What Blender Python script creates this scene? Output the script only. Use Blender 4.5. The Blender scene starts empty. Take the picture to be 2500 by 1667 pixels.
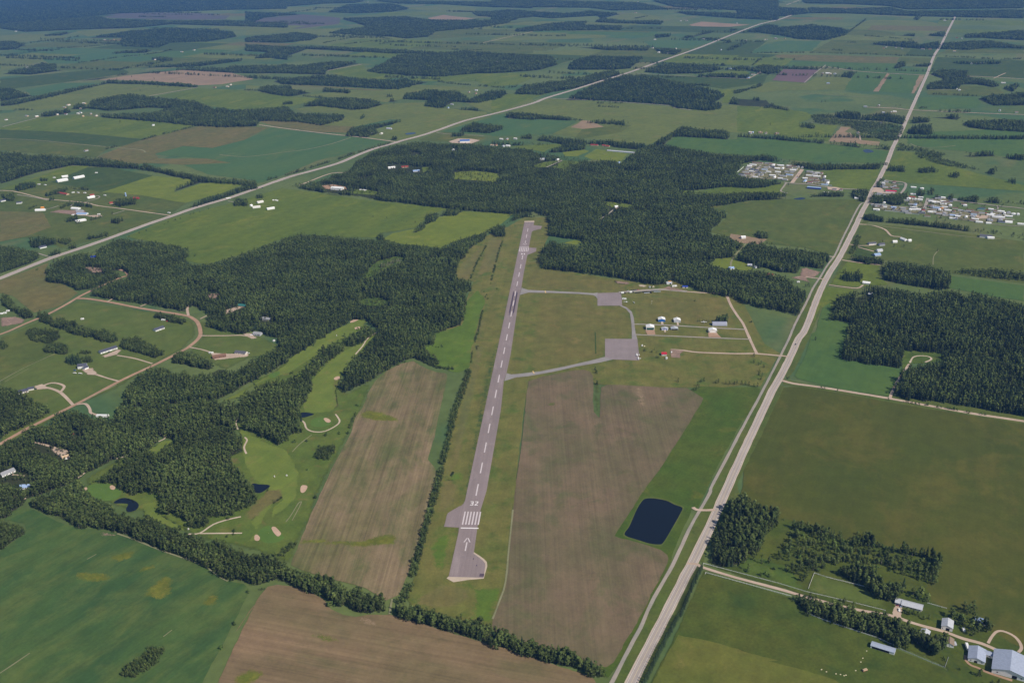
import bpy, bmesh, math, random
import numpy as np
from mathutils import Vector, Matrix
from mathutils.geometry import delaunay_2d_cdt

# ------------------------------------------------------------------ camera, world, sun, exposure
SC = bpy.context.scene
COL = SC.collection
CAM_H, PITCH, ROLL, FPX, IW, IH = 698.24, 0.393665, -0.02653, 2430.6, 2500.0, 1667.0
cam_data = bpy.data.cameras.new("camera"); cam = bpy.data.objects.new("camera", cam_data); COL.objects.link(cam)
cam_data.lens = 35.0; cam_data.sensor_width = 36.0; cam_data.clip_start = 1.0; cam_data.clip_end = 60000.0
cam.matrix_world = (Matrix.Translation((0, 0, CAM_H)) @ Matrix.Rotation(math.pi / 2 - PITCH, 4, 'X') @ Matrix.Rotation(ROLL, 4, 'Z'))
SC.camera = cam
SUN_EL, SUN_AZ = math.radians(43), math.radians(-40)     # direction towards the sun, angle from +X
world = bpy.data.worlds.new("World"); SC.world = world; world.use_nodes = True
wn = world.node_tree.nodes; wl = world.node_tree.links
sky = wn.new('ShaderNodeTexSky'); sky.sky_type = 'NISHITA'; sky.sun_disc = False
sky.sun_elevation = SUN_EL; sky.sun_rotation = math.pi / 2 - SUN_AZ
sky.altitude = 900; sky.air_density = 1.0; sky.dust_density = 0.8; sky.ozone_density = 1.2
wn['Background'].inputs['Strength'].default_value = 0.085
wl.new(sky.outputs[0], wn['Background'].inputs['Color'])
sun_data = bpy.data.lights.new("sun", 'SUN'); sun_data.energy = 4.7; sun_data.angle = math.radians(0.5); sun_data.color = (1.0, 0.93, 0.83)
sun = bpy.data.objects.new("sun", sun_data); COL.objects.link(sun)
sdir = Vector((math.cos(SUN_EL) * math.cos(SUN_AZ), math.cos(SUN_EL) * math.sin(SUN_AZ), math.sin(SUN_EL)))
sun.rotation_euler = sdir.to_track_quat('Z', 'Y').to_euler(); sun.location = (0, 0, 2000)
SC.view_settings.view_transform = 'Standard'; SC.view_settings.look = 'None'
SC.view_settings.exposure = 0.0; SC.view_settings.gamma = 1.0
SC.cycles.max_bounces = 6; SC.cycles.diffuse_bounces = 2; SC.cycles.glossy_bounces = 2; SC.cycles.transmission_bounces = 2
SC.cycles.volume_bounces = 1; SC.cycles.transparent_max_bounces = 4
SC.cycles.use_denoising = True; SC.cycles.denoiser = 'OPENIMAGEDENOISE'; SC.cycles.denoising_input_passes = 'RGB_ALBEDO_NORMAL'; SC.cycles.denoising_prefilter = 'ACCURATE'

# ------------------------------------------------------------------ survey: traced points -> the ground
TILES = {'a1': (0, 0), 'b1': (600, 0), 'c1': (1200, 0), 'd1': (1800, 0)}
for r in (2, 3, 4):
    for k, x in (('a', 0), ('b', 600), ('c', 1200), ('d', 1800)):
        TILES[f'{k}{r}'] = (x, (r - 1) * 400)
TILES = {k: (x, y, 3.357) for k, (x, y) in TILES.items()}
TILES.update(z1=(1200, 520, 14.656), z2=(1180, 620, 13.067), z3=(1060, 1200, 13.067), z4=(1080, 1310, 14.656),
             h1=(1490, 670, 9.388), h2=(1700, 740, 15.68), m1=(1780, 380, 8.4), m2=(2080, 420, 10.69), m3=(2280, 470, 10.69),
             t1=(1540, 820, 15.68), f1=(2160, 1440, 6.909), g1=(0, 900, 7.127), s=(0, 0, 1.0))

def PX(spec, tile=None):
    """'a2 0,935 400,780 b2 0,245' -> N x 2 array of photo points"""
    out = []
    for tok in spec.split():
        if ',' in tok:
            x, y = tok.split(','); ox, oy, s = TILES[tile]
            out.append((ox + float(x) / s, oy + float(y) / s))
        else:
            tile = tok
    return np.array(out, float)

CR, SR, CP, SP = math.cos(ROLL), math.sin(ROLL), math.cos(PITCH), math.sin(PITCH)
def gnd(p, z=0.0):
    p = np.atleast_2d(np.asarray(p, float))
    u = (p[:, 0] - IW / 2) / FPX; v = (IH / 2 - p[:, 1]) / FPX
    u, v = CR * u - SR * v, SR * u + CR * v
    dy = CP + v * SP; dz = -SP + v * CP
    z = np.asarray(z, float)
    t = (z - CAM_H) / dz
    return np.c_[u * t, dy * t]
def pix(P):
    P = np.atleast_2d(P); X = P[:, 0]; Y = P[:, 1]; Z = P[:, 2] - CAM_H
    d = Y * CP - Z * SP; v = (Y * SP + Z * CP) / d; u = X / d
    u, v = CR * u + SR * v, -SR * u + CR * v
    return np.c_[u * FPX + IW / 2, IH / 2 - v * FPX], d
def at(spec, tile=None, z=0.0):
    return gnd(PX(spec, tile), z)
def at1(tile, x, y, z=0.0):
    ox, oy, s = TILES[tile]
    return gnd([(ox + x / s, oy + y / s)], z)[0]
A_RUN = math.radians(85.44); A_N = math.radians(64.5)      # runway heading, section-grid north

def tag(o, label=None, cat=None, group=None, kind=None):
    if label: o['label'] = label
    if cat: o['category'] = cat
    if group: o['group'] = group
    if kind: o['kind'] = kind
    return o
def empty(name, loc, rz=0.0, sc=1.0):
    o = bpy.data.objects.new(name, None); COL.objects.link(o); o.location = loc; o.rotation_euler = (0, 0, rz); o.scale = (sc, sc, sc)
    o.empty_display_size = 0.5
    return o
def link_mesh(name, me, parent=None, mat=None):
    o = bpy.data.objects.new(name, me); COL.objects.link(o)
    if mat is not None and not me.materials: me.materials.append(mat)
    if parent is not None: o.parent = parent
    return o

# ------------------------------------------------------------------ materials
def lin(c):
    return tuple(((x / 255) / 12.92 if x / 255 <= 0.04045 else ((x / 255 + 0.055) / 1.055) ** 2.4) for x in c) + (1.0,)
MATS = {}
def node_mat(key):
    m = bpy.data.materials.new(key); m.use_nodes = True
    nt = m.node_tree; b = nt.nodes['Principled BSDF']; b.inputs['Roughness'].default_value = 0.95
    b.inputs['Specular IOR Level'].default_value = 0.15
    return m, nt, b
def mixc(nt, fac, a, b, mode='MIX'):
    n = nt.nodes.new('ShaderNodeMix'); n.data_type = 'RGBA'; n.blend_type = mode; n.clamp_factor = True
    for s, v in ((0, fac), (6, a), (7, b)):
        if hasattr(v, 'is_linked') or hasattr(v, 'links'): nt.links.new(v, n.inputs[s])
        else: n.inputs[s].default_value = v
    return n.outputs[2]
def ramp(nt, val, lo, hi, a=0.0, b=1.0):
    n = nt.nodes.new('ShaderNodeMapRange'); n.inputs[1].default_value = lo; n.inputs[2].default_value = hi
    n.inputs[3].default_value = a; n.inputs[4].default_value = b; nt.links.new(val, n.inputs[0]); return n.outputs[0]
def noise(nt, vec, scale, detail=3.0, rough=0.55, dist=0.0):
    n = nt.nodes.new('ShaderNodeTexNoise'); n.inputs['Scale'].default_value = scale; n.inputs['Detail'].default_value = detail
    n.inputs['Roughness'].default_value = rough; n.inputs['Distortion'].default_value = dist
    nt.links.new(vec, n.inputs['Vector']); return n.outputs[0]
def coords(nt, ang=0.0, sx=1.0, sy=1.0, off=(0, 0)):
    g = nt.nodes.new('ShaderNodeNewGeometry'); m = nt.nodes.new('ShaderNodeMapping'); m.vector_type = 'POINT'
    r = nt.nodes.new('ShaderNodeMapping'); r.inputs['Rotation'].default_value = (0, 0, -ang)
    nt.links.new(g.outputs['Position'], r.inputs['Vector']); nt.links.new(r.outputs[0], m.inputs['Vector'])
    m.inputs['Scale'].default_value = (sx, sy, 1.0); m.inputs['Location'].default_value = (off[0], off[1], 0)
    return m.outputs[0]
def field_mat(key, c1, c2, c3=None, patch=110.0, fine=0.16, rows=0.0, ang=A_N, row_w=3.0, streak=1.0, c3lo=0.56, off=0.0, c3w=0.14):
    """c1/c2 two tones of the crop in large patches, c3 spots of a third tone, rows = strength of drill rows along ang, streak = patches drawn out along ang"""
    if key in MATS: return MATS[key]
    m, nt, b = node_mat(key)
    co = coords(nt, ang, 1.0 / streak, 1.0, (off * 311.7, off * 97.3))
    big = ramp(nt, noise(nt, co, 1.0 / patch, 4.0, 0.58), 0.36, 0.64)
    col = mixc(nt, big, lin(c1), lin(c2))
    if c3:
        co3 = coords(nt, ang, 1.0 / max(1.0, streak * 0.8), 1.0, (off * 71 + 917.3, 411.1))
        sp = ramp(nt, noise(nt, co3, 1.6 / patch, 6.0, 0.66, 0.4), c3lo, c3lo + c3w)
        col = mixc(nt, sp, col, lin(c3))
    mid = ramp(nt, noise(nt, coords(nt, ang), 0.045, 3.0, 0.6), 0.3, 0.7, 1 - fine, 1 + fine)
    fin = ramp(nt, noise(nt, coords(nt, ang), 0.32, 2.0, 0.6), 0.3, 0.7, 1 - fine * 0.7, 1 + fine * 0.7)
    mul = nt.nodes.new('ShaderNodeMath'); mul.operation = 'MULTIPLY'; nt.links.new(mid, mul.inputs[0]); nt.links.new(fin, mul.inputs[1])
    val = mul.outputs[0]
    if rows:
        rw = ramp(nt, noise(nt, coords(nt, ang, 0.0045, 1.0 / row_w), 1.0, 2.0, 0.7), 0.28, 0.72, 1 - rows, 1 + rows)
        rw2 = ramp(nt, noise(nt, coords(nt, ang, 0.0025, 1.0 / (row_w * 5.3)), 1.0, 2.0, 0.6), 0.3, 0.7, 1 - rows * 0.7, 1 + rows * 0.7)
        for q in (rw, rw2):
            m2 = nt.nodes.new('ShaderNodeMath'); m2.operation = 'MULTIPLY'; nt.links.new(val, m2.inputs[0]); nt.links.new(q, m2.inputs[1]); val = m2.outputs[0]
    cc = nt.nodes.new('ShaderNodeCombineColor')
    for i in range(3): nt.links.new(val, cc.inputs[i])
    col = mixc(nt, 1.0, col, cc.outputs[0], 'MULTIPLY')
    nt.links.new(col, b.inputs['Base Color'])
    MATS[key] = m
    return m
def plain(key, c, rough=0.8, var=0.08, scale=0.6, spec=0.2, metal=0.0):
    if key in MATS: return MATS[key]
    m, nt, b = node_mat(key)
    t = nt.nodes.new('ShaderNodeTexCoord')
    v = ramp(nt, noise(nt, t.outputs['Object'], scale, 3.0), 0.3, 0.7, 1 - var, 1 + var)
    cc = nt.nodes.new('ShaderNodeCombineColor')
    for i in range(3): nt.links.new(v, cc.inputs[i])
    nt.links.new(mixc(nt, 1.0, lin(c), cc.outputs[0], 'MULTIPLY'), b.inputs['Base Color'])
    b.inputs['Roughness'].default_value = rough; b.inputs['Specular IOR Level'].default_value = spec; b.inputs['Metallic'].default_value = metal
    MATS[key] = m
    return m

def soft(m):
    """the same ground cover thinning out towards the edge of its patch"""
    key = m.name + '_thinning'
    if key in MATS: return MATS[key]
    c = m.copy(); c.name = key; nt = c.node_tree; out = next(n for n in nt.nodes if n.type == 'OUTPUT_MATERIAL'); b = nt.nodes['Principled BSDF']
    at_ = nt.nodes.new('ShaderNodeAttribute'); at_.attribute_name = 'cover'; tr = nt.nodes.new('ShaderNodeBsdfTransparent'); mx = nt.nodes.new('ShaderNodeMixShader')
    ad = nt.nodes.new('ShaderNodeMath'); ad.operation = 'ADD'; nt.links.new(at_.outputs['Fac'], ad.inputs[0])
    nt.links.new(ramp(nt, noise(nt, coords(nt), 0.11, 4.0, 0.65), 0.3, 0.7, -0.5, 0.3), ad.inputs[1])
    fn = nt.nodes.new('ShaderNodeTexWhiteNoise'); fn.noise_dimensions = '3D'; sn = nt.nodes.new('ShaderNodeVectorMath'); sn.operation = 'SNAP'; sn.inputs[1].default_value = (0.45, 0.45, 1000.0)
    nt.links.new(coords(nt), sn.inputs[0]); nt.links.new(sn.outputs[0], fn.inputs['Vector'])     # tufts: ground either covered or bare
    gt = nt.nodes.new('ShaderNodeMath'); gt.operation = 'GREATER_THAN'; nt.links.new(ramp(nt, ad.outputs[0], 0.0, 0.6), gt.inputs[0]); nt.links.new(fn.outputs['Value'], gt.inputs[1])
    nt.links.new(gt.outputs[0], mx.inputs[0]); nt.links.new(tr.outputs[0], mx.inputs[1]); nt.links.new(b.outputs[0], mx.inputs[2]); nt.links.new(mx.outputs[0], out.inputs['Surface'])
    MATS[key] = c; return c

# field tones (sRGB of the thing itself)
def FM(key):
    t = {
        'pasture': dict(c1=(92, 101, 50), c2=(80, 95, 46), c3=(106, 106, 58), patch=130, fine=0.15, rows=0.02, row_w=9),
        'pasture_pale': dict(c1=(106, 116, 62), c2=(96, 108, 58), c3=(112, 114, 66), patch=170, fine=0.12),
        'hay': dict(c1=(100, 114, 46), c2=(86, 104, 42), c3=(114, 120, 52), patch=120, fine=0.14, streak=2.5, rows=0.03, row_w=8),
        'lime': dict(c1=(112, 124, 48), c2=(102, 116, 46), c3=(120, 126, 56), patch=90, fine=0.1),
        'crop': dict(c1=(74, 102, 56), c2=(82, 106, 54), c3=(66, 94, 54), patch=110, fine=0.09, streak=2.0, rows=0.04, row_w=7),
        'teal': dict(c1=(72, 102, 66), c2=(80, 106, 66), c3=(92, 108, 64), patch=150, fine=0.07, streak=3.0, rows=0.03, row_w=9),
        'dark': dict(c1=(72, 88, 44), c2=(64, 84, 42), c3=(84, 92, 46), patch=120),
        'tan': dict(c1=(150, 126, 98), c2=(138, 118, 92), c3=(128, 118, 84), patch=120, fine=0.08),
        'mauve': dict(c1=(112, 90, 88), c2=(104, 86, 84), patch=200, fine=0.05),
        'ochre': dict(c1=(108, 100, 56), c2=(96, 96, 52), c3=(116, 104, 64), patch=110),
        'mown': dict(c1=(100, 105, 54), c2=(112, 109, 62), c3=(84, 100, 46), patch=55, fine=0.15, rows=0.06, ang=A_RUN, row_w=5, c3lo=0.52),
        'infield': dict(c1=(112, 107, 62), c2=(100, 102, 56), c3=(122, 110, 70), patch=55, fine=0.14, rows=0.05, ang=A_RUN, row_w=6),
        'bright': dict(c1=(92, 114, 44), c2=(84, 108, 42), c3=(108, 118, 54), patch=60, fine=0.15),
        'verge': dict(c1=(82, 98, 46), c2=(92, 100, 52), c3=(74, 92, 42), patch=45, fine=0.14, rows=0.05, ang=A_N, row_w=3),
        'ochre_strip': dict(c1=(112, 104, 58), c2=(100, 102, 56), c3=(120, 108, 66), patch=55, fine=0.13, rows=0.05, ang=A_RUN, row_w=4, streak=3),
        'olive': dict(c1=(80, 85, 34), c2=(72, 82, 32), c3=(90, 90, 40), patch=150, fine=0.10, rows=0.05, ang=A_N, row_w=9, c3lo=0.5, streak=1.6),
        'green_r': dict(c1=(70, 92, 33), c2=(80, 94, 36), c3=(94, 100, 42), patch=80, fine=0.14, rows=0.03),
        'ranch': dict(c1=(70, 86, 34), c2=(84, 92, 38), c3=(60, 80, 34), patch=60, fine=0.17),
        'ranch_pale': dict(c1=(104, 106, 50), c2=(94, 102, 46), c3=(112, 110, 58), patch=50, fine=0.14),
        'lawn': dict(c1=(94, 106, 54), c2=(86, 102, 50), c3=(104, 108, 62), patch=60, fine=0.12),
        'fairway': dict(c1=(110, 124, 58), c2=(100, 118, 54), c3=(118, 122, 66), patch=45, fine=0.09, rows=0.05, ang=A_RUN - 0.35, row_w=7),
        'rough': dict(c1=(94, 108, 50), c2=(84, 104, 46), c3=(110, 108, 60), patch=40, fine=0.16),
        'green': dict(c1=(90, 118, 56), c2=(84, 112, 52), patch=30, fine=0.06),
        'soil_run': dict(c1=(130, 112, 84), c2=(108, 101, 65), c3=(90, 95, 54), patch=60, fine=0.12, rows=0.2, ang=A_RUN + 0.02, row_w=2.8, streak=3.0, c3lo=0.48, c3w=.22),
        'soil_mid': dict(c1=(116, 99, 76), c2=(102, 94, 66), c3=(88, 90, 56), patch=80, fine=0.10, rows=0.11, ang=A_RUN + 0.06, row_w=2.6, streak=1.5, c3lo=0.5, c3w=.22),
        'soil_low': dict(c1=(128, 106, 79), c2=(113, 99, 69), c3=(98, 93, 60), patch=90, fine=0.11, rows=0.14, ang=math.radians(-17), row_w=3.2, streak=2.5, c3w=.2, c3lo=.52),
        'crop_low': dict(c1=(60, 88, 52), c2=(74, 98, 54), c3=(100, 112, 62), patch=62, fine=0.11, rows=0.08, ang=math.radians(57), row_w=4.0, streak=2.6, c3lo=0.44, c3w=.34),
        'weed': dict(c1=(110, 112, 46), c2=(92, 102, 42), c3=(122, 116, 56), patch=14, fine=0.2),
        'weed_dark': dict(c1=(86, 98, 46), c2=(100, 104, 52), patch=14, fine=0.2),
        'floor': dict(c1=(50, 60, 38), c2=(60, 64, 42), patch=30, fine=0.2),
        'brush': dict(c1=(84, 102, 44), c2=(70, 92, 40), c3=(102, 108, 56), patch=25, fine=0.22),
        'heath': dict(c1=(96, 88, 82), c2=(88, 88, 74), patch=300, fine=0.06),
        'park': dict(c1=(128, 122, 104), c2=(104, 108, 72), c3=(150, 138, 122), patch=26, fine=0.12),
        'gravel': dict(c1=(190, 168, 148), c2=(178, 156, 136), patch=25, fine=0.07),
        'gravel_brown': dict(c1=(172, 138, 112), c2=(160, 130, 106), c3=(182, 152, 126), patch=25, fine=0.08),
        'gravel_grey': dict(c1=(150, 144, 132), c2=(162, 150, 136), patch=30, fine=0.08),
        'dirt': dict(c1=(150, 124, 108), c2=(132, 112, 96), c3=(166, 140, 122), patch=14, fine=0.12),
        'trail': dict(c1=(138, 138, 116), c2=(126, 128, 104), patch=20, fine=0.08),
        'sand': dict(c1=(196, 166, 140), c2=(184, 154, 130), patch=6, fine=0.06),
        'path': dict(c1=(196, 178, 156), c2=(186, 168, 146), patch=12, fine=0.05),
        'highway': dict(c1=(170, 158, 148), c2=(162, 150, 141), patch=60, fine=0.03, rows=0.05, ang=A_N, row_w=1.6),
        'shoulder': dict(c1=(192, 176, 158), c2=(182, 164, 146), patch=30, fine=0.05),
        'asphalt': dict(c1=(142, 127, 124), c2=(134, 121, 117), c3=(150, 136, 132), patch=40, fine=0.04, rows=0.07, ang=A_RUN, row_w=1.8, streak=4),
        'apron': dict(c1=(144, 131, 129), c2=(136, 124, 121), patch=30, fine=0.04, rows=0.03, ang=A_RUN, row_w=4),
        'asphalt_grey': dict(c1=(150, 144, 138), c2=(140, 134, 130), patch=30, fine=0.05),
    }[key]
    if max(t['c1']) < 140 and t['c1'][1] >= t['c1'][0] - 6:     # living ground: little blue
        for q in ('c1', 'c2', 'c3'):
            if t.get(q): t[q] = (t[q][0] * .985, t[q][1] * .965, t[q][2] * .86)
    return field_mat(key, **t)

# ------------------------------------------------------------------ ground sheets
def in_poly(P, Q):
    x, y = P[:, 0], P[:, 1]; inside = np.zeros(len(P), bool); n = len(Q); j = n - 1
    for i in range(n):
        xi, yi = Q[i]; xj, yj = Q[j]
        if yi != yj:
            c = ((yi > y) != (yj > y)) & (x < (xj - xi) * (y - yi) / (yj - yi) + xi); inside ^= c
        j = i
    return inside
_rs = np.random.RandomState(5)
LAYER = [0.05]
SHEETS = []
def surf(x, y):
    """height of the topmost ground sheet under a point"""
    z = 0.0
    for x0, x1, y0, y1, Q, zz in SHEETS:
        if x0 < x < x1 and y0 < y < y1 and zz > z:
            xi, yi = Q[:, 0], Q[:, 1]; xj, yj = np.roll(xi, 1), np.roll(yi, 1); k = (yi > y) != (yj > y)
            if (np.sum(x < (xj - xi)[k] * (y - yi[k]) / (yj - yi)[k] + xi[k]) % 2) == 1: z = zz
    return z
def note_sheet(Q, z):
    SHEETS.append((Q[:, 0].min(), Q[:, 0].max(), Q[:, 1].min(), Q[:, 1].max(), Q, z))
def next_z(step=0.0015):
    LAYER[0] += step
    return LAYER[0]
def vnoise(s, seed):
    """smooth 1-D noise"""
    r = np.random.RandomState(seed).uniform(-1, 1, 4096); i = np.floor(s).astype(int); f = s - i; f = f * f * (3 - 2 * f)
    return r[i % 4096] * (1 - f) + r[(i + 1) % 4096] * f
def unfold(G):
    """drop the points where a line traced over two crops doubles back on itself"""
    G = [np.asarray(g, float) for g in G]; k = 1
    while k < len(G) - 1:
        a, b = G[k] - G[k - 1], G[k + 1] - G[k]
        if a @ b < -0.45 * np.hypot(*a) * np.hypot(*b): del G[k + 1]; k = max(1, k - 1)
        else: k += 1
    return np.array(G)
def densify(P, step, amp, seed, closed=True):
    Q = []; s0 = 0.0
    n = len(P)
    for i in range(n if closed else n - 1):
        a, b = P[i], P[(i + 1) % n]; L = np.hypot(*(b - a)); k = int(min(60, max(1, L // step)))
        t = np.arange(k) / k
        q = a + (b - a) * t[:, None]
        if L > 1e-6:
            nrm = np.array([-(b - a)[1], (b - a)[0]]) / L
            s = s0 + t * L
            fade = np.minimum(1.0, np.minimum(t, 1 - t) * 4) if k > 3 else np.zeros_like(t)
            q = q + nrm * (amp * fade * (0.7 * vnoise(s / (step * 1.4), seed) + 0.5 * vnoise(s / (step * 5), seed + 1)))[:, None]
        s0 += L; Q.append(q)
    if not closed: Q.append(P[-1:])
    return np.vstack(Q)
def smooth_poly(P, n=4, closed=True):
    """Catmull-Rom"""
    m = len(P); out = []
    for i in range(m if closed else m - 1):
        p0 = P[(i - 1) % m] if closed or i > 0 else P[0]; p1 = P[i]; p2 = P[(i + 1) % m]
        p3 = P[(i + 2) % m] if closed or i + 2 < m else P[m - 1]
        for k in range(n):
            t = k / n
            out.append(0.5 * ((2 * p1) + (-p0 + p2) * t + (2 * p0 - 5 * p1 + 4 * p2 - p3) * t * t + (-p0 + 3 * p1 - 3 * p2 + p3) * t ** 3))
    if not closed: out.append(P[-1])
    return np.array(out)
def sheet(name, G, mat, label, cat, kind='structure', z=None, parent=None, amp=1.2, step=None, smooth=False, group=None, feather=0.0):
    G = np.asarray(G, float)
    if smooth: G = smooth_poly(G)
    d = np.hypot(*G.mean(0)); st = step or max(5.0, d / 170)
    if amp: G = densify(G, st, amp * max(1.0, d / 1500), int(abs(G[0, 0] * 7 + G[0, 1] * 3)) % 9973)
    z = next_z() if z is None else z
    note_sheet(G, z)
    c0 = G.mean(0); n = len(G)
    pts = [Vector((x - c0[0], y - c0[1])) for x, y in G]
    if feather:
        lo, hi = G.min(0), G.max(0); st2 = max(feather * 0.7, math.sqrt((hi - lo).prod() / 5000.0))
        X, Y = np.meshgrid(np.arange(lo[0], hi[0], st2), np.arange(lo[1], hi[1], st2)); Q = np.c_[X.ravel(), Y.ravel()] + np.random.RandomState(1).uniform(-.2, .2, (X.size, 2)) * st2
        Q = Q[in_poly(Q, G)]; pts += [Vector((x - c0[0], y - c0[1])) for x, y in Q]
    vv, _, ff, _, _, _ = delaunay_2d_cdt(pts, [(i, (i + 1) % n) for i in range(n)], [], 1, 1e-4)
    tris = []
    for f in ff:
        a, b_, c_ = (vv[i] for i in f[:3])
        tris.append(tuple(f) if (b_ - a).cross(c_ - a) > 0 else tuple(reversed(f)))
    me = bpy.data.meshes.new(name); me.from_pydata([(v[0] + c0[0], v[1] + c0[1], z) for v in vv], [], tris); me.update()
    if feather and len(vv):
        A = np.array([(v[0] + c0[0], v[1] + c0[1]) for v in vv]); B0 = G; B1 = np.roll(G, -1, 0); dm = np.full(len(A), 1e9)
        for p, q in zip(B0, B1):
            e = q - p; t = np.clip(((A - p) @ e) / max(1e-9, e @ e), 0, 1); dm = np.minimum(dm, np.hypot(*(A - p - t[:, None] * e).T))
        at_ = me.attributes.new('cover', 'FLOAT', 'POINT'); at_.data.foreach_set('value', np.clip(dm / feather, 0, 1).astype(np.float32)); mat = soft(mat)
    o = link_mesh(name, me, parent, mat)
    if parent is None: tag(o, label, cat, group, kind)
    return o
def ribbon(name, G, width, mat, label, cat, parent=None, z=None, smooth=3, amp=0.35, kind='structure', group=None, ends=0.0):
    G = unfold(G) if len(G) > 2 and smooth else np.asarray(G, float)
    if smooth: G = smooth_poly(G, smooth, closed=False)
    if amp: G = densify(G, 15.0, 0.0, 1, closed=False)
    t = np.gradient(G, axis=0); t /= np.maximum(1e-9, np.hypot(t[:, 0], t[:, 1]))[:, None]
    n = np.c_[-t[:, 1], t[:, 0]]
    s = np.r_[0, np.cumsum(np.hypot(*np.diff(G, axis=0).T))]
    seed = int(abs(G[0, 0] + 5 * G[0, 1])) % 9000
    l = G + n * (width / 2 + amp * vnoise(s / 17.0, seed))[:, None]; r = G - n * (width / 2 + amp * vnoise(s / 17.0, seed + 3))[:, None]
    z = next_z() if z is None else z
    note_sheet(np.vstack([l, r[::-1]]), z)
    V = [(x, y, z) for x, y in l] + [(x, y, z) for x, y in r]; k = len(G)
    F = [(i, i + k, i + k + 1, i + 1) for i in range(k - 1)]
    me = bpy.data.meshes.new(name); me.from_pydata(V, [], F); me.update()
    o = link_mesh(name, me, parent, mat)
    if parent is None: tag(o, label, cat, group, kind)
    return o

# the ground: one sheet to the far edge
gm, nt, b = node_mat('ground_grass')
co = coords(nt, A_N)
c = mixc(nt, ramp(nt, noise(nt, co, 1 / 700.0, 3.0), 0.42, 0.58), lin((84, 100, 54)), lin((98, 110, 60)))
c = mixc(nt, ramp(nt, noise(nt, coords(nt, A_N, 1, 1, (555, 99)), 1 / 420.0, 2.0), 0.55, 0.6), c, lin((74, 98, 58)))
c = mixc(nt, ramp(nt, noise(nt, coords(nt, A_N, 0.4, 1, (55, 1199)), 1 / 300.0, 4.0), 0.56, 0.66), c, lin((106, 108, 66)))
v = ramp(nt, noise(nt, co, 0.05, 4.0, 0.65), 0.3, 0.7, 0.85, 1.15)
cc = nt.nodes.new('ShaderNodeCombineColor')
for i in range(3): nt.links.new(v, cc.inputs[i])
nt.links.new(mixc(nt, 1.0, c, cc.outputs[0], 'MULTIPLY'), b.inputs['Base Color'])
GX0, GX1, GY0, GY1 = -15000.0, 14000.0, -1500.0, 20500.0
me = bpy.data.meshes.new('ground'); me.from_pydata([(GX0, GY0, 0), (GX1, GY0, 0), (GX1, GY1, 0), (GX0, GY1, 0)], [], [(0, 1, 2, 3)])
tag(link_mesh('ground', me, None, gm), 'wide flat farmland stretching to the far edge of the view', 'ground', kind='structure')
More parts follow.
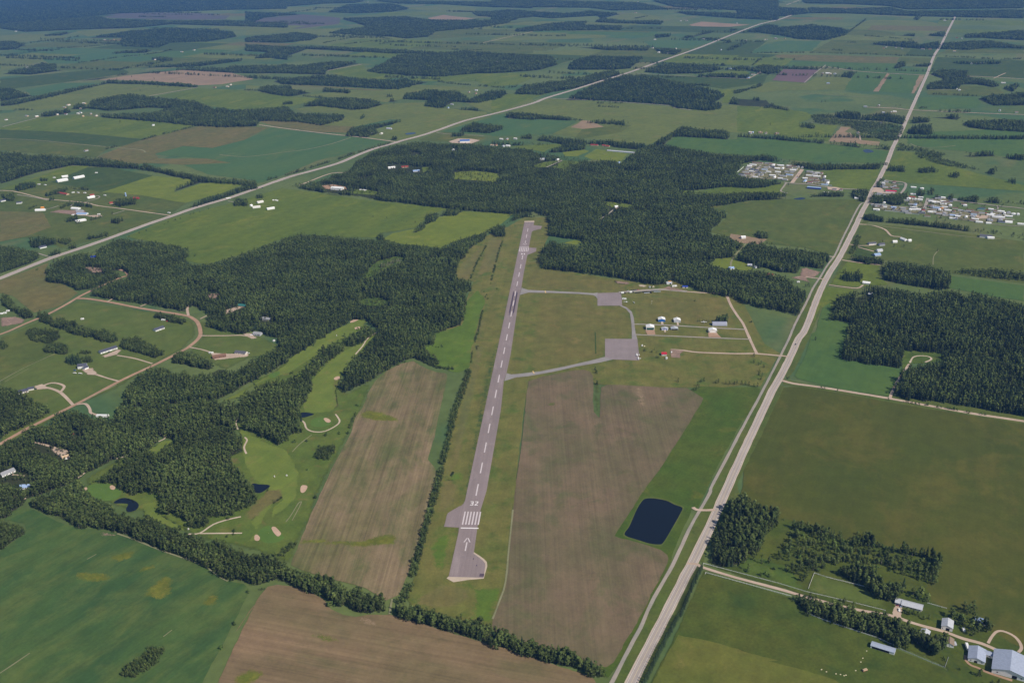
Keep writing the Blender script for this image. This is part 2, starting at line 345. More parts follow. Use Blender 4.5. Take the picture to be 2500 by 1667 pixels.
# ------------------------------------------------------------------ fields, far to near
FLOOR_Z = next_z(); LAYER[0] += 0.2
FEATHER = {'weed_patch': 7.0, 'grass_swale': 6.0, 'bare_strip': 10.0, 'bare_plot': 6.0, 'grass_strip': 9.0, 'golf_rough': 8.0, 'fairway': 3.0, 'yard': 3.0, 'infield_grass': 18.0, 'brushy_ground': 10.0, 'ranch_yard': 5.0, 'parking_pad': 1.5, 'lawn': 8.0}
def fld(mat, spec, label, name='field', cat='field', smooth=False, amp=1.2, **k):
    if 'feather' not in k: k['feather'] = FEATHER.get(name, FEATHER.get(mat, 0.0))
    return sheet(name, at(spec), FM(mat), label, cat, smooth=smooth, amp=amp, **k)
FAR = [  # distant fields: tone, outline
 ('tan', 'a1 800,660 1050,620 1500,575 1900,600 2080,650 1820,692 1620,702 1300,672 1000,660'),
 ('teal', 'a1 200,740 510,680 830,685 560,755 270,792'),
 ('pasture_pale', 'a1 60,885 500,762 880,690 1200,692 1600,715 1250,785 900,805 700,860 300,905'),
 ('hay', 'a1 1290,790 1620,725 2000,740 2350,795 2350,890 1980,905 1720,870 1600,830'),
 ('pasture_pale', 'a1 0,470 300,430 560,408 850,412 870,440 600,470 340,500 0,590'),
 ('teal', 'a1 350,490 700,445 900,425 1110,450 640,522 400,520'),
 ('pasture', 'a1 440,548 1250,430 1900,470 1980,485 1600,530 1000,562 520,575'),
 ('pasture_pale', 'a1 620,255 1100,235 1000,265 720,302'),
 ('pasture_pale', 'a1 0,290 400,280 560,305 500,330 0,350'),
 ('pasture', 'a1 140,385 560,330 980,345 700,375 400,405'),
 ('dark', 'a1 0,650 640,585 1000,560 1060,600 800,640 500,680 0,740'),
 ('pasture_pale', 'a1 1370,360 1800,345 2100,370 1900,405 1600,420 1420,405'),
 ('pasture_pale', 'b1 380,358 620,282 860,280 1290,312 1330,330 1050,378 640,372'),
 ('pasture', 'b1 1060,378 1330,330 2350,365 2350,470 1800,415 1250,400'),
 ('pasture_pale', 'b1 0,62 430,60 760,48 800,70 640,105 300,100'),
 ('tan', 'b1 1490,150 1620,125 1880,155 1700,172 1520,172'),
 ('pasture', 'b1 1500,265 2200,180 2350,170 2350,258 1900,300 1500,322'),
 ('heath', 'b1 60,190 130,150 470,120 780,150 760,200 420,238 100,215'),
 ('heath', 'a1 800,115 1300,105 1900,118 1850,160 1500,165 900,150'),
 ('pasture_pale', 'b1 1290,75 1600,40 1900,70 1850,100 1500,90'),
 ('pasture_pale', 'b1 0,210 420,238 800,235 640,268 420,262 0,290'),
 ('hay', 'b1 700,600 670,580 960,530 980,570 1090,598 1320,615 1280,635 1100,655 760,622'),
 ('ochre', 'b1 220,685 640,712 1150,738 1110,748 700,722 330,696'),
 ('hay', 'b1 1310,650 1600,620 1900,605 2300,600 2350,640 2200,700 2000,710 1900,670 1650,670 1400,665'),
 ('pasture_pale', 'b1 0,700 120,705 0,770'),
 ('hay', 'b1 0,760 400,795 640,810 480,850 300,890 0,880'),
 ('pasture_pale', 'b1 420,790 880,740 1130,745 1400,695 2000,720 1760,745 1500,735 1290,790 1300,810 1150,840 900,805 700,800'),
 ('pasture_pale', 'b1 380,895 600,870 1000,895 1140,852 1480,840 1460,872 1660,890 1970,918 1980,935 1560,1085 1300,1160 1230,1150 1100,1130 960,1110 1100,1090 1270,985 1180,980 900,1040 640,1026 820,960 800,940 600,928'),
 ('ochre', 'b1 110,1000 250,975 450,1000 640,1026 900,1040 820,1090 600,1085 250,1040'),
 ('pasture_pale', 'b1 1800,845 2100,800 2350,780 2350,850 2080,930 1980,920'),
 ('pasture', 'b1 1550,1090 1650,1080 1970,1130 1900,1160 1700,1165 1420,1150'),
 ('teal', 'b1 1600,1080 1870,1000 2120,940 2150,985 2350,990 2350,1120 2000,1110'),
 ('teal', 'c1 0,950 110,935 130,975 400,980 700,990 540,1075 300,1110 0,1120'),
 ('pasture_pale', 'c1 210,900 480,812 720,830 1150,850 1480,880 1760,912 1900,865 2350,880 2350,1100 1960,1085 1600,1040 1480,1090 1290,1190 900,1150 500,1100 740,985 640,960 380,940 120,925'),
 ('tan', 'c1 650,1045 740,990 800,990 920,1040 880,1060 740,1058'),
 ('pasture', 'c1 740,1060 920,1040 1080,1020 1150,1030 1060,1085 720,1140 690,1125'),
 ('lime', 'c1 760,1285 860,1222 1120,1262 1045,1330 820,1310'),
 ('hay', 'c1 200,1198 500,1180 640,1188 470,1225 430,1248 170,1205'),
 ('lime', 'c1 580,1250 760,1228 800,1240 700,1285 600,1280'),
 ('hay', 'c1 300,1370 430,1330 580,1312 460,1376'),
 ('hay', 'c1 490,1372 590,1316 800,1330 640,1350 625,1392'),
 ('crop', 'c1 1425,1190 1500,1120 1920,1145 2350,1135 2350,1290 1900,1262 1700,1240'),
 ('crop', 'd1 0,1125 720,1180 1000,1212 1240,1240 1210,1320 1170,1340 900,1330 500,1320 170,1265 0,1265'),
 ('hay', 'd1 0,870 300,885 560,920 640,960 500,1010 830,1030 740,1160 420,1130 300,1105 0,1080'),
 ('tan', 'd1 850,1040 930,1048 880,1080 960,1110 1010,1150 1170,1165 1160,1195 1000,1180 750,1160'),
 ('pasture', 'd1 930,1100 1000,1090 1140,1130 1170,1160 1010,1150'),
 ('crop', 'd1 870,740 980,585 1230,603 1110,752'),
 ('tan', 'd1 1112,752 1230,603 1250,610 1160,752'),
 ('crop', 'd1 1160,752 1250,608 1500,622 1420,768'),
 ('tan', 'd1 1425,768 1490,622 1535,620 1450,768'),
 ('pasture_pale', 'd1 100,745 270,670 560,685 640,640 850,630 940,640 880,740 400,740 200,760'),
 ('mauve', 'd1 285,660 380,570 660,575 560,680 400,668'),
 ('crop', 'd1 230,530 560,505 1300,525 1290,560 1560,560 1545,612 980,582 720,545 360,540'),
 ('ochre', 'd1 300,450 700,455 1330,470 1310,520 900,515 560,500 350,490'),
 ('pasture', 'd1 1330,470 1600,480 1570,520 1390,525 1310,510'),
 ('teal', 'd1 110,440 250,350 400,335 690,340 610,420 330,432'),
 ('pasture', 'd1 610,425 780,330 1080,365 1420,400 1380,455 900,440'),
 ('dark', 'd1 1380,455 1420,405 1620,410 1600,470'),
 ('pasture', 'd1 740,325 960,230 1300,270 1290,290 1450,335 1200,340 1080,360'),
 ('pasture_pale', 'd1 900,240 1080,165 1500,170 1680,200 1700,250 1500,280 1290,260'),
 ('ochre', 'd1 540,45 930,40 900,52 600,55'),
 ('dark', 'd1 1640,470 2350,500 2350,640 1900,625 1640,570 1580,600'),
 ('pasture', 'd1 1850,340 2350,400 2350,440 1660,440'),
 ('crop', 'd1 1500,800 1960,800 2000,850 1960,890 1500,900 1470,880'),
 ('pasture', 'd1 1830,705 2110,715 2200,765 1980,790 1560,780 1555,735'),
 ('crop', 'd1 1640,1080 2050,1065 2350,1085 2350,1310 2100,1270 1850,1240 1560,1215 1400,1180 1390,1110'),
 ('hay', 'd1 1300,1240 1560,1260 1700,1350 2000,1430 2350,1520 2350,1568 1400,1500 1220,1480 1190,1430'),
 ('hay', 'c1 0,790 180,770 450,770 230,850 0,940'),
 ('pasture_pale', 'c1 0,470 500,420 900,412 1280,420 1480,450 1290,470 1030,455 640,470 300,460'),
 ('dark', 'c1 1280,540 1520,460 1850,350 2260,340 2120,440 2350,450 2210,490 2130,530 1900,545 1600,520'),
 ('teal', 'c1 950,310 1050,255 1390,240 1320,300 1150,320'),
 ('teal', 'c1 1250,340 1550,325 1820,340 1600,410 1300,385'),
 ('tan', 'c1 1620,205 1720,180 2120,205 1900,228 1640,215'),
 ('pasture_pale', 'c1 240,260 600,250 900,250 940,310 700,320 330,330 0,345 0,320'),
 ('hay', 'c1 1700,600 1830,595 2060,570 2120,605 2000,632 1830,600'),
 ('dark', 'c1 1220,610 1680,632 2100,650 2200,620 2270,610 2230,680 1900,730 1620,690'),
 ('hay', 'c1 1850,740 2000,730 1980,785 1930,850 1890,845 1910,780'),
 ('pasture_pale', 'c1 950,150 1150,105 1400,140 1360,165 1100,168'),
 ('teal', 'a1 1270,1262 1500,1200 1740,1215 2000,1150 2230,1050 b1 180,1045 500,1090 850,1120 1180,1162 1000,1215 600,1315 150,1495 0,1520 a1 2100,1485 1700,1430 1500,1352 1900,1340 1690,1300 1290,1272'),
 ('ochre', 'a1 1000,1200 1280,1112 1600,1040 1700,1030 2200,1045 2000,1150 1740,1215 1500,1198 1270,1262 1300,1300 1700,1302 1890,1335 1500,1352 1250,1340 1130,1345 800,1290'),
 ('hay', 'a1 0,1050 300,970 600,945 830,965 1300,1000 1600,1030 1400,1092 1160,1140 600,1088 0,1062'),
 ('dark', 'a1 0,1064 600,1090 1160,1142 1280,1112 1000,1200 900,1205 600,1180 0,1138'),
 ('pasture', 'a1 0,1140 600,1182 900,1208 790,1290 400,1270 0,1235'),
]
for i, (m_, s_) in enumerate(FAR):
    nm = {'tan': 'bare pale brown field', 'heath': 'grey brown heath', 'mauve': 'bare purple brown field', 'teal': 'blue green crop field', 'crop': 'deep green crop field', 'lime': 'yellow green hay field',
          'hay': 'fresh green hay field', 'dark': 'dark green field', 'ochre': 'dry olive field', 'pasture': 'green pasture', 'pasture_pale': 'pale green pasture'}[m_]
    fld(m_, s_, nm + ' among the distant farmland', group='distant fields', amp=1.6)

# further parcels of the section grid, far away
ex, ey = np.array([math.cos(A_N - math.pi / 2), math.sin(A_N - math.pi / 2)]), np.array([math.cos(A_N), math.sin(A_N)])
rf = random.Random(21)
for k in range(46):
    c_ = gnd([(rf.uniform(0, 2500), rf.uniform(14, 150))])[0]; a_, b_ = rf.uniform(160, 420), rf.uniform(90, 260)
    m_ = rf.choice(('crop', 'dark', 'pasture_pale', 'hay', 'pasture', 'teal', 'ochre', 'dark'))
    sheet('field', [c_ + ex * u * a_ + ey * v * b_ for u, v in ((-1, -1), (1, -1), (1, 1), (-1, 1))], FM(m_), 'distant ' + {'crop': 'deep green crop parcel', 'dark': 'dark green parcel', 'pasture_pale': 'pale pasture parcel', 'hay': 'fresh hay parcel', 'pasture': 'green pasture parcel', 'teal': 'blue green crop parcel', 'ochre': 'dry olive parcel'}[m_] + ' near the far edge', 'field', amp=2.0, group='distant parcels')
# left and middle distance
fld('hay', 'a2 0,210 560,20 730,20 720,45 400,150 150,225', 'fresh green strip of hay beside the dark wood')
fld('dark', 'a2 720,30 900,30 1250,100 830,235 620,240 400,160', 'dark pasture behind the long white barns')
fld('lime', 'a2 830,235 1250,100 1640,130 1430,205 1430,238 1640,165 1800,150 1990,175 1800,250 1520,322 1120,255', 'yellow green hay field beside the highway treeline')
fld('pasture', 'a2 0,220 400,150 830,235 1120,255 1520,325 1400,415 900,600 500,690 300,600 0,620', 'rough green paddocks around the roadside acreages')
fld('ochre', 'a2 0,390 350,400 420,520 200,600 0,640', 'worn dry paddock beside the acreages')
fld('hay', 'a2 1030,600 1400,450 1900,320 2350,190 b2 280,200 600,240 1000,300 1660,368 1500,420 1400,525 1090,572 1080,605 700,600 480,580 270,625 0,720 a2 2280,640 1990,740 1700,828 1500,790 1550,700', 'large rolling green hay field between highway and wood')
fld('lime', 'b2 1120,625 1200,572 1450,522 1580,440 1790,392 2190,412 2100,490 2000,552 1700,642 1600,690 1300,662', 'brighter green field beyond the treeline by the runway end')
fld('ochre', 'a2 0,960 400,810 370,870 400,970 530,990 640,1060 500,1160 280,1220 200,1160 100,1080 0,1060', 'yellowish meadow below the highway bend')
fld('lawn', 'a2 0,1420 300,1300 640,1120 1150,1200 1500,1250 1590,1300 1610,1400 1500,1520 1300,1620 960,1840 600,1990 300,2180 0,2330 ', 'mown lots of the country subdivision')
fld('pasture', 'a2 0,1440 300,1330 420,1440 560,1480 600,1560 a3 480,200 200,330 0,430 ', 'scrubby green lot beside the gravel road')
fld('lawn', 'a2 1640,1270 1720,1340 1990,1385 2150,1420 2300,1490 2240,1560 a3 2040,250 1850,350 1750,300 1550,200 a2 1650,1430', 'mown yards inside the road bend')
fld('dirt', 'a2 0,1260 130,1250 215,1280 180,1310 0,1340', 'bare brown garden plot by the gravel road', cat='dirt', name='bare_plot')
fld('brush', 'b2 1080,800 1250,755 1330,775 1160,860 950,960 920,930', 'swampy opening with dead trees inside the wood')
fld('pasture', 'd2 0,310 400,290 990,295 1010,332 900,540 790,752 740,745 560,690 240,655 230,622 0,580 c2 2350,578 1960,600 1790,558 1900,470 1940,400 1740,362 1950,325 2350,292', 'broad olive green field beside the highway')
fld('hay', 'c2 1500,215 1700,232 1900,192 2350,172 d2 380,160 360,232 460,262 240,240 100,240 c2 2250,240 1850,245 1550,235', 'green opening below the crowded trailer park')
fld('hay', 'd2 560,100 800,45 1170,45 1110,190 1070,220 800,200 760,170 700,80', 'green field between trailer park and highway')
fld('tan', 'c2 1960,575 2030,585 2260,620 2200,660 2040,650 1950,610', 'bare tan clearing with a small white house', amp=2)
fld('lime', 'c2 1830,780 1960,770 2040,800 2150,850 2120,880 1950,860 1890,855 1800,830', 'yellow green yard cut into the wood')
fld('dirt', 'd2 520,860 560,850 690,890 640,930 570,935 600,975 430,935 510,915', 'bare sandy yard at the wood edge', name='bare_plot', cat='dirt')
fld('hay', 'd2 870,800 1165,835 1165,930 1240,990 1020,1010 760,990', 'light green yard field beside the spruce clump')
fld('dark', 'd2 1000,660 1120,720 1400,780 1150,770 930,760 1000,640 1250,650 1300,680 1200,760', 'mown yard around the two roadside houses', amp=1)
fld('crop', 'd2 1745,920 2350,1000 2350,1125 2100,1090 1900,1050 1740,1020', 'deep green crop field behind the square wood')
fld('pasture', 'd2 1000,500 1300,510 1800,560 2350,640 2350,980 1760,900 1480,820 1190,790 1000,650', 'open green pasture beyond the roadside houses')
# airfield
fld('mown', 'c2 130,520 270,440 460,440 485,500 470,590 425,690 395,760 390,850 700,895 1000,945 1300,985 1500,955 1620,1035 1950,1085 2060,1130 2240,1480 d3 400,240 330,245 190,480 60,470 c3 1900,490 1400,492 950,472 850,460 760,348 560,376 300,440 275,600 250,850 205,1200 180,1560 b4 2190,100 2170,400 2150,700 2110,850 2030,1040 2020,1110 1700,1030 1370,945 1320,880 1420,560 1500,250 1560,60 b3 1530,1480 1630,1080 1730,640 1790,430 1830,300 1840,200 1430,170 1440,1 b2 1430,1500 1540,1385 1760,1320 1795,1150 1870,965 1720,945 1720,850 1800,720 1930,620 2010,575 2120,520', 'mown grass of the airfield around the runway', name='airfield_grass', cat='grass')
fld('infield', 'c2 370,1085 830,1092 862,1180 1060,1182 1130,1245 1145,1430 930,1434 930,1568 c3 925,235 600,308 330,352 310,300', 'tan mown infield between runway and apron', name='infield_grass', cat='grass', amp=3)
fld('infield', 'c2 300,860 420,862 1000,955 1150,1000 1050,1045 720,1050 470,1036 270,1005', 'tan mown grass north of the taxiway', name='infield_grass', cat='grass', amp=2)
fld('infield', 'c2 1180,1180 1240,1090 1900,1085 1990,1250 2050,1335 1700,1330 1190,1300', 'dry mown grass around the hangar row', name='infield_grass', cat='grass', amp=2)
fld('bright', 'b2 1460,1510 1540,1395 1770,1325 1810,1130 1900,1040 1960,1120 1900,1330 1850,1500 b3 1840,210 1830,330 1740,370 1560,320 1500,200 1450,160', 'bright green meadow between wood and runway', amp=3)
fld('ochre_strip', 'b2 1870,960 1960,900 2040,860 2060,1000 1970,1300 1900,1560 b3 1880,150 1900,-100 b2 1950,1280 2040,900 2110,620 1990,600', 'dry strip of long grass beside the runway', name='grass_strip', cat='grass')
fld('ochre_strip', 'b2 1720,930 1760,820 1960,650 1880,860 1830,960', 'dry meadow beside the curved wood edge', name='grass_strip', cat='grass')
fld('ochre_strip', 'b3 1880,150 1960,150 1900,450 1830,760 1760,1090 1690,1230 1640,1180 1700,900 1760,600 1830,400', 'dry strip of long grass along the hedgerow', name='grass_strip', cat='grass')
fld('ochre_strip', 'b3 1600,1240 1700,1250 1760,1300 1740,1420 1620,1540 1560,1500', 'olive rough grass beside the runway pad', name='grass_strip', cat='grass')
fld('bright', 'b3 1690,1180 1790,1190 1800,1250 1780,1420 1700,1480 1640,1530 1750,1440 1770,1260 1650,1250', 'ring of brighter grass at the runway side', name='grass_strip', cat='grass')
fld('bright', 'b4 1600,330 1690,340 1680,420 1630,650 1540,650 1500,460', 'dark green patch beside the runway end', name='grass_strip', cat='grass')
fld('bright', 'b4 1860,790 2115,785 2090,890 2040,1000 2020,1100 1900,1070 1840,1050', 'bright green wedge beside the ploughed field', name='grass_strip', cat='grass')
fld('ochre_strip', 'b4 1390,880 1600,740 1840,790 1850,880 1700,960 1500,960 1380,930', 'dry grass below the runway end', name='grass_strip', cat='grass')
fld('dark', 'b3 2040,140 2080,140 1980,600 1900,1000 1850,1290 1800,1420 1780,1420 1840,1000 1960,400', 'greener strip of grass along the runway shoulder', name='grass_strip', cat='grass')
fld('green_r', 'c3 1640,500 1720,480 1900,490 2200,490 d3 60,470 190,500 150,650 c3 2060,760 1860,1120 1680,1500 c4 1650,130 1520,420 1440,640 1250,1010 1050,1400 960,1520 880,1500 1000,1200 1300,640 1000,380 1080,200 c3 1400,1130 1560,880', 'green field between the ploughed land and the trail', amp=1)
fld('verge', 'd2 1010,330 1050,345 900,640 800,800 620,1140 480,1450 d3 430,210 350,420 240,640 100,900 0,1120 c3 2230,780 1850,1500 c4 1750,270 1560,680 1350,1110 1130,1560 1000,1568 1200,1180 1480,620 1700,170 c3 1800,1320 2100,760 d3 190,580 370,215 d2 370,1560 560,1170 700,920 860,640', 'grass ditch between trail and highway', name='grass_verge', cat='grass')
fld('verge', 'd2 560,1350 700,1060 760,1010 860,800 940,640 1010,500 1060,440 1080,470 960,740 880,830 760,1010 690,1190 600,1400 d3 560,150 470,350 410,420 395,380 480,210', 'grass verge along the highway edge', name='grass_verge', cat='grass')
fld('hay', 'd2 720,1010 950,1030 960,1090 830,1090 770,1200 760,1260 680,1160 640,1300 620,1260', 'bright green strip before the crop field')
fld('crop', 'd2 700,1180 760,1140 765,1260 840,1295 940,1310 920,1400 840,1568 d3 860,200 855,262 1100,300 1345,337 1300,470 1245,562 900,520 500,420 470,395 560,220 610,50 d2 640,1380', 'green crop field in front of the large wood')
fld('brush', 'd3 1350,190 1560,195 1700,215 1700,265 1560,290 1430,295 1350,380', 'weedy clearing with a round track', amp=1)
fld('verge', 'd3 380,420 480,445 800,505 1250,570 1260,545 1400,575 1600,600 1900,650 2350,730 2350,790 1300,625 480,480 375,470', 'grass strip along the gravel side road', name='grass_verge', cat='grass')
fld('olive', 'd3 375,490 480,485 800,530 1300,620 1800,705 2350,790 s 2700,1050 s 2700,1600 d4 2350,1290 1900,1100 1600,1000 1300,900 900,700 500,500 200,400 40,250 -60,100 c3 1960,1568 2060,1300 d3 60,1060 280,640', 'big olive green field beside the highway')
fld('verge', 'd3 355,470 385,480 290,680 190,900 60,1150 0,1290 c3 2050,1400 1930,1568 c4 1830,340 1750,500 1740,580 1690,570 1760,430 1900,110 1960,0 d3 0,1180 180,820', 'rough verge grass on the outer side of the highway', name='grass_verge', cat='grass')
fld('verge', 'c4 1640,640 1720,640 1640,800 1560,970 1480,1110 1400,1270 1290,1500 1240,1600 1180,1640 1290,1380 1430,1080', 'ochre verge between highway and spruce row', name='grass_verge', cat='grass')
fld('ranch', 'c4 1740,650 2350,840 d4 440,870 560,1000 860,1100 1140,1200 1300,1290 1700,1450 1820,1568 s 2330,1760 s 1560,1760 c4 1290,1600 1480,1240 1600,960', 'ranch pasture below the white fenced lane')
fld('ranch_pale', 'c4 1530,1175 1800,1230 2100,1320 2350,1385 d4 250,1390 500,1450 800,1545 880,1600 s 2070,1760 s 1560,1760 c4 1310,1600 1400,1420', 'paler grazed pasture near the bottom edge')
fld('ranch', 'd4 0,610 0,450 120,200 400,222 600,270 830,380 1190,430 1650,530 1650,660 1560,770 1600,900 1720,960 1900,1010 2350,1290 s 2700,1600 s 2700,1800 s 2330,1760 d4 1700,1440 1310,1270 700,900 480,830 0,690 c4 1740,600', 'ranch yard and clearing with scattered trees', name='ranch_yard')
fld('brush', 'd4 60,540 220,540 400,600 450,640 560,760 500,820 250,740 0,660 0,600', 'lush brushy ground beside the lane', name='brushy_ground')
fld('lawn', 'd4 630,670 740,705 1080,790 1200,880 1215,970 950,910 740,860 580,820', 'fenced lawn paddock before the ranch house', name='lawn', cat='lawn')
# golf course
fld('rough', 'b2 780,1400 870,1270 1000,1275 980,1330 1090,1370 b3 1080,60 960,200 850,290 750,490 830,540 1000,450 1030,470 960,640 860,850 740,1080 600,1350 540,1568 b4 450,380 370,590 200,540 0,510 a4 2200,520 1900,440 1700,400 1560,350 1450,290 1250,180 1080,150 920,110 720,0 a3 690,1250 760,1200 1000,1060 1200,1000 1420,900 1700,1130 1990,1000 1930,790 1950,740 2100,520 b3 40,430 200,380 400,220 560,120', 'golf course rough between the woods', name='golf_rough', cat='golf course')
fld('fairway', 'b2 840,1310 920,1275 980,1290 930,1380 700,1480 600,1560 b3 560,240 380,360 200,420 60,480 0,520 a3 2060,540 1850,600 1790,620 1900,560 2150,420 2350,300 b3 330,270 480,170 620,60', 'long striped golf fairway between two woods', name='fairway', cat='fairway', amp=1)
fld('fairway', 'b2 1080,1390 1040,1440 930,1560 b3 860,280 780,400 740,520 760,640 700,690 600,700 480,690 460,620 540,430 680,280 800,190 900,150', 'striped golf fairway ending at the ringed green', name='fairway', cat='fairway', amp=1)
fld('ochre', 'b3 720,400 770,420 740,520 770,640 730,690 700,520', 'dry rough strip beside the fairway', name='golf_rough', cat='golf course', amp=0.5)
fld('green', 'b3 530,780 560,745 640,735 700,760 690,800 620,815 550,808', 'golf green beside the curved path', name='putting_green', cat='golf green', smooth=True, amp=0.2)
fld('fairway', 'a3 1960,770 2010,850 2200,950 2350,1000 b3 380,1080 440,1190 430,1290 410,1400 330,1480 200,1568 b4 250,0 300,60 180,160 90,330 130,390 0,420 a4 2100,330 2050,250 2150,120 2180,0 a3 2200,1300 2080,1250 2010,1130 1980,1010', 'wide golf fairway beside the ploughed field', name='fairway', cat='fairway', amp=1)
fld('ochre', 'a4 2110,60 2200,-30 2320,-20 2330,40 2200,130 2080,230 2000,260 1990,190', 'dry rough between two ponds', name='golf_rough', cat='golf course', amp=1)
fld('green', 'a4 2120,330 2200,280 2280,330 2330,380 2250,420 2150,410', 'golf green between two sand bunkers', name='putting_green', cat='golf green', smooth=True, amp=0.2)
fld('green', 'a3 720,1300 800,1280 900,1285 990,1340 960,1400 850,1420 740,1370', 'golf green beside the crescent pond', name='putting_green', cat='golf green', smooth=True, amp=0.2)
fld('fairway', 'a3 1200,1010 1330,930 1420,915 1400,960 1300,1020', 'short golf clearing between dark woods', name='fairway', cat='fairway', amp=0.6)
fld('fairway', 'a4 1160,100 1280,80 1290,160 1380,230 1500,290 1540,320 1500,330 1330,270 1180,200', 'narrow golf clearing by the hedge', name='fairway', cat='fairway', amp=0.6)
fld('ochre', 'a3 1700,1160 1850,1070 1960,1060 1980,1110 1940,1140 1860,1085', 'small dry golf clearing', name='golf_rough', cat='golf course', amp=0.5)
fld('green', 'a3 2200,390 2280,360 2290,385 2230,415', 'small golf green beside the long fairway', name='putting_green', cat='golf green', smooth=True, amp=0.2)
# ploughed and cropped fields close by
fld('soil_run', 'b3 1375,275 1450,320 1560,365 1640,375 1652,390 1645,440 1600,640 1560,830 1515,1000 1492,1080 1550,1150 1562,1200 1550,1270 1500,1430 1470,1568 b4 1490,130 1430,370 1330,680 1250,850 1150,892 1100,862 980,790 800,740 600,690 450,640 370,600 450,400 530,190 640,-40 b3 720,1130 860,870 900,730 960,650 1000,540 1060,440 1150,360 1260,300', 'brown ploughed field beside the golf course', name='ploughed_field')
fld('soil_mid', 'c3 300,440 420,400 560,375 680,350 760,346 810,362 832,400 838,690 884,742 890,600 900,490 950,470 1150,475 1400,490 1600,495 1660,530 1735,580 1720,620 1560,880 1400,1130 1240,1350 c4 1240,0 1008,365 1060,385 1260,435 1390,480 1440,520 1450,550 1440,590 1250,970 1100,1220 1000,1400 940,1440 700,1370 400,1270 100,1190 0,1120 10,1050 60,920 120,720 150,400 180,130 c3 210,1200 260,830 285,560', 'large ploughed field between runway and highway', name='ploughed_field')
fld('soil_low', 'b4 -90,1160 120,850 180,780 260,763 400,785 550,835 640,885 675,930 700,965 800,1010 900,1027 1000,1010 1180,1008 1240,1025 1500,1100 1800,1190 2050,1265 2350,1357 c4 400,1387 750,1490 840,1535 870,1600 s 1460,1760 s 480,1760 a4 1700,1740 1790,1568 1860,1400 1990,1120 2090,930', 'brown ploughed field along the bottom edge', name='ploughed_field')
fld('crop_low', 'a4 0,490 110,415 190,355 218,310 200,260 40,230 110,160 200,133 280,150 400,210 560,280 640,300 800,315 960,345 1120,405 1300,480 1500,550 1600,580 1700,630 1800,700 1870,735 2000,758 2038,795 2030,850 1900,1100 1780,1340 1660,1568 s 440,1760 s -220,1760 s -220,1400', 'mottled green crop field with weedy patches', name='crop_field')
# patches inside them
fld('weed', 'b4 430,435 460,395 600,385 800,405 950,402 1100,352 1248,345 1225,437 1100,440 960,462 700,437 540,430', 'green grass swale crossing the ploughed field', name='grass_swale', cat='grass', amp=2)
fld('weed', 'b3 945,700 1000,670 1110,690 1250,738 1252,772 1060,770 930,735', 'patch of green weeds in the ploughed field', name='weed_patch', cat='weeds', amp=2)
fld('tan', 'c3 1170,480 1245,485 1255,560 1270,655 1215,640 1190,560', 'paler bare strip in the ploughed field', name='bare_strip', cat='field', amp=3)
fld('weed_dark', 'c3 455,625 490,610 525,615 520,640 470,642', 'small green wet spot in the ploughed field', name='weed_patch', cat='weeds', smooth=True)
fld('verge', 'c3 838,420 895,480 888,735 842,690', 'grass strip between the two arms of the ploughed field', name='grass_strip', cat='grass')
for s_, l_ in (('a4 890,550 960,510 1100,488 1120,505 1080,550 960,580', 'long weedy patch in the green crop nearest the hedge'),
               ('a4 1140,640 1210,600 1275,598 1255,640 1160,668', 'smallest weedy patch in the green crop'),
               ('a4 610,680 680,655 880,672 905,700 870,742 660,735', 'brownish weedy oblong in the green crop'),
               ('a4 1340,690 1395,690 1420,740 1410,840 1340,885 1180,860 1210,790', 'largest triangular weedy patch in the green crop'),
               ('a4 1650,920 1690,860 1760,835 1795,850 1780,910 1710,945', 'weedy patch near the corner of the green crop'),
               ('b4 520,1170 640,1165 770,1220 660,1242 590,1210', 'lens of green weeds in the lower ploughed field'),
               ('a4 1900,1560 1960,1490 2080,1450 2170,1480 2130,1540 2000,1600', 'green weedy hollow at the bottom edge')):
    fld('weed', s_, l_, name='weed_patch', cat='weeds', smooth=True, amp=0.8)
fld('dirt', 'a4 780,350 860,330 960,360 860,372', 'bare reddish spot at the field edge', name='bare_plot', cat='dirt', amp=2)
fld('tan', 'b4 900,1040 980,1020 1060,1060 1080,1110 1000,1100 950,1070', 'pale bare spot by the field track', name='bare_plot', cat='dirt', amp=3)

# ------------------------------------------------------------------ ponds
def water_mat():
    m, nt, b = node_mat('pond_water'); b.inputs['Base Color'].default_value = lin((22, 27, 32)); b.inputs['Roughness'].default_value = 0.1; b.inputs['Specular IOR Level'].default_value = 0.25
    bp = nt.nodes.new('ShaderNodeBump'); bp.inputs['Strength'].default_value = 0.04; bp.inputs['Distance'].default_value = 0.2
    nt.links.new(noise(nt, coords(nt), 0.5, 3.0), bp.inputs['Height']); nt.links.new(bp.outputs[0], b.inputs['Normal']); return m
WATER = water_mat()
def pond(spec, label, bank='verge'):
    G = smooth_poly(at(spec)); c = G.mean(0)
    sheet('pond_bank', c + (G - c) * 1.06, FM(bank), 'grassy bank around a pond', 'bank', amp=0.6, group='pond banks')
    sheet('pond', G, WATER, label, 'pond', amp=0.5)
pond('c4 1262,60 1330,57 1430,75 1500,108 1562,132 1550,175 1480,300 1410,415 1370,434 1290,425 1200,397 1110,368 1092,340 1130,285 1190,150 1230,85', 'dark square dugout pond beside the highway')
pond('a3 2068,1280 2130,1285 2200,1290 2205,1308 2130,1355 2070,1335', 'small dark golf pond below the wood tip')
pond('a4 930,95 980,60 1040,55 1110,80 1138,115 1110,155 1050,168 1035,140 1050,105 1000,98', 'crescent golf pond near the crop field')
pond('b3 440,705 480,695 550,705 545,718 460,738', 'thin dark golf pond beside the ringed green')
pond('b1 1310,1095 1380,1088 1388,1098 1325,1106', 'far blue pond beside the highway field')
pond('d1 1030,1235 1070,1226 1120,1245 1060,1255', 'far blue pond near the highway')
pond('d2 460,290 520,278 560,285 520,297', 'dark slough by the hedgerow below the trailer park')
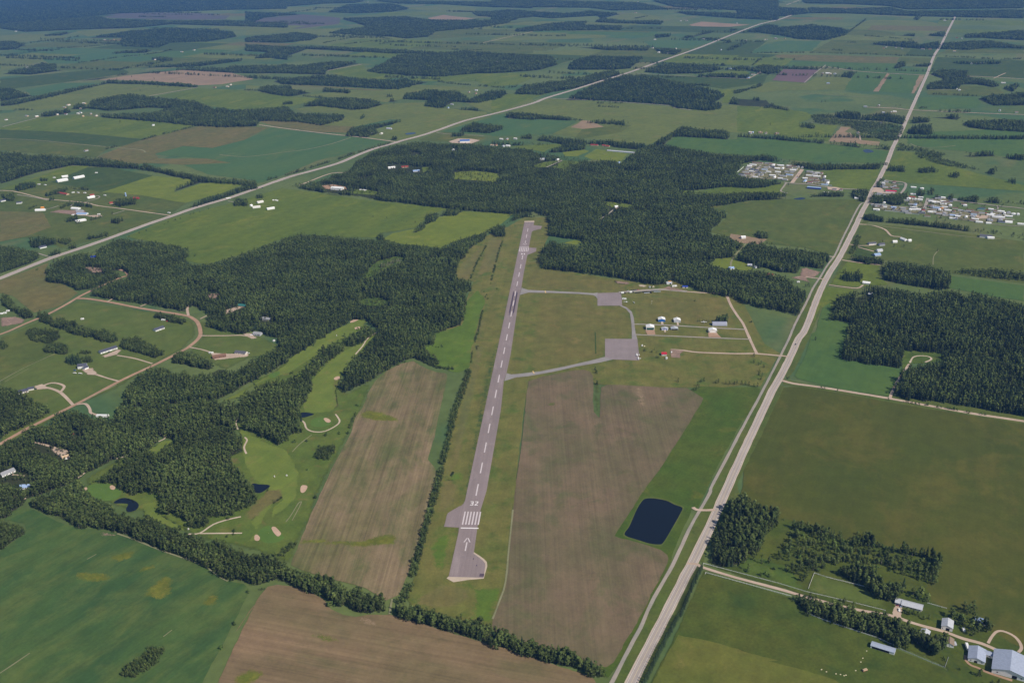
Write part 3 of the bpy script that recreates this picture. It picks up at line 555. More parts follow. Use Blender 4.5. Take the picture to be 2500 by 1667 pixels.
fld('floor', 'a3 1720,372 1800,340 1900,348 1870,375 1760,396', 'dark wet hollow beside the wood edge', name='wet_hollow', cat='ground', feather=6.0)

# ------------------------------------------------------------------ roads
def road(mat, w, spec, label, name='gravel_road', cat='road', **k):
    return ribbon(name, at(spec), w, FM(mat), label, cat, **k)
R1 = 's 1505,1740 c4 1145,1568 1300,1260 1460,950 1590,690 1660,560 1790,290 1835,190 1910,20 c3 2040,1070 2193,745 2299,520 d3 352,405 400,310 448,210 504,90 d2 560,1350 640,1140 700,1000 760,890 840,765 905,640 975,500 1020,400 1075,300 1110,215 1150,150 1190,70 1225,0 d1 1280,1200 1340,1090 1385,990 1430,890 1470,800 1520,690 1560,600 1600,490 1630,430 1660,390 1700,310 1740,230 1787,138'
R2 = 's -140,735 a2 0,940 400,780 640,700 900,610 1200,500 1400,432 1600,362 1850,290 2000,240 2350,115 b2 250,155 500,70 b1 750,1343 900,1280 1050,1222 1200,1180 1290,1152 1450,1110 1600,1060 1800,990 2050,930 2350,850 c1 200,885 450,805 700,730 900,665 1100,605 1300,535 1500,465 1700,395 1850,335 2000,275 2200,200 2350,165 d1 150,215 300,170 450,125 570,95'
def highway(spec, label, w, wl):
    G = at(spec)
    ribbon('highway_shoulder', G, w * 1.33, FM('shoulder'), 'pale gravel shoulder of the ' + label, 'road shoulder', amp=0.5)
    h = ribbon('highway', G, w, FM('highway'), label, 'highway', amp=0.1)
    z = next_z(0.003)
    Gs = smooth_poly(G, 3, closed=False); t = np.gradient(Gs, axis=0); t /= np.hypot(t[:, 0], t[:, 1])[:, None]; nn = np.c_[-t[:, 1], t[:, 0]]
    for o_, nm in ((0.0, 'centre_line'), (wl, 'edge_line'), (-wl, 'edge_line')):
        ribbon(nm, Gs + nn * o_, 0.35, plain('road_paint_white' if o_ else 'road_paint_yellow', (214, 204, 196) if o_ else (206, 188, 150), var=0.12), None, None, parent=h, z=z, smooth=0, amp=0.02)
highway(R1, 'straight pale highway past the airfield', 9.5, 3.7)
highway(R2, 'long diagonal highway crossing behind the airfield', 13.0, 4.6)
road('gravel_grey', 4.2, 's 1465,1720 c4 985,1568 1050,1440 1110,1320 1180,1190 1240,1080 1300,930 1400,750 1480,610 1560,440 1640,270 1712,150 1790,10 c3 1800,1310 1890,1140 2000,930 2090,760 2200,560 2350,270 d3 100,740 190,570 270,400 360,220 420,100 d2 370,1540 480,1300 560,1150 620,1020 680,930 740,830 800,750 860,620 920,500 980,380 1020,325 1075,328', 'narrow grey trail running beside the highway', name='trail', cat='trail')
road('gravel', 6.5, 'd3 370,435 430,452 500,465 700,492 1000,540 1250,582 1500,628 1800,682 2000,716 2350,768 s 2700,1062', 'gravel side road between big field and wood')
road('gravel', 4.6, 'c4 1600,590 1680,595 1740,625 2000,705 2350,797 d4 250,778 500,845 700,900 960,965 1250,1015 1400,1065 1550,1110 1700,1150 1850,1205 2000,1245 2130,1300 2200,1330', 'ranch lane between white fences', name='ranch_lane')
road('gravel', 3.0, 'f1 1740,900 1800,790 1870,715 1960,695 2080,730 2200,800 2280,900 2300,990 2250,1050', 'looping track beside the big barn', name='track', cat='track')
road('gravel_brown', 3.0, 'f1 1360,1100 1370,1190 1450,1270 1580,1320 1700,1380 1900,1450 2150,1530', 'dirt track in front of the barns', name='track', cat='track')
fld('gravel', 'f1 180,205 270,230 300,300 290,400 280,490 120,470 130,350', 'gravel parking pad by the ranch house', name='parking_pad', cat='driveway', amp=0.4)
road('gravel', 7, 'b1 110,1025 300,1052 600,1090 900,1122 1100,1147 1260,1170', 'gravel road meeting the far highway')
road('gravel_brown', 7, 's -80,835 a2 0,1400 200,1315 400,1230 550,1150 650,1090 750,1040 850,995 1000,930 1050,920 1030,885 980,868', 'gravel road entering the wood')
road('gravel_brown', 7.5, 'a2 620,1105 720,1108 900,1135 1150,1185 1500,1240 1580,1268 1625,1310 1645,1390 1620,1440 1550,1500 1500,1530 a3 1300,290 1000,430 700,590 500,690 300,790 200,840 0,955 s -60,1120', 'brown gravel road through the country subdivision')
for w_, s_, l_ in ((5, 'a2 1545,1245 1535,1190 1560,1150', 'short gravel stub into the wood'), (3.5, 'a2 1640,1272 1700,1245', 'short drive to the green roofed house'),
                 (3.5, 'a2 1150,1172 1215,1142', 'short drive entering the trees'), (3.5, 'a2 880,1132 922,1108', 'shorter drive stub entering the trees'),
                 (3.8, 'a2 1650,1410 1850,1410 1980,1407 2090,1425', 'straight drive to the grey house by the wood'), (3.5, 'a3 1555,162 1640,178 1720,200', 'drive to the brown roofed house'),
                 (3.5, 'a3 1250,297 1150,266 1060,245 960,228', 'drive to the long grey roofed house'), (4, 'a3 975,440 880,415 790,385', 'drive to the house with boats'),
                 (5.5, 'a3 600,635 500,535 400,495 300,488', 'curving drive to the dark roofed house'), (4.5, 'a3 360,475 420,455 490,462 528,485 500,525', 'loop of the curving drive'),
                 (4.5, 'a3 630,632 700,625 735,665 745,700 800,715', 'drive bending to the white trailer'), (4, 'a3 265,932 400,970 500,1005', 'drive to the clearing in the trees'),
                 (3, 'a3 100,1205 200,1217', 'drive stub of the grey house')):
    road('gravel', w_, s_, l_, name='driveway', cat='driveway')
for s_, l_ in (('a2 1980,1392 2060,1388 2110,1428 2060,1440', 'gravel yard of the grey house by the wood'), ('a3 1720,205 1850,212 2040,215 2040,238 1760,268', 'dirt yard of the brown roofed houses'),
               ('a3 960,180 1000,185 960,222 860,248 830,235 900,208', 'gravel forecourt of the long grey roofed house'), ('a3 665,345 760,330 798,370 790,395 720,388', 'gravel yard of the house with boats'),
               ('a3 275,480 350,460 420,500 300,512', 'gravel yard of the dark roofed house'), ('a3 400,975 560,1000 560,1050 500,1070 430,1015', 'reddish yard among the trees'),
               ('a2 680,845 860,855 840,890 760,895', 'bare clearing inside the wood'), ('a2 1690,1068 1800,1062 1780,1105 1720,1108', 'brown clearing at the wood edge'),
               ('a2 1835,1205 1960,1165 2000,1175 1940,1200 1850,1238', 'brown yard of the green roofed house'), ('a2 400,400 480,380 700,385 720,430 640,425 480,405', 'muddy corral by the grey barns'),
               ('a2 690,425 830,420 850,435 760,440', 'gravel yard beside the grey barn')):
    fld('dirt' if 'muddy' in l_ or 'clearing' in l_ else 'gravel', s_, l_, name='yard', cat='yard', amp=1)
road('gravel', 5, 'a2 -100,225 100,225 350,285 480,300 700,320 800,345 1000,370 1250,405 1400,425', 'road to the roadside acreages')
for w_, s_ in ((4, 'a2 140,255 300,280 390,300'), (3.5, 'a2 700,315 800,285 815,268 780,262'), (3.5, 'a2 330,370 400,370 480,345'), (3.5, 'a2 920,415 1020,385'), (3.5, 'a2 580,350 600,325'), (4, 'a2 310,735 410,765'), (3, 'a2 1870,305 1920,318')):
    road('gravel_grey', w_, s_, 'short farm drive off the acreage road', name='driveway', cat='driveway', group='farm drives')
road('gravel', 6, 'b2 440,175 500,155 700,80 b1 850,1410 985,1335', 'short service road beside the far highway')
fld('gravel_brown', 'b2 620,180 720,170 820,190 835,215 700,215 640,205', 'gravel yard around the long white warehouse', name='yard', cat='yard')
fld('gravel', 'b1 1660,1162 1740,1137 1850,1140 1925,1152 1850,1180 1690,1175', 'wide gravel lot of the blue roofed shop', name='yard', cat='yard')
road('gravel_grey', 4, 'b1 1560,1088 1700,1105 1950,1115', 'track along the far paddock', name='track', cat='track')
road('trail', 5, 'a1 1800,1270 1950,1285 2100,1280 2350,1247 b1 500,1227 700,1182 860,1130', 'pale track crossing the blue green field', name='track', cat='track')
road('trail', 6, 'a1 0,1138 300,1152 600,1180 900,1207 1150,1230 1190,1250', 'pale lane across the distant pasture', name='track', cat='track')
road('gravel_grey', 6, 'a1 20,1042 300,970', 'lane to the distant farm', name='track', cat='track')
road('gravel', 6, 'a1 1225,788 1620,718', 'short gravel road below the tan field')
road('gravel', 7, 'b1 665,582 950,530', 'gravel road beside a distant wood')
road('gravel', 7, 'b1 1945,352 2350,262 c1 0,335 300,285', 'straight gravel road between distant pastures')
road('gravel_grey', 6, 'c1 480,808 800,822 1200,848 1480,870 1500,885 1640,905', 'lane along the lower edge of a far wood')
road('gravel_grey', 6, 'c1 1120,600 1680,630 2100,648', 'lane between two distant woods')
road('gravel', 7, 'd1 710,545 980,585 1240,603 1545,618', 'gravel road above the two crop blocks')
road('gravel', 7, 'd1 1560,618 2000,630 2350,650', 'gravel road past a distant wood')
road('gravel', 8, 'd1 1040,880 1300,890 1430,903 2000,930 2350,942 s 2700,290', 'gravel crossroad over the far highway')
road('gravel_grey', 5, 'd1 550,680 640,600 725,535', 'lane beside the purple field')
road('gravel', 5, 'd1 2100,645 2200,600', 'short distant lane')
road('gravel', 5, 'c1 2110,645 2200,598', 'farm drive beside a distant yard', name='driveway', cat='driveway')
road('trail', 4, 'd1 540,765 700,778 1050,798 1240,800', 'pale track across the dark crop', name='track', cat='track')
road('gravel', 5, 'd1 1000,1105 1010,1150', 'drive in the tan farmyard', name='driveway', cat='driveway')
road('trail', 4, 'd1 1420,1180 1480,1205 1580,1212 1700,1205 1790,1195', 'pale track in the right hand crop', name='track', cat='track')
road('gravel_grey', 5, 'd1 1560,740 1800,740', 'farm lane beside a small wood', name='driveway', cat='driveway')
road('gravel', 9, 'd1 400,45 450,25 520,0', 'distant piece of the diagonal highway', name='highway', cat='highway')
road('gravel_grey', 6, 'c1 905,138 990,112', 'short distant lane', name='track', cat='track')
road('gravel_grey', 4, 'c2 880,460 960,410 1000,375', 'pale track into the wood clearing', name='track', cat='track')
fld('dirt', 'c2 990,345 1060,335 1070,360 1020,375', 'bare spot in the wood clearing', name='bare_plot', cat='dirt')
fld('hay', 'c2 910,330 940,312 1170,340 1110,362 1040,352 990,358', 'grassy clearing inside the wood')
fld('lime', 'b2 1710,72 1880,60 2085,85 2050,150 1850,137 1710,127', 'yellow green square clearing in the big wood')
fld('lime', 'c2 590,650 680,628 760,642 690,668', 'small bright clearing near the runway end')
fld('lime', 'c2 0,82 70,85 40,150 0,160', 'bright clearing at the wood edge')
fld('hay', 'b2 880,212 960,208 1110,236 1050,258 880,248', 'lawn behind the white warehouse')
fld('hay', 'b2 1440,30 1540,28 1450,78', 'small lawn in the wood')
road('gravel_grey', 5, 'c2 450,30 520,0 c1 580,1315', 'track beside a lawn in the wood', name='track', cat='track')
road('trail', 4, 'c2 1960,850 1970,790 2040,700 2085,655', 'pale drive through the wood', name='driveway', cat='driveway')
road('gravel', 4.5, 'd2 800,765 750,760', 'short farm approach across the trail', name='driveway', cat='driveway')
road('gravel', 4.5, 'd2 715,955 690,945 560,930', 'approach to the sandy yard', name='driveway', cat='driveway')
road('gravel', 4.5, 'd2 860,790 950,805 1060,820 1165,830', 'drive along the hedge by the square wood', name='driveway', cat='driveway')
road('gravel', 4, 'd2 750,993 850,1008 980,1022 1030,995', 'drive to the spruce clump house', name='driveway', cat='driveway')
road('gravel', 5, 'd2 1000,497 1100,505 1210,540 1260,590 1340,600', 'curving drive to the white farmhouse', name='driveway', cat='driveway')
road('trail', 3.5, 'd2 1060,500 1400,540 1800,590 2160,620', 'pale track along the pasture edge', name='track', cat='track')
road('gravel', 4, 'd2 910,660 1000,672 1110,668 1140,650', 'drive to the pair of grey roofed houses', name='driveway', cat='driveway')
road('gravel', 4, 'd2 990,685 1120,720', 'drive to the grey shed', name='driveway', cat='driveway')
road('gravel', 4, 'd3 1250,580 1290,480 1360,370 1410,300', 'brown track beside the wood', name='track', cat='track')
road('path', 3.0, 'd3 1415,290 1440,245 1500,232 1570,240 1590,262 1540,285', 'round track in the weedy clearing', name='track', cat='track')
road('gravel', 5, 'c4 1650,130 1680,150 1760,155 1830,150', 'short approach from highway to the pond', name='driveway', cat='driveway')
road('trail', 2.5, 'b4 1200,880 1190,940 1180,1005', 'field track between two hedges', name='track', cat='track')
for s_, l_ in (('a4 1545,350 1640,342 1750,270 1880,228 1975,208', 'curved golf cart path by the hedge'), ('a4 1640,345 1985,342', 'straight golf cart path by the hedge'),
               ('b3 445,755 480,780 500,830 560,855 650,850 740,805 770,770 755,735 735,710', 'golf cart path looping round the green'), ('b3 1090,30 1000,90 960,150 900,220', 'golf cart path along the wood'),
               ('a3 1960,748 1932,770 1938,810 1950,835', 'golf cart path at the fairway corner'), ('a3 2005,900 2025,925 2000,980 2020,1035', 'golf cart path bending beside the fairway'),
               ('a3 1315,870 1355,905 1300,935', 'golf cart path end in the trees'), ('a3 955,1075 1055,1048', 'golf cart path piece in the trees'), ('a3 640,1235 695,1190', 'golf cart path piece by the hedge'), ('a3 150,1415 215,1400', 'path stub above the crop field')):
    road('path', 2.6, s_, l_, name='footpath', cat='path', amp=0.15)
for s_, l_ in (('a4 2220,295 2250,285 2285,315 2310,350 2280,375 2245,345', 'long pale sand bunker beside the green'), ('a4 2085,360 2110,352 2135,380 2120,408 2085,400', 'round sand bunker beside the green'),
               ('b3 450,1300 475,1288 510,1298 495,1340 465,1360 445,1345', 'kidney shaped sand bunker beside the fairway'), ('b3 635,745 665,740 702,765 685,782 655,775', 'sand bunker on the ringed green'),
               ('b3 718,420 740,402 772,400 770,425 735,432', 'sand bunker beside the striped fairway'), ('a3 898,1300 920,1290 950,1310 935,1332 905,1325', 'sand bunker beside the crescent pond green'),
               ('a3 690,1315 710,1308 718,1325 700,1335', 'half hidden sand bunker by the hedge'), ('b2 850,1300 880,1280 930,1280 870,1305', 'sand bunker at the top of the long fairway'),
               ('b2 890,1345 930,1335 945,1350 900,1360', 'sand bunker near the top of the long fairway')):
    G = at(s_); sheet('sand_bunker', G.mean(0) + (G - G.mean(0)) * .88, FM('sand'), l_, 'bunker', amp=0.3, smooth=True)

for w_, s_, l_ in ((2.2, 'a4 960,345 1120,402 1300,476 1500,546 1600,578 1700,628 1800,698 1870,735', 'pale bare margin between crop and tree belt'), (1.6, 'a4 0,1490 90,1430 245,1325', 'pale wheel mark in the green crop'), (1.4, 'a4 715,557 790,515', 'short pale wheel mark in the green crop'), (1.2, 'a4 1340,1190 1410,1135', 'short pale scratch in the green crop'),
                 (1.6, 'a3 0,440 200,330 450,215', 'faint wheel track over the subdivision lots'), (1.2, 'a3 40,445 240,335', 'second faint wheel track over the lots'), (2.0, 'a3 700,595 850,520 960,470', 'faint ditch track beside the gravel road'), (1.5, 'b3 380,1020 450,950 540,880', 'worn cart track across the golf rough'), (1.5, 'b4 330,250 370,200 430,100 455,95 400,170 380,240', 'worn cart loop on the golf rough'),
                 (2.0, 'c4 10,1045 60,915 115,740 145,440 175,150', 'pale worn edge of the ploughed field'), (1.6, 'c2 300,805 420,800', 'faint mark on the mown grass'), (2.0, 'd2 1605,830 1610,760 1650,710', 'faint track in the open pasture'), (2.2, 'c2 850,1380 855,1560 c3 860,210', 'dark drain line in the infield')):
    ribbon('wheel_track' if 'drain' not in l_ else 'drain_line', at(s_), w_, FM('trail' if 'drain' not in l_ else 'dark'), l_, 'track', amp=.3)
for s_ in ('a3 1060,575 1160,590 1175,635 1080,640', 'a3 1190,345 1320,345 1360,400 1250,440 1150,420', 'a3 1050,520 1110,500 1120,560 1050,560', 'b2 900,1100 1100,1090 1250,1150 1100,1180 900,1160'):
    fld('brush', s_, 'light brushy opening inside the woods', name='brushy_ground', cat='brush', group='brushy openings in the woods')
# ------------------------------------------------------------------ airfield paving
LN = np.array([1280.5, 543.3]), np.array([1096.0, 1410.0]); RN = np.array([1303.7, 543.2]), np.array([1150.6, 1410.0])
def edge(side, y):
    a, b = side; t = (y - a[1]) / (b[1] - a[1]); return a + (b - a) * t
run_px = [LN[0], RN[0]]
south = PX('z4 1130,570 1120,620 1300,740 1450,860 1530,960 1540,1060 1470,1480 225,1445')
fringe = sheet('gravel_fringe', gnd(np.vstack([PX('z4 1125,560 1330,690 1480,800 1590,910 1610,1060 1540,1300 1480,1510 900,1560 400,1640 150,1500 225,1430')])), FM('path'), 'pale gravel fringe round the runway end', 'gravel', amp=1.0)
fld('path', 'z1 1170,345 1180,300 1530,290 1530,350', 'pale gravel fringe at the far runway end', name='gravel_fringe', cat='gravel')
P = np.vstack([PX('z1 1180,335 1520,335 1510,450 1640,462 1800,478 1790,520 1770,580 1600,620 1500,645 1440,690 1335,1235 1330,1252 1610,1262 1600,1340 1590,1390 1450,1450 1310,1500 1280,1530'),
               PX('z2 1300,560 1215,1085 1170,1290 1115,1568'), [edge(RN, 867)], PX('b3 2135,385 2115,440'), [edge(RN, 1000)], [edge(RN, 1200)], PX('z3 1480,600 1375,1190'), south,
               [edge(LN, 1300)], PX('z3 790,1158 310,1130 360,960 400,780 430,700 620,580 800,480 870,455 930,400 985,300 1045,0'), [edge(LN, 1000)], [edge(LN, 760)]])
runway = sheet('runway', gnd(P), FM('asphalt'), 'long grey asphalt runway with white markings', 'runway', amp=0.0, step=25)
for s_, l_ in (('c3 105,440 125,375 160,385 200,383 400,360 600,320 800,275 935,240 c3 1000,262 900,285 700,320 500,365 300,400 200,410', 'grey taxiway to the square apron'),
               ('c2 233,1078 247,1018 265,1025 300,1036 430,1042 500,1045 720,1055 830,1063 870,1058 868,1110 855,1090 830,1078 700,1068 480,1060 300,1058', 'grey taxiway to the upper apron'),
               ('c2 1060,1160 1110,1180 1150,1215 1165,1260 1180,1385 1195,1440 1150,1440 1150,1380 1145,1300 1135,1230 1100,1190 1050,1166', 'curved grey taxiway joining both aprons')):
    fld('asphalt_grey', s_, l_, name='taxiway', cat='taxiway', amp=0.2)
fld('apron', 'c2 868,1062 1060,1056 1068,1110 1070,1165 868,1166', 'upper grey parking apron', name='apron', cat='apron', amp=0)
fld('apron', 'c3 930,93 1150,95 1195,95 1205,180 1212,271 1000,263 930,245', 'square grey parking apron with parked planes', name='apron', cat='apron', amp=0)
for w_, s_, l_ in ((5, 'c2 1600,1050 1750,1060 1880,1065 1925,1080 1955,1150 2000,1225 2060,1310 2110,1420 2150,1510 2175,1560', 'perimeter gravel road of the airfield'), (4.5, 'c2 1165,1316 1400,1322 1700,1340 2085,1360', 'upper hangar lane'),
                 (4.5, 'c2 1180,1402 1500,1415 1800,1428 2120,1440', 'lower hangar lane'), (5.0, 'c3 1470,180 1580,190 1700,205 2000,215 2170,215 2350,231 d3 360,232 420,240', 'airfield entrance road'), (10, 'c2 1045,1056 1150,1048 1300,1036 1420,1032 1600,1049', 'equipment lane above the field')):
    road('gravel_grey' if 'lane' in l_ else 'gravel', w_, s_, l_)
fld('dirt', 'c3 1462,176 1580,190 1548,215 1550,252 1470,246', 'bare parking pad by the terminal', name='parking_pad', cat='yard', amp=1)
fld('dirt', 'h1 1180,330 1290,290 1340,260 1400,300 1720,370 1600,385 1350,370', 'bare ground by the far sheds', name='yard', cat='yard', amp=1)
fld('dirt', 'h1 70,150 350,170 480,200 400,240 150,220', 'disturbed soil near the wood', name='bare_plot', cat='dirt', amp=1)
fld('path', 'h1 630,260 690,235 850,260 800,300 680,285', 'pale spoil heap spread by the wood', name='bare_plot', cat='dirt', smooth=True)
for s_, l_ in (('h1 800,1285 1010,1280 1035,1385 850,1385', 'gravel apron of the green fronted hangar'), ('h2 450,1145 780,1150 950,1330 470,1310', 'gravel apron of the wide white hangar')):
    fld('gravel_brown', s_, l_, name='hangar_apron', cat='apron', amp=0.4)
for s_, l_ in (('h1 1160,1092 1210,1092 1222,1150 1165,1150', 'concrete ramp of the blue hangar'), ('h1 1520,1105 1560,1105 1575,1168 1530,1168', 'concrete ramp of the white hangar'), ('h1 1235,1285 1275,1285 1275,1335 1240,1335', 'concrete ramp of the blue striped hangar')):
    fld('path', s_, l_, name='hangar_ramp', cat='apron', amp=0)

# runway paint, laid out along the runway itself
WHITE = plain('runway_paint', (226, 218, 214), rough=0.7, var=0.07, scale=0.5)
OLDWHITE = plain('worn_runway_paint', (204, 192, 190), rough=0.8, var=0.1, scale=0.4)
RUB = plain('tyre_rubber_stain', (92, 78, 88), rough=0.9, var=0.2, scale=0.15)
ctr = gnd([(edge(LN, y) + edge(RN, y)) / 2 for y in (620.0, 1240.0)])
RO = ctr[1]; RU = ctr[0] - ctr[1]; RU /= np.hypot(*RU); RV = np.array([RU[1], -RU[0]])     # along (away), across (rightwards)
def rl(x, y): return RO + RV * x + RU * y
def along(px): return float((gnd([px])[0] - RO) @ RU)
ZP = next_z(0.003); ZR = next_z(0.003)
def paint(name, quads, mat=WHITE, z=ZP, parent=runway):
    V, F = [], []
    for q in quads:
        b0 = len(V); V += [(*rl(x, y), z) for x, y in q]; F.append(tuple(range(b0, b0 + len(q))))
    me = bpy.data.meshes.new(name); me.from_pydata(V, [], F); me.update()
    bm = bmesh.new(); bm.from_mesh(me); bmesh.ops.recalc_face_normals(bm, faces=bm.faces)
    for f in bm.faces:
        if f.normal.z < 0: f.normal_flip()
    bm.to_mesh(me); bm.free()
    return link_mesh(name, me, parent, mat)
def box(x0, x1, y0, y1): return [(x0, y0), (x1, y0), (x1, y1), (x0, y1)]
for tx, ty in [(245, 770), (235, 843), (218, 910), (205, 985), (188, 1065), (175, 1145), (155, 1232), (137, 1326), (118, 1424)]:
    y = along(PX(f'c2 {tx},{ty}')[0]); paint('centre_stripe', [box(-0.85, 0.85, y - 15, y + 15)], OLDWHITE)
for tx, ty in [(2110, 190), (2090, 300), (2065, 420), (2042, 545), (2015, 683), (1985, 827), (1955, 983), (1923, 1150), (1885, 1330)]:
    y = along(PX(f'b3 {tx},{ty}')[0]); paint('centre_stripe', [box(-0.85, 0.85, y - 15, y + 15)], OLDWHITE)
yb0, yb1 = along(PX('z3 860,1062')[0]), along(PX('z3 940,645')[0]); yt = along(PX('z3 1080,1175')[0])
for k in (-10, -6, -2, 2, 6, 10): paint('threshold_stripe', [box(k - 0.9, k + 0.9, yb0, yb1)], OLDWHITE)
paint('threshold_bar', [box(-11.3, 11.3, yt - 1.2, yt + 1.2)], WHITE)
nb0, nb1 = along(PX('z1 1120,1395')[0]), along(PX('z1 1145,1262')[0]); nt_ = along(PX('z1 1160,1238')[0])
for k in (-10, -6, -2, 2, 6, 10): paint('threshold_stripe', [box(k - 0.9, k + 0.9, nb0, nb1)], OLDWHITE)
paint('threshold_bar', [box(-11.3, 11.3, nt_ - 1.2, nt_ + 1.2)], WHITE)
def glyph(ch, cx, cy, w, h, s, flip=1):
    """strokes of one painted numeral, read when looking along +y (flip=-1: from the far end)"""
    t = s; l, r, bt, tp = -w / 2, w / 2, -h / 2, h / 2
    Q = {'3': [box(l, r, tp - 1.3 * t, tp), box(l, r, bt, bt + 1.3 * t), box(l + w * 0.25, r, -0.65 * t, 0.65 * t), box(r - t, r, bt + 1.3 * t, -0.65 * t), box(r - t, r, 0.65 * t, tp - 1.3 * t)],
         '2': [box(l, r, tp - 1.3 * t, tp), box(l, r, bt, bt + 1.3 * t), box(r - t, r, h * 0.12, tp - 1.3 * t), [(l, bt + 1.3 * t), (l + 1.3 * t, bt + 1.3 * t), (r, h * 0.12), (r - 1.3 * t, h * 0.12)]],
         '1': [box(-t * 0.6, t * 0.6, bt, tp), [(-t * 0.6, tp), (-t * 1.8, tp - 2 * t), (-t * 0.6, tp - 1.6 * t)]],
         '4': [box(r - 1.6 * t, r - 0.6 * t, bt, tp), box(l, r - 1.6 * t, -h * 0.18, -h * 0.18 + 1.2 * t), [(l, -h * 0.18 + 1.2 * t), (l + 1.1 * t, -h * 0.18 + 1.2 * t), (r - 1.6 * t, tp), (r - 2.6 * t, tp)]]}[ch]
    return [[(cx + flip * x, cy + flip * y) for x, y in q] for q in Q]
y3 = along(PX('z3 1240,385')[0])
paint('runway_number', glyph('3', -3.4, y3, 4.2, 9.6, 1.15), WHITE); paint('runway_number', glyph('2', 2.6, y3, 4.2, 9.6, 1.15), WHITE)
y1 = along(PX('z1 1095,1478')[0])
paint('runway_number', glyph('1', 3.0, y1, 3.0, 9.6, 1.4, -1), WHITE); paint('runway_number', glyph('4', -2.6, y1, 4.6, 9.6, 1.3, -1), WHITE)
ya, yh = along(PX('z4 765,520')[0]), along(PX('z4 850,60')[0])
paint('arrow_marking', [box(-0.8, 0.8, ya, yh - 9), [(0, yh), (-1.3, yh), (-4.4, yh - 9.0), (-2.8, yh - 9.0)][::1], [(0, yh), (1.3, yh), (4.4, yh - 9.0), (2.8, yh - 9.0)]], OLDWHITE)
for s_ in ('z1 1292,620', 'z1 1245,840'):
    y = along(PX(s_)[0]); paint('centre_stripe', [box(-0.7, 0.7, y - 14, y + 14)], OLDWHITE)
y = along(PX('z1 1195,1070')[0]); paint('arrow_marking', [box(-0.7, 0.7, y - 8, y + 16), [(0, y - 20), (1.2, y - 18), (4.4, y - 8), (2.8, y - 8)], [(0, y - 20), (-1.2, y - 18), (-4.4, y - 8), (-2.8, y - 8)]], OLDWHITE)
y0, y1_ = along(PX('z2 1000,1195')[0]), along(PX('c2 155,1245')[0])
for x in (-3.9, 3.3):
    for k in range(3): paint('tyre_mark', [box(x - 1.5 + k * 0.9, x - 0.3 + k * 0.9, y1_ + 14 * abs(k - 1), y0 - 6 * k)], RUB, z=ZR)
for s_, w, h in (('z4 1412,1385', 5.5, 6), ('z4 1225,1040', 1.5, 3), ('z4 1113,805', 1.2, 3)):
    q = gnd(PX(s_))[0] - RO; x, y = q @ RV, q @ RU; paint('tyre_mark', [box(x - w / 2, x + w / 2, y - h / 2, y + h / 2)], RUB, z=ZR)
for s_ in ('z2 1985,1215', 'c3 345,368'):
    a, b_ = (PX('z2 1970,1185 1990,1255') if 'z2' in s_ else PX('c3 338,358 350,378'))
    ribbon('hold_line', gnd([a, b_]), 2.0, plain('yellow_paint', (214, 180, 120)), None, None, parent=runway, z=ZP, smooth=0, amp=0)
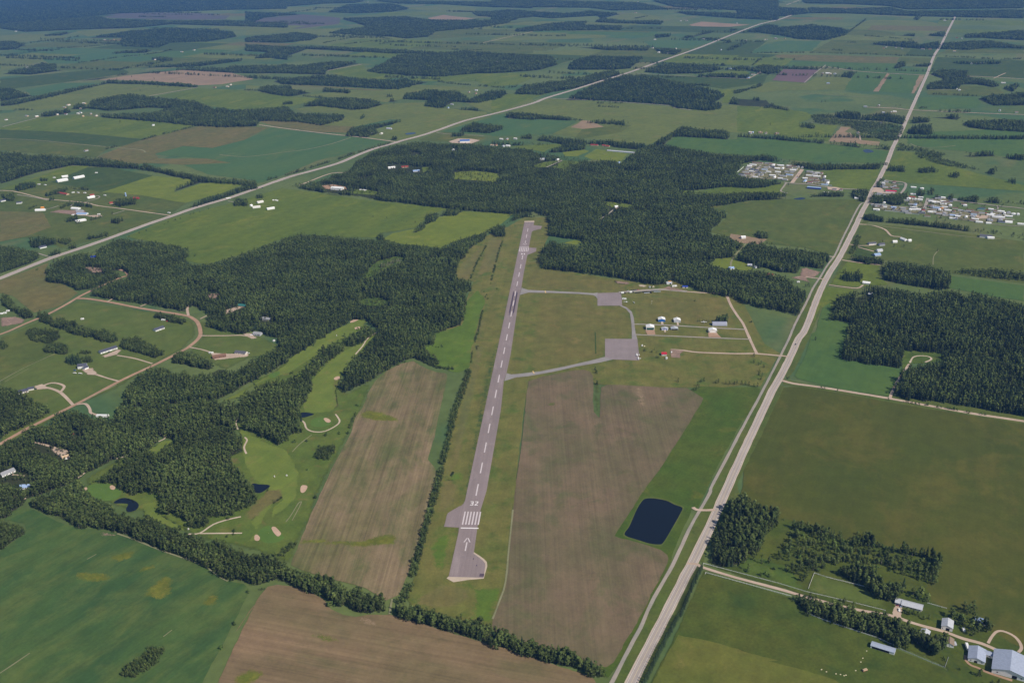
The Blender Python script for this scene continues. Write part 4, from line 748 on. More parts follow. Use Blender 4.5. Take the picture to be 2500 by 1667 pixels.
# ------------------------------------------------------------------ foliage
def leaf_mat(key, c1, c2, cz=-1.6, bright=0.32):
    m, nt, b = node_mat(key)
    oi = nt.nodes.new('ShaderNodeObjectInfo'); g = nt.nodes.new('ShaderNodeNewGeometry')
    r = oi.outputs['Random']
    col = mixc(nt, r, lin(c1), lin(c2))
    isl = ramp(nt, g.outputs['Random Per Island'], 0, 1, 0.72, 1.3)
    rr = nt.nodes.new('ShaderNodeMath'); rr.operation = 'MULTIPLY'; rr.inputs[1].default_value = 7.31; nt.links.new(r, rr.inputs[0])
    fr = nt.nodes.new('ShaderNodeMath'); fr.operation = 'FRACT'; nt.links.new(rr.outputs[0], fr.inputs[0])
    br = ramp(nt, fr.outputs[0], 0, 1, 1 - bright, 1 + bright)
    mu = nt.nodes.new('ShaderNodeMath'); mu.operation = 'MULTIPLY'; nt.links.new(isl, mu.inputs[0]); nt.links.new(br, mu.inputs[1])
    # stands of lighter and darker trees
    wv = ramp(nt, noise(nt, coords(nt), 1 / 70.0, 4.0), 0.35, 0.65, 0.74, 1.3)
    m2 = nt.nodes.new('ShaderNodeMath'); m2.operation = 'MULTIPLY'; nt.links.new(mu.outputs[0], m2.inputs[0]); nt.links.new(wv, m2.inputs[1])
    cc = nt.nodes.new('ShaderNodeCombineColor')
    for i in range(3): nt.links.new(m2.outputs[0], cc.inputs[i])
    nt.links.new(mixc(nt, 1.0, col, cc.outputs[0], 'MULTIPLY'), b.inputs['Base Color'])
    b.inputs['Roughness'].default_value = 0.7
    # leaves of a crown face outwards on the whole: bend the normals towards the crown's own shape
    tc = nt.nodes.new('ShaderNodeTexCoord'); sb = nt.nodes.new('ShaderNodeVectorMath'); sb.operation = 'MULTIPLY_ADD'; nt.links.new(tc.outputs['Object'], sb.inputs[0]); sb.inputs[1].default_value = (1, 1, 0.35); sb.inputs[2].default_value = (0, 0, cz)
    nm = nt.nodes.new('ShaderNodeVectorMath'); nm.operation = 'NORMALIZE'; nt.links.new(sb.outputs[0], nm.inputs[0])
    vt = nt.nodes.new('ShaderNodeVectorTransform'); vt.vector_type = 'NORMAL'; vt.convert_from = 'OBJECT'; vt.convert_to = 'WORLD'; nt.links.new(nm.outputs[0], vt.inputs[0])
    mxn = nt.nodes.new('ShaderNodeMix'); mxn.data_type = 'VECTOR'; mxn.inputs[0].default_value = 0.7; nt.links.new(g.outputs['Normal'], mxn.inputs[4]); nt.links.new(vt.outputs[0], mxn.inputs[5])
    n2 = nt.nodes.new('ShaderNodeVectorMath'); n2.operation = 'NORMALIZE'; nt.links.new(mxn.outputs[1], n2.inputs[0]); nt.links.new(n2.outputs[0], b.inputs['Normal'])
    tl = nt.nodes.new('ShaderNodeBsdfTranslucent'); ms = nt.nodes.new('ShaderNodeMixShader'); ms.inputs[0].default_value = 0.34; nt.links.new(b.inputs['Base Color'].links[0].from_socket, tl.inputs['Color'])
    out = next(n for n in nt.nodes if n.type == 'OUTPUT_MATERIAL'); nt.links.new(b.outputs[0], ms.inputs[1]); nt.links.new(tl.outputs[0], ms.inputs[2]); nt.links.new(ms.outputs[0], out.inputs['Surface'])
    return m
LEAF = leaf_mat('leaf_green', (78, 94, 48), (100, 111, 59))
NEEDLE = leaf_mat('needle_green', (56, 74, 48), (68, 84, 52), cz=0.5)
BUSH = leaf_mat('bush_green', (78, 100, 48), (94, 112, 56), cz=-.3)
BARK = plain('pale_bark', (150, 142, 128), var=0.2, scale=1.0)
DEAD = plain('dead_wood', (172, 160, 146), var=0.15, scale=1.0)
def tri_tube(p, q, r0, r1, V, F, n=4):
    p, q = Vector(p), Vector(q); d = (q - p).normalized(); a = d.orthogonal().normalized(); c = d.cross(a); b0 = len(V)
    for P_, r in ((p, r0), (q, r1)):
        for k in range(n):
            t = 2 * math.pi * k / n; V.append(tuple(P_ + a * (r * math.cos(t)) + c * (r * math.sin(t))))
    for k in range(n): F.append((b0 + k, b0 + (k + 1) % n, b0 + n + (k + 1) % n, b0 + n + k))
def leafy_geo(seed, h=12.0, rad=3.0, base=0.22, n=150, blobs=9):
    """crown: leaf-clump faces spread through a handful of overlapping limbs' clusters"""
    r = random.Random(seed); V, F = [], []
    cs = []
    for k in range(blobs):
        t = (k + 0.5) / blobs; z = h * (base + (0.93 - base) * t)
        w = rad * math.sin(math.pi * (0.16 + 0.78 * t)) ** 0.7 * 0.66; a = k * 2.4 + r.uniform(-.5, .5)
        cs.append((w * 0.8 * math.cos(a), w * 0.8 * math.sin(a), z + r.uniform(-.6, .6), rad * r.uniform(0.42, 0.62) * (1.05 - 0.45 * t)))
    cs.append((0, 0, h * 0.9, rad * 0.36))
    for k in range(n):
        cx, cy, cz, cr = cs[k % len(cs)]
        u = r.uniform(-1, 1); a = r.uniform(0, 6.283); s = math.sqrt(1 - u * u); q = cr * r.uniform(0.72, 1.12)
        d = Vector((s * math.cos(a), s * math.sin(a), u)); c = Vector((cx, cy, cz)) + Vector((d.x * q, d.y * q, d.z * q * 1.15))
        nrm = (d + Vector((r.uniform(-.6, .6), r.uniform(-.6, .6), r.uniform(-.3, .7)))).normalized()
        t1 = nrm.orthogonal().normalized(); t2 = nrm.cross(t1); w = r.uniform(0.42, 0.78) * rad / 2.6; w2 = w * r.uniform(0.6, 1.0); ro = r.uniform(0, 6.28)
        e1 = t1 * math.cos(ro) + t2 * math.sin(ro); e2 = nrm.cross(e1); b0 = len(V)
        V += [tuple(c - e1 * w - e2 * w2 * .5), tuple(c + e1 * w * .3 - e2 * w2), tuple(c + e1 * w + nrm * w * .25), tuple(c + e1 * w * .1 + e2 * w2), tuple(c - e1 * w * .8 + e2 * w2 * .6 - nrm * w * .2)]
        F.append((b0, b0 + 1, b0 + 2, b0 + 3, b0 + 4))
    return V, F
def trunk_geo(h, seed=1, rad=0.16, limbs=3):
    r = random.Random(seed); V, F = [], []
    tri_tube((0, 0, -0.6), (0.1, 0, h * 0.45), rad, rad * 0.75, V, F, 6); tri_tube((0.1, 0, h * 0.45), (0, 0.15, h * 0.86), rad * 0.75, rad * 0.25, V, F, 5)
    for k in range(limbs):
        a = k * 2.1 + r.random(); z = h * (0.4 + 0.15 * k); tri_tube((0.1, 0, z), (math.cos(a) * h * .13, math.sin(a) * h * .13, z + h * .13), rad * 0.4, rad * 0.12, V, F, 4)
    return V, F
def spruce_geo(seed, h=13.0, rad=2.1, layers=9):
    r = random.Random(seed); V, F = [], []
    for L in range(layers):
        t = L / layers; z0 = h * (0.05 + 0.9 * t); w = rad * (1 - t) ** 0.85 + 0.18; k = 9 if t < .6 else 6; zt = z0 + h * 0.15
        off = r.uniform(0, 6.28); b0 = len(V); V.append((0, 0, min(h, zt)))
        for i in range(k * 2):
            a = off + math.pi * i / k; ww = w * (r.uniform(0.86, 1.12) if i % 2 else r.uniform(0.42, 0.6)); V.append((ww * math.cos(a), ww * math.sin(a), z0 - (0.32 if i % 2 else -0.1) * w * r.uniform(.7, 1.2)))
        for i in range(k * 2): F.append((b0, b0 + 1 + i, b0 + 1 + (i + 1) % (k * 2)))
    return V, F
def dead_geo(seed, h=9.0):
    r = random.Random(seed); V, F = [], []
    tri_tube((0, 0, -0.5), (r.uniform(-.4, .4), r.uniform(-.4, .4), h), 0.17, 0.06, V, F, 4)
    for k in range(7):
        a = r.uniform(0, 6.28); z = h * r.uniform(.4, .95); l = h * .1; tri_tube((0, 0, z), (l * math.cos(a), l * math.sin(a), z + l * r.uniform(.1, .8)), .06, .03, V, F, 3)
    return V, F
def mk(name, geo, mat):
    me = bpy.data.meshes.new(name); me.from_pydata(geo[0], [], geo[1]); me.update(); me.materials.append(mat); return me
def join_mesh(name, parts):
    V, F, MI, mats = [], [], [], []
    for (v, f), m in parts:
        b0 = len(V); V += v; F += [tuple(i + b0 for i in q) for q in f]; MI += [len(mats)] * len(f); mats.append(m)
    me = bpy.data.meshes.new(name); me.from_pydata(V, [], F); me.update()
    for m in mats: me.materials.append(m)
    me.polygons.foreach_set('material_index', MI); return me
SPEC = {'leafy_tree': [(leafy_geo(s, 12.0, 2.9 + .25 * (s % 3), .2 + .04 * (s % 2), 170), trunk_geo(12, s)) for s in (11, 12, 13, 14)],
        'spruce_tree': [(spruce_geo(s, 13.0, 1.9 + .2 * (s % 2)), ([], [])) for s in (21, 22, 23)],
        'shrub': [(leafy_geo(s, 3.4, 1.9, .02, 80, 6), ([], [])) for s in (31, 32)]}
for k in ('spruce_tree', 'shrub'):
    SPEC[k] = [(c, trunk_geo(6.0 if k == 'spruce_tree' else 1.6, i, .14 if k == 'spruce_tree' else .08, 0)) for i, (c, _) in enumerate(SPEC[k])]
LM = {'leafy_tree': LEAF, 'spruce_tree': NEEDLE, 'shrub': BUSH}
CROWN = {k: [mk(f'{k}_crown', c, LM[k]) for c, t in v] for k, v in SPEC.items()}
TRUNK = {k: [mk(f'{k}_trunk', t, BARK) for c, t in v] for k, v in SPEC.items()}
# light versions for the woods: fewer, larger leaf clumps
WOOD = {'leafy_tree': [join_mesh('wood_leafy', [(leafy_geo(s, 12.0, 3.1, .2, 64, 6), LEAF), (trunk_geo(9, s, .15, 0), BARK)]) for s in (41, 42, 43)],
        'spruce_tree': [join_mesh('wood_spruce', [(spruce_geo(s, 13.5, 2.1, 6), NEEDLE)]) for s in (51, 52)],
        'shrub': [join_mesh('wood_shrub', [(leafy_geo(s, 3.2, 1.9, .02, 40, 5), BUSH)]) for s in (61, 62)],
        'dead_tree': [join_mesh('wood_dead', [(dead_geo(s), DEAD)]) for s in (71, 72)]}
PROTO = []
for k in ('leafy_tree', 'spruce_tree', 'shrub', 'dead_tree'):
    for me in WOOD[k]: PROTO.append((k, bpy.data.objects.new('proto_' + k, me)))
BASE = {k: [i for i, (kk, _) in enumerate(PROTO) if kk == k] for k in WOOD}
def wood_group():
    ng = bpy.data.node_groups.new('plant_points', 'GeometryNodeTree')
    ng.interface.new_socket('Geometry', in_out='INPUT', socket_type='NodeSocketGeometry'); ng.interface.new_socket('Geometry', in_out='OUTPUT', socket_type='NodeSocketGeometry')
    N = ng.nodes; L = ng.links; gi = N.new('NodeGroupInput'); go = N.new('NodeGroupOutput'); jn = N.new('GeometryNodeJoinGeometry')
    def attr(nm, ty):
        n = N.new('GeometryNodeInputNamedAttribute'); n.data_type = ty; n.inputs['Name'].default_value = nm; return n.outputs['Attribute']
    va, sc, ro = attr('var', 'INT'), attr('scl', 'FLOAT_VECTOR'), attr('rot', 'FLOAT_VECTOR')
    for i, (k, ob) in enumerate(PROTO):
        c = N.new('FunctionNodeCompare'); c.data_type = 'INT'; c.operation = 'EQUAL'; L.new(va, c.inputs[2]); c.inputs[3].default_value = i
        oi = N.new('GeometryNodeObjectInfo'); oi.inputs['Object'].default_value = ob; oi.inputs['As Instance'].default_value = False
        ip = N.new('GeometryNodeInstanceOnPoints'); L.new(gi.outputs[0], ip.inputs['Points']); L.new(c.outputs[0], ip.inputs['Selection']); L.new(oi.outputs['Geometry'], ip.inputs['Instance'])
        L.new(ro, ip.inputs['Rotation']); L.new(sc, ip.inputs['Scale']); L.new(ip.outputs[0], jn.inputs[0])
    L.new(jn.outputs[0], go.inputs[0]); return ng
WG = wood_group()
rng = np.random.RandomState(77)
TREES = []      # (x, y, kind, height scale, width scale, wood index)
WOODS = []      # (name, label, group)
FLOORS = []
def noise2(P, scale, seed):
    """smooth 2-D noise, about -1..1"""
    r = np.random.RandomState(seed).uniform(-1, 1, (256, 256)); q = P / scale; i = np.floor(q).astype(int); f = q - i; f = f * f * (3 - 2 * f)
    g = lambda a, b: r[(i[:, 0] + a) % 256, (i[:, 1] + b) % 256]
    return (g(0, 0) * (1 - f[:, 0]) + g(1, 0) * f[:, 0]) * (1 - f[:, 1]) + (g(0, 1) * (1 - f[:, 0]) + g(1, 1) * f[:, 0]) * f[:, 1]
def add_pts(pts, mix, hs, sc, idx):
    """mix: {kind: share}"""
    ks = list(mix); pr = np.array([mix[k] for k in ks]); pr = pr / pr.sum()
    ch = rng.choice(len(ks), len(pts), p=pr)
    PP = np.asarray(pts, float).reshape(-1, 2); scr = (noise2(PP, 75.0, 31) + .5 * noise2(PP, 28.0, 32)) > .82
    st = np.clip(1.0 + 0.22 * noise2(np.asarray(pts, float).reshape(-1, 2), 45.0, 3), .7, 1.25); i_ = 0
    for (x, y), c in zip(pts, ch):
        if scr[i_] and 'dead_tree' not in mix and hs > .7:      # scrubby openings
            TREES.append((x, y, 'shrub' if rng.rand() < .7 else 'leafy_tree', rng.uniform(.9, 1.5) if rng.rand() < .8 else .5, sc * rng.uniform(.9, 1.3), idx)); i_ += 1; continue
        q = rng.rand() ** 1.5; h = hs * (1.18 - 0.55 * q) * st[i_]; TREES.append((x, y, ks[c], h, sc * rng.uniform(0.72, 1.3) * (1.05 - .25 * q), idx)); i_ += 1
MIXED = {'leafy_tree': .82, 'spruce_tree': .18}; SPR = {'leafy_tree': .4, 'spruce_tree': .6}; LEAFY = {'leafy_tree': .93, 'spruce_tree': .07}
def wood(spec, label, mix=MIXED, h=12.0, group=None, holes=(), dens=1.0, name='wood', floor=True, thin=0.0):
    Q = PX(spec); hs = h / 12.0; idx = len(WOODS); WOODS.append((name, label, group))
    G0, G1 = gnd(Q), gnd(Q, h * 0.8); lo = np.minimum(G0.min(0), G1.min(0)); hi = np.maximum(G0.max(0), G1.max(0))
    dist = math.hypot(*(0.5 * (lo + hi))); sp = min(15.0, max(4.0, dist / 520.0)) * (hs ** 0.5) / math.sqrt(dens)
    X, Y = np.meshgrid(np.arange(lo[0], hi[0], sp), np.arange(lo[1], hi[1], sp * 0.88)); X[1::2] += sp / 2
    P = np.c_[X.ravel(), Y.ravel()] + rng.uniform(-.42, .42, (X.size, 2)) * sp
    ok = P[:, 1] > 120; P = P[ok]
    ra = min(5.0, h * .4) * (1 if dist < 4500 else 1.6)
    PW = P + ra * np.c_[noise2(P, 14.0, 11) + .6 * noise2(P, 5.0, 12), noise2(P, 14.0, 13) + .6 * noise2(P, 5.0, 14)]      # ragged outline
    pb, d = pix(np.c_[PW, np.full(len(P), min(1.0, h * .1))]); pt, _ = pix(np.c_[PW, np.full(len(P), h * 0.86)])
    ok = in_poly(pb, Q) & in_poly(pt, Q)
    gap = noise2(P, 26.0, 21) + .5 * noise2(P, 9.0, 22); ok &= ~((gap > 0.93) & (rng.rand(len(P)) < .85))
    if ok.sum() < 6: ok = in_poly((pb + pt) / 2, Q)
    for hs_ in holes:
        H = PX(hs_); ok &= ~(in_poly(pb, H) | in_poly(pt, H))
    if dist < 4200 and dens >= .9:      # shrubs and small trees straggling out of the edge
        near_ = np.zeros(len(P), bool)
        for dx, dy in ((5, 0), (-5, 0), (0, 6), (0, -6)):
            q_, _ = pix(np.c_[P + [dx, dy], np.full(len(P), h * .2)]); near_ |= in_poly(q_, Q)
        eb, _ = pix(np.c_[P, np.full(len(P), .5)])
        ed = near_ & ~ok & (rng.rand(len(P)) < .22) & in_poly(eb, Q)
        if ed.any(): add_pts(P[ed], {'shrub': .6, 'leafy_tree': .4}, .62 * max(hs, .6), .75, idx)
    P = P[ok]
    if thin: P = P[rng.rand(len(P)) > thin]
    add_pts(P, mix, hs, max(0.95, sp / 5.0) * 1.08 if hs > .6 else max(hs, sp / 5.0), idx)
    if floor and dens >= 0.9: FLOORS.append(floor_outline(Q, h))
    return idx
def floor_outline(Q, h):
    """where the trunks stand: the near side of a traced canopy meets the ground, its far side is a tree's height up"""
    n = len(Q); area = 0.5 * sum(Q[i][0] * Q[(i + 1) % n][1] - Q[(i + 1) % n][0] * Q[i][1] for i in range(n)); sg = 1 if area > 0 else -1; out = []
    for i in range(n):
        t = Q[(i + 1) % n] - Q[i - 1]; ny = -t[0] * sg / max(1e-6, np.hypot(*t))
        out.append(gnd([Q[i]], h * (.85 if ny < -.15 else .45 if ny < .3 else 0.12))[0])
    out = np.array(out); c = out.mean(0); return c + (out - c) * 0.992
def hedge(spec, label, width=6.0, h=6.0, mix=LEAFY, sp=3.4, group=None, gaps=0.1, name='hedgerow'):
    G = smooth_poly(unfold(at(spec)), 4, closed=False); idx = len(WOODS); WOODS.append((name, label, group))
    s = np.r_[0, np.cumsum(np.hypot(*np.diff(G, axis=0).T))]; dist = math.hypot(*G.mean(0)); sp = max(sp, dist / 520.0)
    rows = max(1, int(round(width / sp))); pts = []
    gate = vnoise(np.arange(0, s[-1], sp) / 22.0, int(abs(G[0, 0])) % 900)
    for i, q in enumerate(np.arange(0, s[-1], sp)):
        if gate[i] < -1 + 2 * gaps: continue
        for r_ in range(rows):
            qq = min(s[-1], q + rng.uniform(-.4, .4) * sp); k = min(len(G) - 2, max(0, np.searchsorted(s, qq) - 1)); t = (qq - s[k]) / max(1e-6, s[k + 1] - s[k])
            p = G[k] + (G[k + 1] - G[k]) * t; d = (G[k + 1] - G[k]); d /= max(1e-6, np.hypot(*d))
            pts.append(p + np.array([-d[1], d[0]]) * ((r_ + .5) / rows - .5 + rng.uniform(-.2, .2)) * width)
    add_pts(pts, mix, h / 12.0 if 'shrub' not in mix else h / 3.4, max(h / 12.0, sp / 5.0) if 'shrub' not in mix else h / 3.4, idx)
    return idx
def singles(spec, label, kind='leafy_tree', h=8.0, group=None, w=None, name=None):
    idx = len(WOODS); WOODS.append((name or 'tree_group', label, group)); ref = {'leafy_tree': 12, 'spruce_tree': 13, 'shrub': 3.4, 'dead_tree': 9}[kind]
    for x, y in at(spec): TREES.append((x, y, kind, h / ref * rng.uniform(.85, 1.15), (w or h) / ref * rng.uniform(.9, 1.15), idx))
    return idx
# ------------------------------------------------------------------ woods, hedges, single trees (phrase = where it stands)
wood('a3 230,1400 350,1370 530,1290 660,1250 690,1300 740,1370 880,1430 925,1500 1100,1568 a4 1130,230 1240,195 1330,255 1400,285 1480,308 1560,355 1650,405 1800,405 1950,485 2000,525 2250,515 2350,590 b4 200,535 320,575 380,640 480,675 600,690 720,735 850,785 960,790 1000,850 1100,850 1155,980 950,995 870,970 830,915 740,942 690,932 680,880 560,832 400,775 240,720 110,760 50,765 a4 2350,735 2100,765 1950,720 1830,695 1700,625 1500,540 1300,460 1100,380 960,330 830,300 650,290 480,210 330,150 230,130 ', 'tree belt between golf course and green crop', LEAFY, 11, dens=1.1)
wood('b4 1205,965 1225,925 1400,955 1650,1015 1870,1055 2100,1135 2350,1215 c4 0,1115 180,1175 330,1225 600,1295 750,1375 930,1405 965,1500 900,1515 700,1445 400,1375 0,1255 b4 2350,1342 2000,1242 1600,1132 1300,1042', 'windbreak below the runway end', LEAFY, 10, dens=1.3)
hedge('b3 1830,350 1812,430 1772,540 1732,640 1692,800 1652,960 1612,1130 1572,1300 1530,1450 1495,1568 b4 1500,200 1460,350 1425,490 1390,600 1345,780 1295,880 1245,925', 'hedgerow along the ploughed field beside the runway', 9, 5.0, gaps=0.08)
hedge('b3 1850,290 1858,200', 'hedgerow tip near the meadow', 4, 3.0, {'shrub': 1})
hedge('b2 1900,1400 1870,1480 b3 1880,130', 'shrub line beside the runway', 5, 4.5)
hedge('b2 1945,1200 1930,1260 1905,1400', 'thin shrub line beside the runway', 3, 3.5)
hedge('b2 2105,640 2085,700 2055,800 2035,880 2015,960', 'scrub row along the far runway', 5, 4, gaps=.15)
hedge('b2 1975,675 1920,770 1880,850 1845,940', 'scrub row in the dry meadow', 6, 3.4, gaps=.1)
singles('b2 1955,1055 1975,1080 1985,1110 1965,1095 2030,870 2010,985 2060,1030', 'scrub beside the runway', 'shrub', 3.6)
# big wood left of the runway
W4 = ('a2 370,870 450,800 640,740 730,725 800,700 990,622 1300,640 1550,690 1545,760 1480,790 1620,830 1700,830 1990,740 2330,625 b2 270,620 480,580 640,590 900,612 1130,622 1300,660 1600,690 1700,640 2000,550 1990,590 1850,690 1750,800 1715,940 1860,970 1870,1000 1800,1080 1800,1200 1770,1320 1550,1400 1530,1480 1430,1500 b3 1500,190 1590,300 1480,295 1380,250 1250,290 1060,420 820,530 750,490 830,300 980,180 1085,50 b2 1090,1370 980,1270 870,1280 700,1380 480,1520 b3 350,250 340,280 0,470 a3 2200,360 1900,540 1750,600 1400,620 1180,650 1130,640 1100,765 980,740 940,680 1030,580 1020,500 1100,430 1220,330 1340,330 1350,370 1700,380 1900,350 2100,250 2260,190 2300,90 2140,60 2130,20 a2 2080,1365 2000,1385 1900,1392 1720,1345 1695,1250 1700,1210 1570,1160 1510,1210 1200,1150 900,1110 760,1080 760,1045 830,1015 1000,955 1060,930 1050,900 1000,870 900,865 1000,930 800,1000 640,1040 520,980 400,970')
wood(W4, 'large wood between subdivision and runway', {'leafy_tree': .78, 'spruce_tree': .22}, 12, holes=('a2 660,845 860,845 850,905 720,900', 'a2 1690,1055 1800,1055 1780,1110 1710,1110', 'a2 1830,1200 1980,1150 2040,1160 1960,1210 1840,1245', 'a2 2130,1245 2240,1240 2220,1305 2130,1300', 'b2 1070,800 1250,755 1330,770 1300,800 1150,860 950,950 930,925', 'a2 740,735 800,735 800,770 740,775', 'b2 930,1110 1100,1100 1200,1150 1050,1165 930,1150'))
wood('b2 1090,810 1250,760 1330,775 1200,840 1080,870', 'swampy opening in the large wood', {'dead_tree': .8, 'leafy_tree': .2}, 11, dens=.6)
W7 = ('a3 940,690 1130,640 1400,600 1750,600 1800,620 1900,600 2080,510 2170,450 2350,440 b3 150,475 260,430 330,430 370,400 460,390 510,300 620,190 680,140 740,120 800,140 810,190 660,290 560,400 520,520 460,640 440,700 460,830 290,960 200,930 0,835 a3 2050,880 1980,790 1960,745 1925,770 1940,830 1985,950 1980,1010 1850,1060 1690,1140 1710,1160 1860,1080 1930,1140 2000,1190 2060,1280 2070,1340 2110,1370 a4 2110,30 2050,130 1900,200 1840,200 1700,190 1700,270 1640,305 1560,290 1430,190 1380,205 1330,180 1290,90 a3 1290,1430 1270,1355 1120,1370 1010,1360 960,1290 860,1280 720,1270 720,1240 850,1210 960,1130 1060,1060 1200,1020 1240,1020 1300,1035 1330,980 1420,950 1430,910 1360,905 1310,860 1295,930 1200,1000 1100,1030 1050,1040 940,1078 850,1120 700,1190 640,1240 530,1290 350,1360 215,1400 190,1440 120,1490 60,1568 a4 40,225 0,225 s -60,1270 s -60,1120 a3 0,960 200,855 300,800 420,790 480,700 650,675 780,730 890,740 955,755')
wood(W7, 'dense wood around the golf course', LEAFY, 12, holes=('a3 255,925 390,960 575,990 580,1065 490,1080 400,1020 270,1000', 'a3 565,835 700,850 690,885 575,885', 'a3 0,1125 110,1130 200,1190 310,1215 290,1260 240,1290 150,1300 0,1260', 'a3 780,700 900,705 900,740 790,735', 'a3 1060,575 1160,590 1175,635 1080,640', 'a3 1190,345 1320,345 1360,400 1250,440 1150,420', 'a3 1050,520 1110,500 1120,560 1050,560'))
wood('b2 790,1420 860,1390 980,1330 1090,1360 1060,1400 960,1470 900,1500 820,1500', 'tree island between two fairways', LEAFY, 11)
wood('s -70,1080 s -70,940 a3 0,475 130,520 200,560 330,620 430,660 380,705 260,785 0,905', 'wood beside the dark roofed house', LEAFY, 12)
wood('s -60,1345 a4 0,225 100,248 190,290 208,330 100,412 0,475', 'round grove at the crop corner', LEAFY, 8)
wood('a4 1005,1455 1100,1360 1200,1285 1235,1255 1345,1262 1355,1310 1310,1385 1250,1450 1100,1525 1020,1515', 'oval grove inside the green crop', LEAFY, 6, name='grove')
for s_, l_, h_ in (('a3 990,85 1110,75 1230,125 1350,190 1345,225 1270,245 1100,195 990,165', 'clump beside the long grey roofed house', 9), ('a2 780,1365 850,1355 930,1385 985,1440 920,1475 780,1440', 'clump on the subdivision lot', 9),
                   ('a2 310,1225 380,1215 430,1285 520,1265 650,1325 780,1360 805,1400 740,1425 600,1400 430,1330 310,1300', 'thicket by the gravel road', 10), ('a2 220,1370 300,1335 480,1365 505,1430 400,1475 240,1450', 'scrubby thicket on the lot', 6),
                   ('a2 360,1500 420,1465 520,1475 560,1520 560,1560 a3 480,212 400,210 365,190', 'round thicket on the lot', 8), ('a2 5,1070 60,1075 150,1175 255,1210 265,1260 200,1265 100,1205 20,1150', 'tree clump by the garden plot', 10),
                   ('a3 1405,240 1480,195 1580,205 1680,255 1755,300 1700,345 1600,325 1450,290', 'clump below the brown roofed houses', 9), ('a3 543,235 640,225 652,300 600,312 560,302', 'spruces behind the house with boats', 10),
                   ('a3 665,260 720,230 765,258 755,285 680,288', 'bush clump behind the house with boats', 6), ('a3 655,185 750,185 755,212 700,222 658,215', 'low bush clump on the lawn', 4), ('a2 1265,1225 1400,1235 1545,1285 1500,1312 1400,1300 1270,1262', 'clump behind the driveway house', 8),
                   ('a2 0,1440 50,1450 60,1500 30,1520 0,1515', 'bushes on the scrubby lot', 6), ('b3 545,1045 600,975 700,945 745,955 690,1085 580,1080', 'square clump beside the ploughed field', 7),
                   ('b3 1480,230 1560,250 1590,300 1540,315 1490,300', 'bushes at the meadow edge', 6), ('a3 1190,340 1260,330 1390,340 1380,370 1250,385', 'bushes at the wood edge', 5)):
    wood(s_, l_, LEAFY if 'spruces' not in l_ else {'spruce_tree': 1}, h_, name='thicket', dens=1.15)
hedge('b3 1480,290 1580,330 1640,335 1700,345', 'bush row at the head of the ploughed field', 8, 5)
hedge('b3 905,710 880,760 850,830', 'bush row beside the ploughed field', 5, 4)
hedge('b4 400,435 340,480 290,535', 'bush row at the field corner', 9, 5)
singles('b3 925,645 910,640 570,1400 575,1395 405,940 395,945 665,880 655,890 770,875 840,870 510,1170 500,935 370,380 385,375 445,370 875,250', 'golf course beside the ploughed field', 'shrub', 4.5)
singles('a4 1870,230 1920,330 1915,355 1860,375 1755,165 1810,1290 1815,1280 1920,1090 2035,830 940,160 1060,1450', 'golf path', 'shrub', 4)
singles('b3 1500,155 1530,150 1560,160 1580,165 1605,150 1610,160 1850,285', 'bright meadow', 'shrub', 3)
singles('a2 300,875 310,870 1595,760 1600,755 1710,375 1560,420 1590,410 1640,400 1200,550 1145,570 1060,600 980,555 1350,500 1380,480 1440,465 1480,455', 'edge of the highway field', 'shrub', 4.5)
# right hand side
idx = len(WOODS); WOODS.append(('spruce_row', 'row beside the highway', None))
Gs = smooth_poly(at('c4 1722,635 1640,800 1560,990 1500,1090 1400,1275 1295,1490 1240,1600 s 1545,1740'), 6, closed=False)
ss = np.r_[0, np.cumsum(np.hypot(*np.diff(Gs, axis=0).T))]
for q in np.arange(0, ss[-1], 3.6):
    k = min(len(Gs) - 2, max(0, np.searchsorted(ss, q) - 1)); p = Gs[k] + (Gs[k + 1] - Gs[k]) * ((q - ss[k]) / (ss[k + 1] - ss[k])) + rng.uniform(-.5, .5, 2)
    TREES.append((p[0], p[1], 'spruce_tree', rng.uniform(.62, .86), rng.uniform(.95, 1.2), idx))
wood('c4 1770,545 1790,450 1870,300 1880,250 1930,160 1960,80 2040,18 2100,18 2150,105 2250,125 2300,160 2350,150 d4 110,60 140,130 230,125 262,205 300,155 320,220 400,225 405,290 300,285 240,300 220,440 205,550 100,545 60,605 0,600 c4 2010,605 1930,625 1790,590', 'grove beside the highway and ranch', {'leafy_tree': .94, 'spruce_tree': .06}, 14, dens=1.0)
hedge('d4 470,310 620,330 800,385 900,400', 'tree row above the clearing', 9, 11, sp=4)
wood('d4 930,390 1000,340 1100,340 1190,380 1190,450 1000,460', 'grey tree clump above the clearing', LEAFY, 11)
hedge('d4 1200,480 1330,500 1480,530 1620,570 1640,640', 'tree row at the clearing edge', 10, 11, sp=4)
hedge('d4 1640,600 1610,700 1560,780 1440,750', 'tree bend at the clearing edge', 10, 10, sp=4)
wood('d4 745,680 830,625 1000,600 1180,640 1190,740 1300,745 1380,735 1420,800 1300,835 1290,905 1200,890 1190,875 1080,870 1080,790 1000,765 860,710', 'clump behind the ranch house', LEAFY, 12, dens=1.0)
singles('d4 350,560 420,570 500,400 540,420 580,430 660,440 690,440 730,460 750,490 800,480 820,520 560,600 620,600 680,590 720,580 640,620 700,630 900,510 950,500 930,540 1000,540 1040,560 1080,520 1120,570 1180,590 870,580 820,590 990,590 1230,560 1280,590 1320,570 1290,640 1350,640 1400,600 1340,680 1450,650 1500,660 1540,690 1420,700 1480,720 1250,620 1560,640 1460,600 400,650 450,660 480,680 520,730 545,740 565,700 580,670 620,650 130,560 200,590 260,590 90,650', 'ranch clearing', 'leafy_tree', 10.5, w=10)
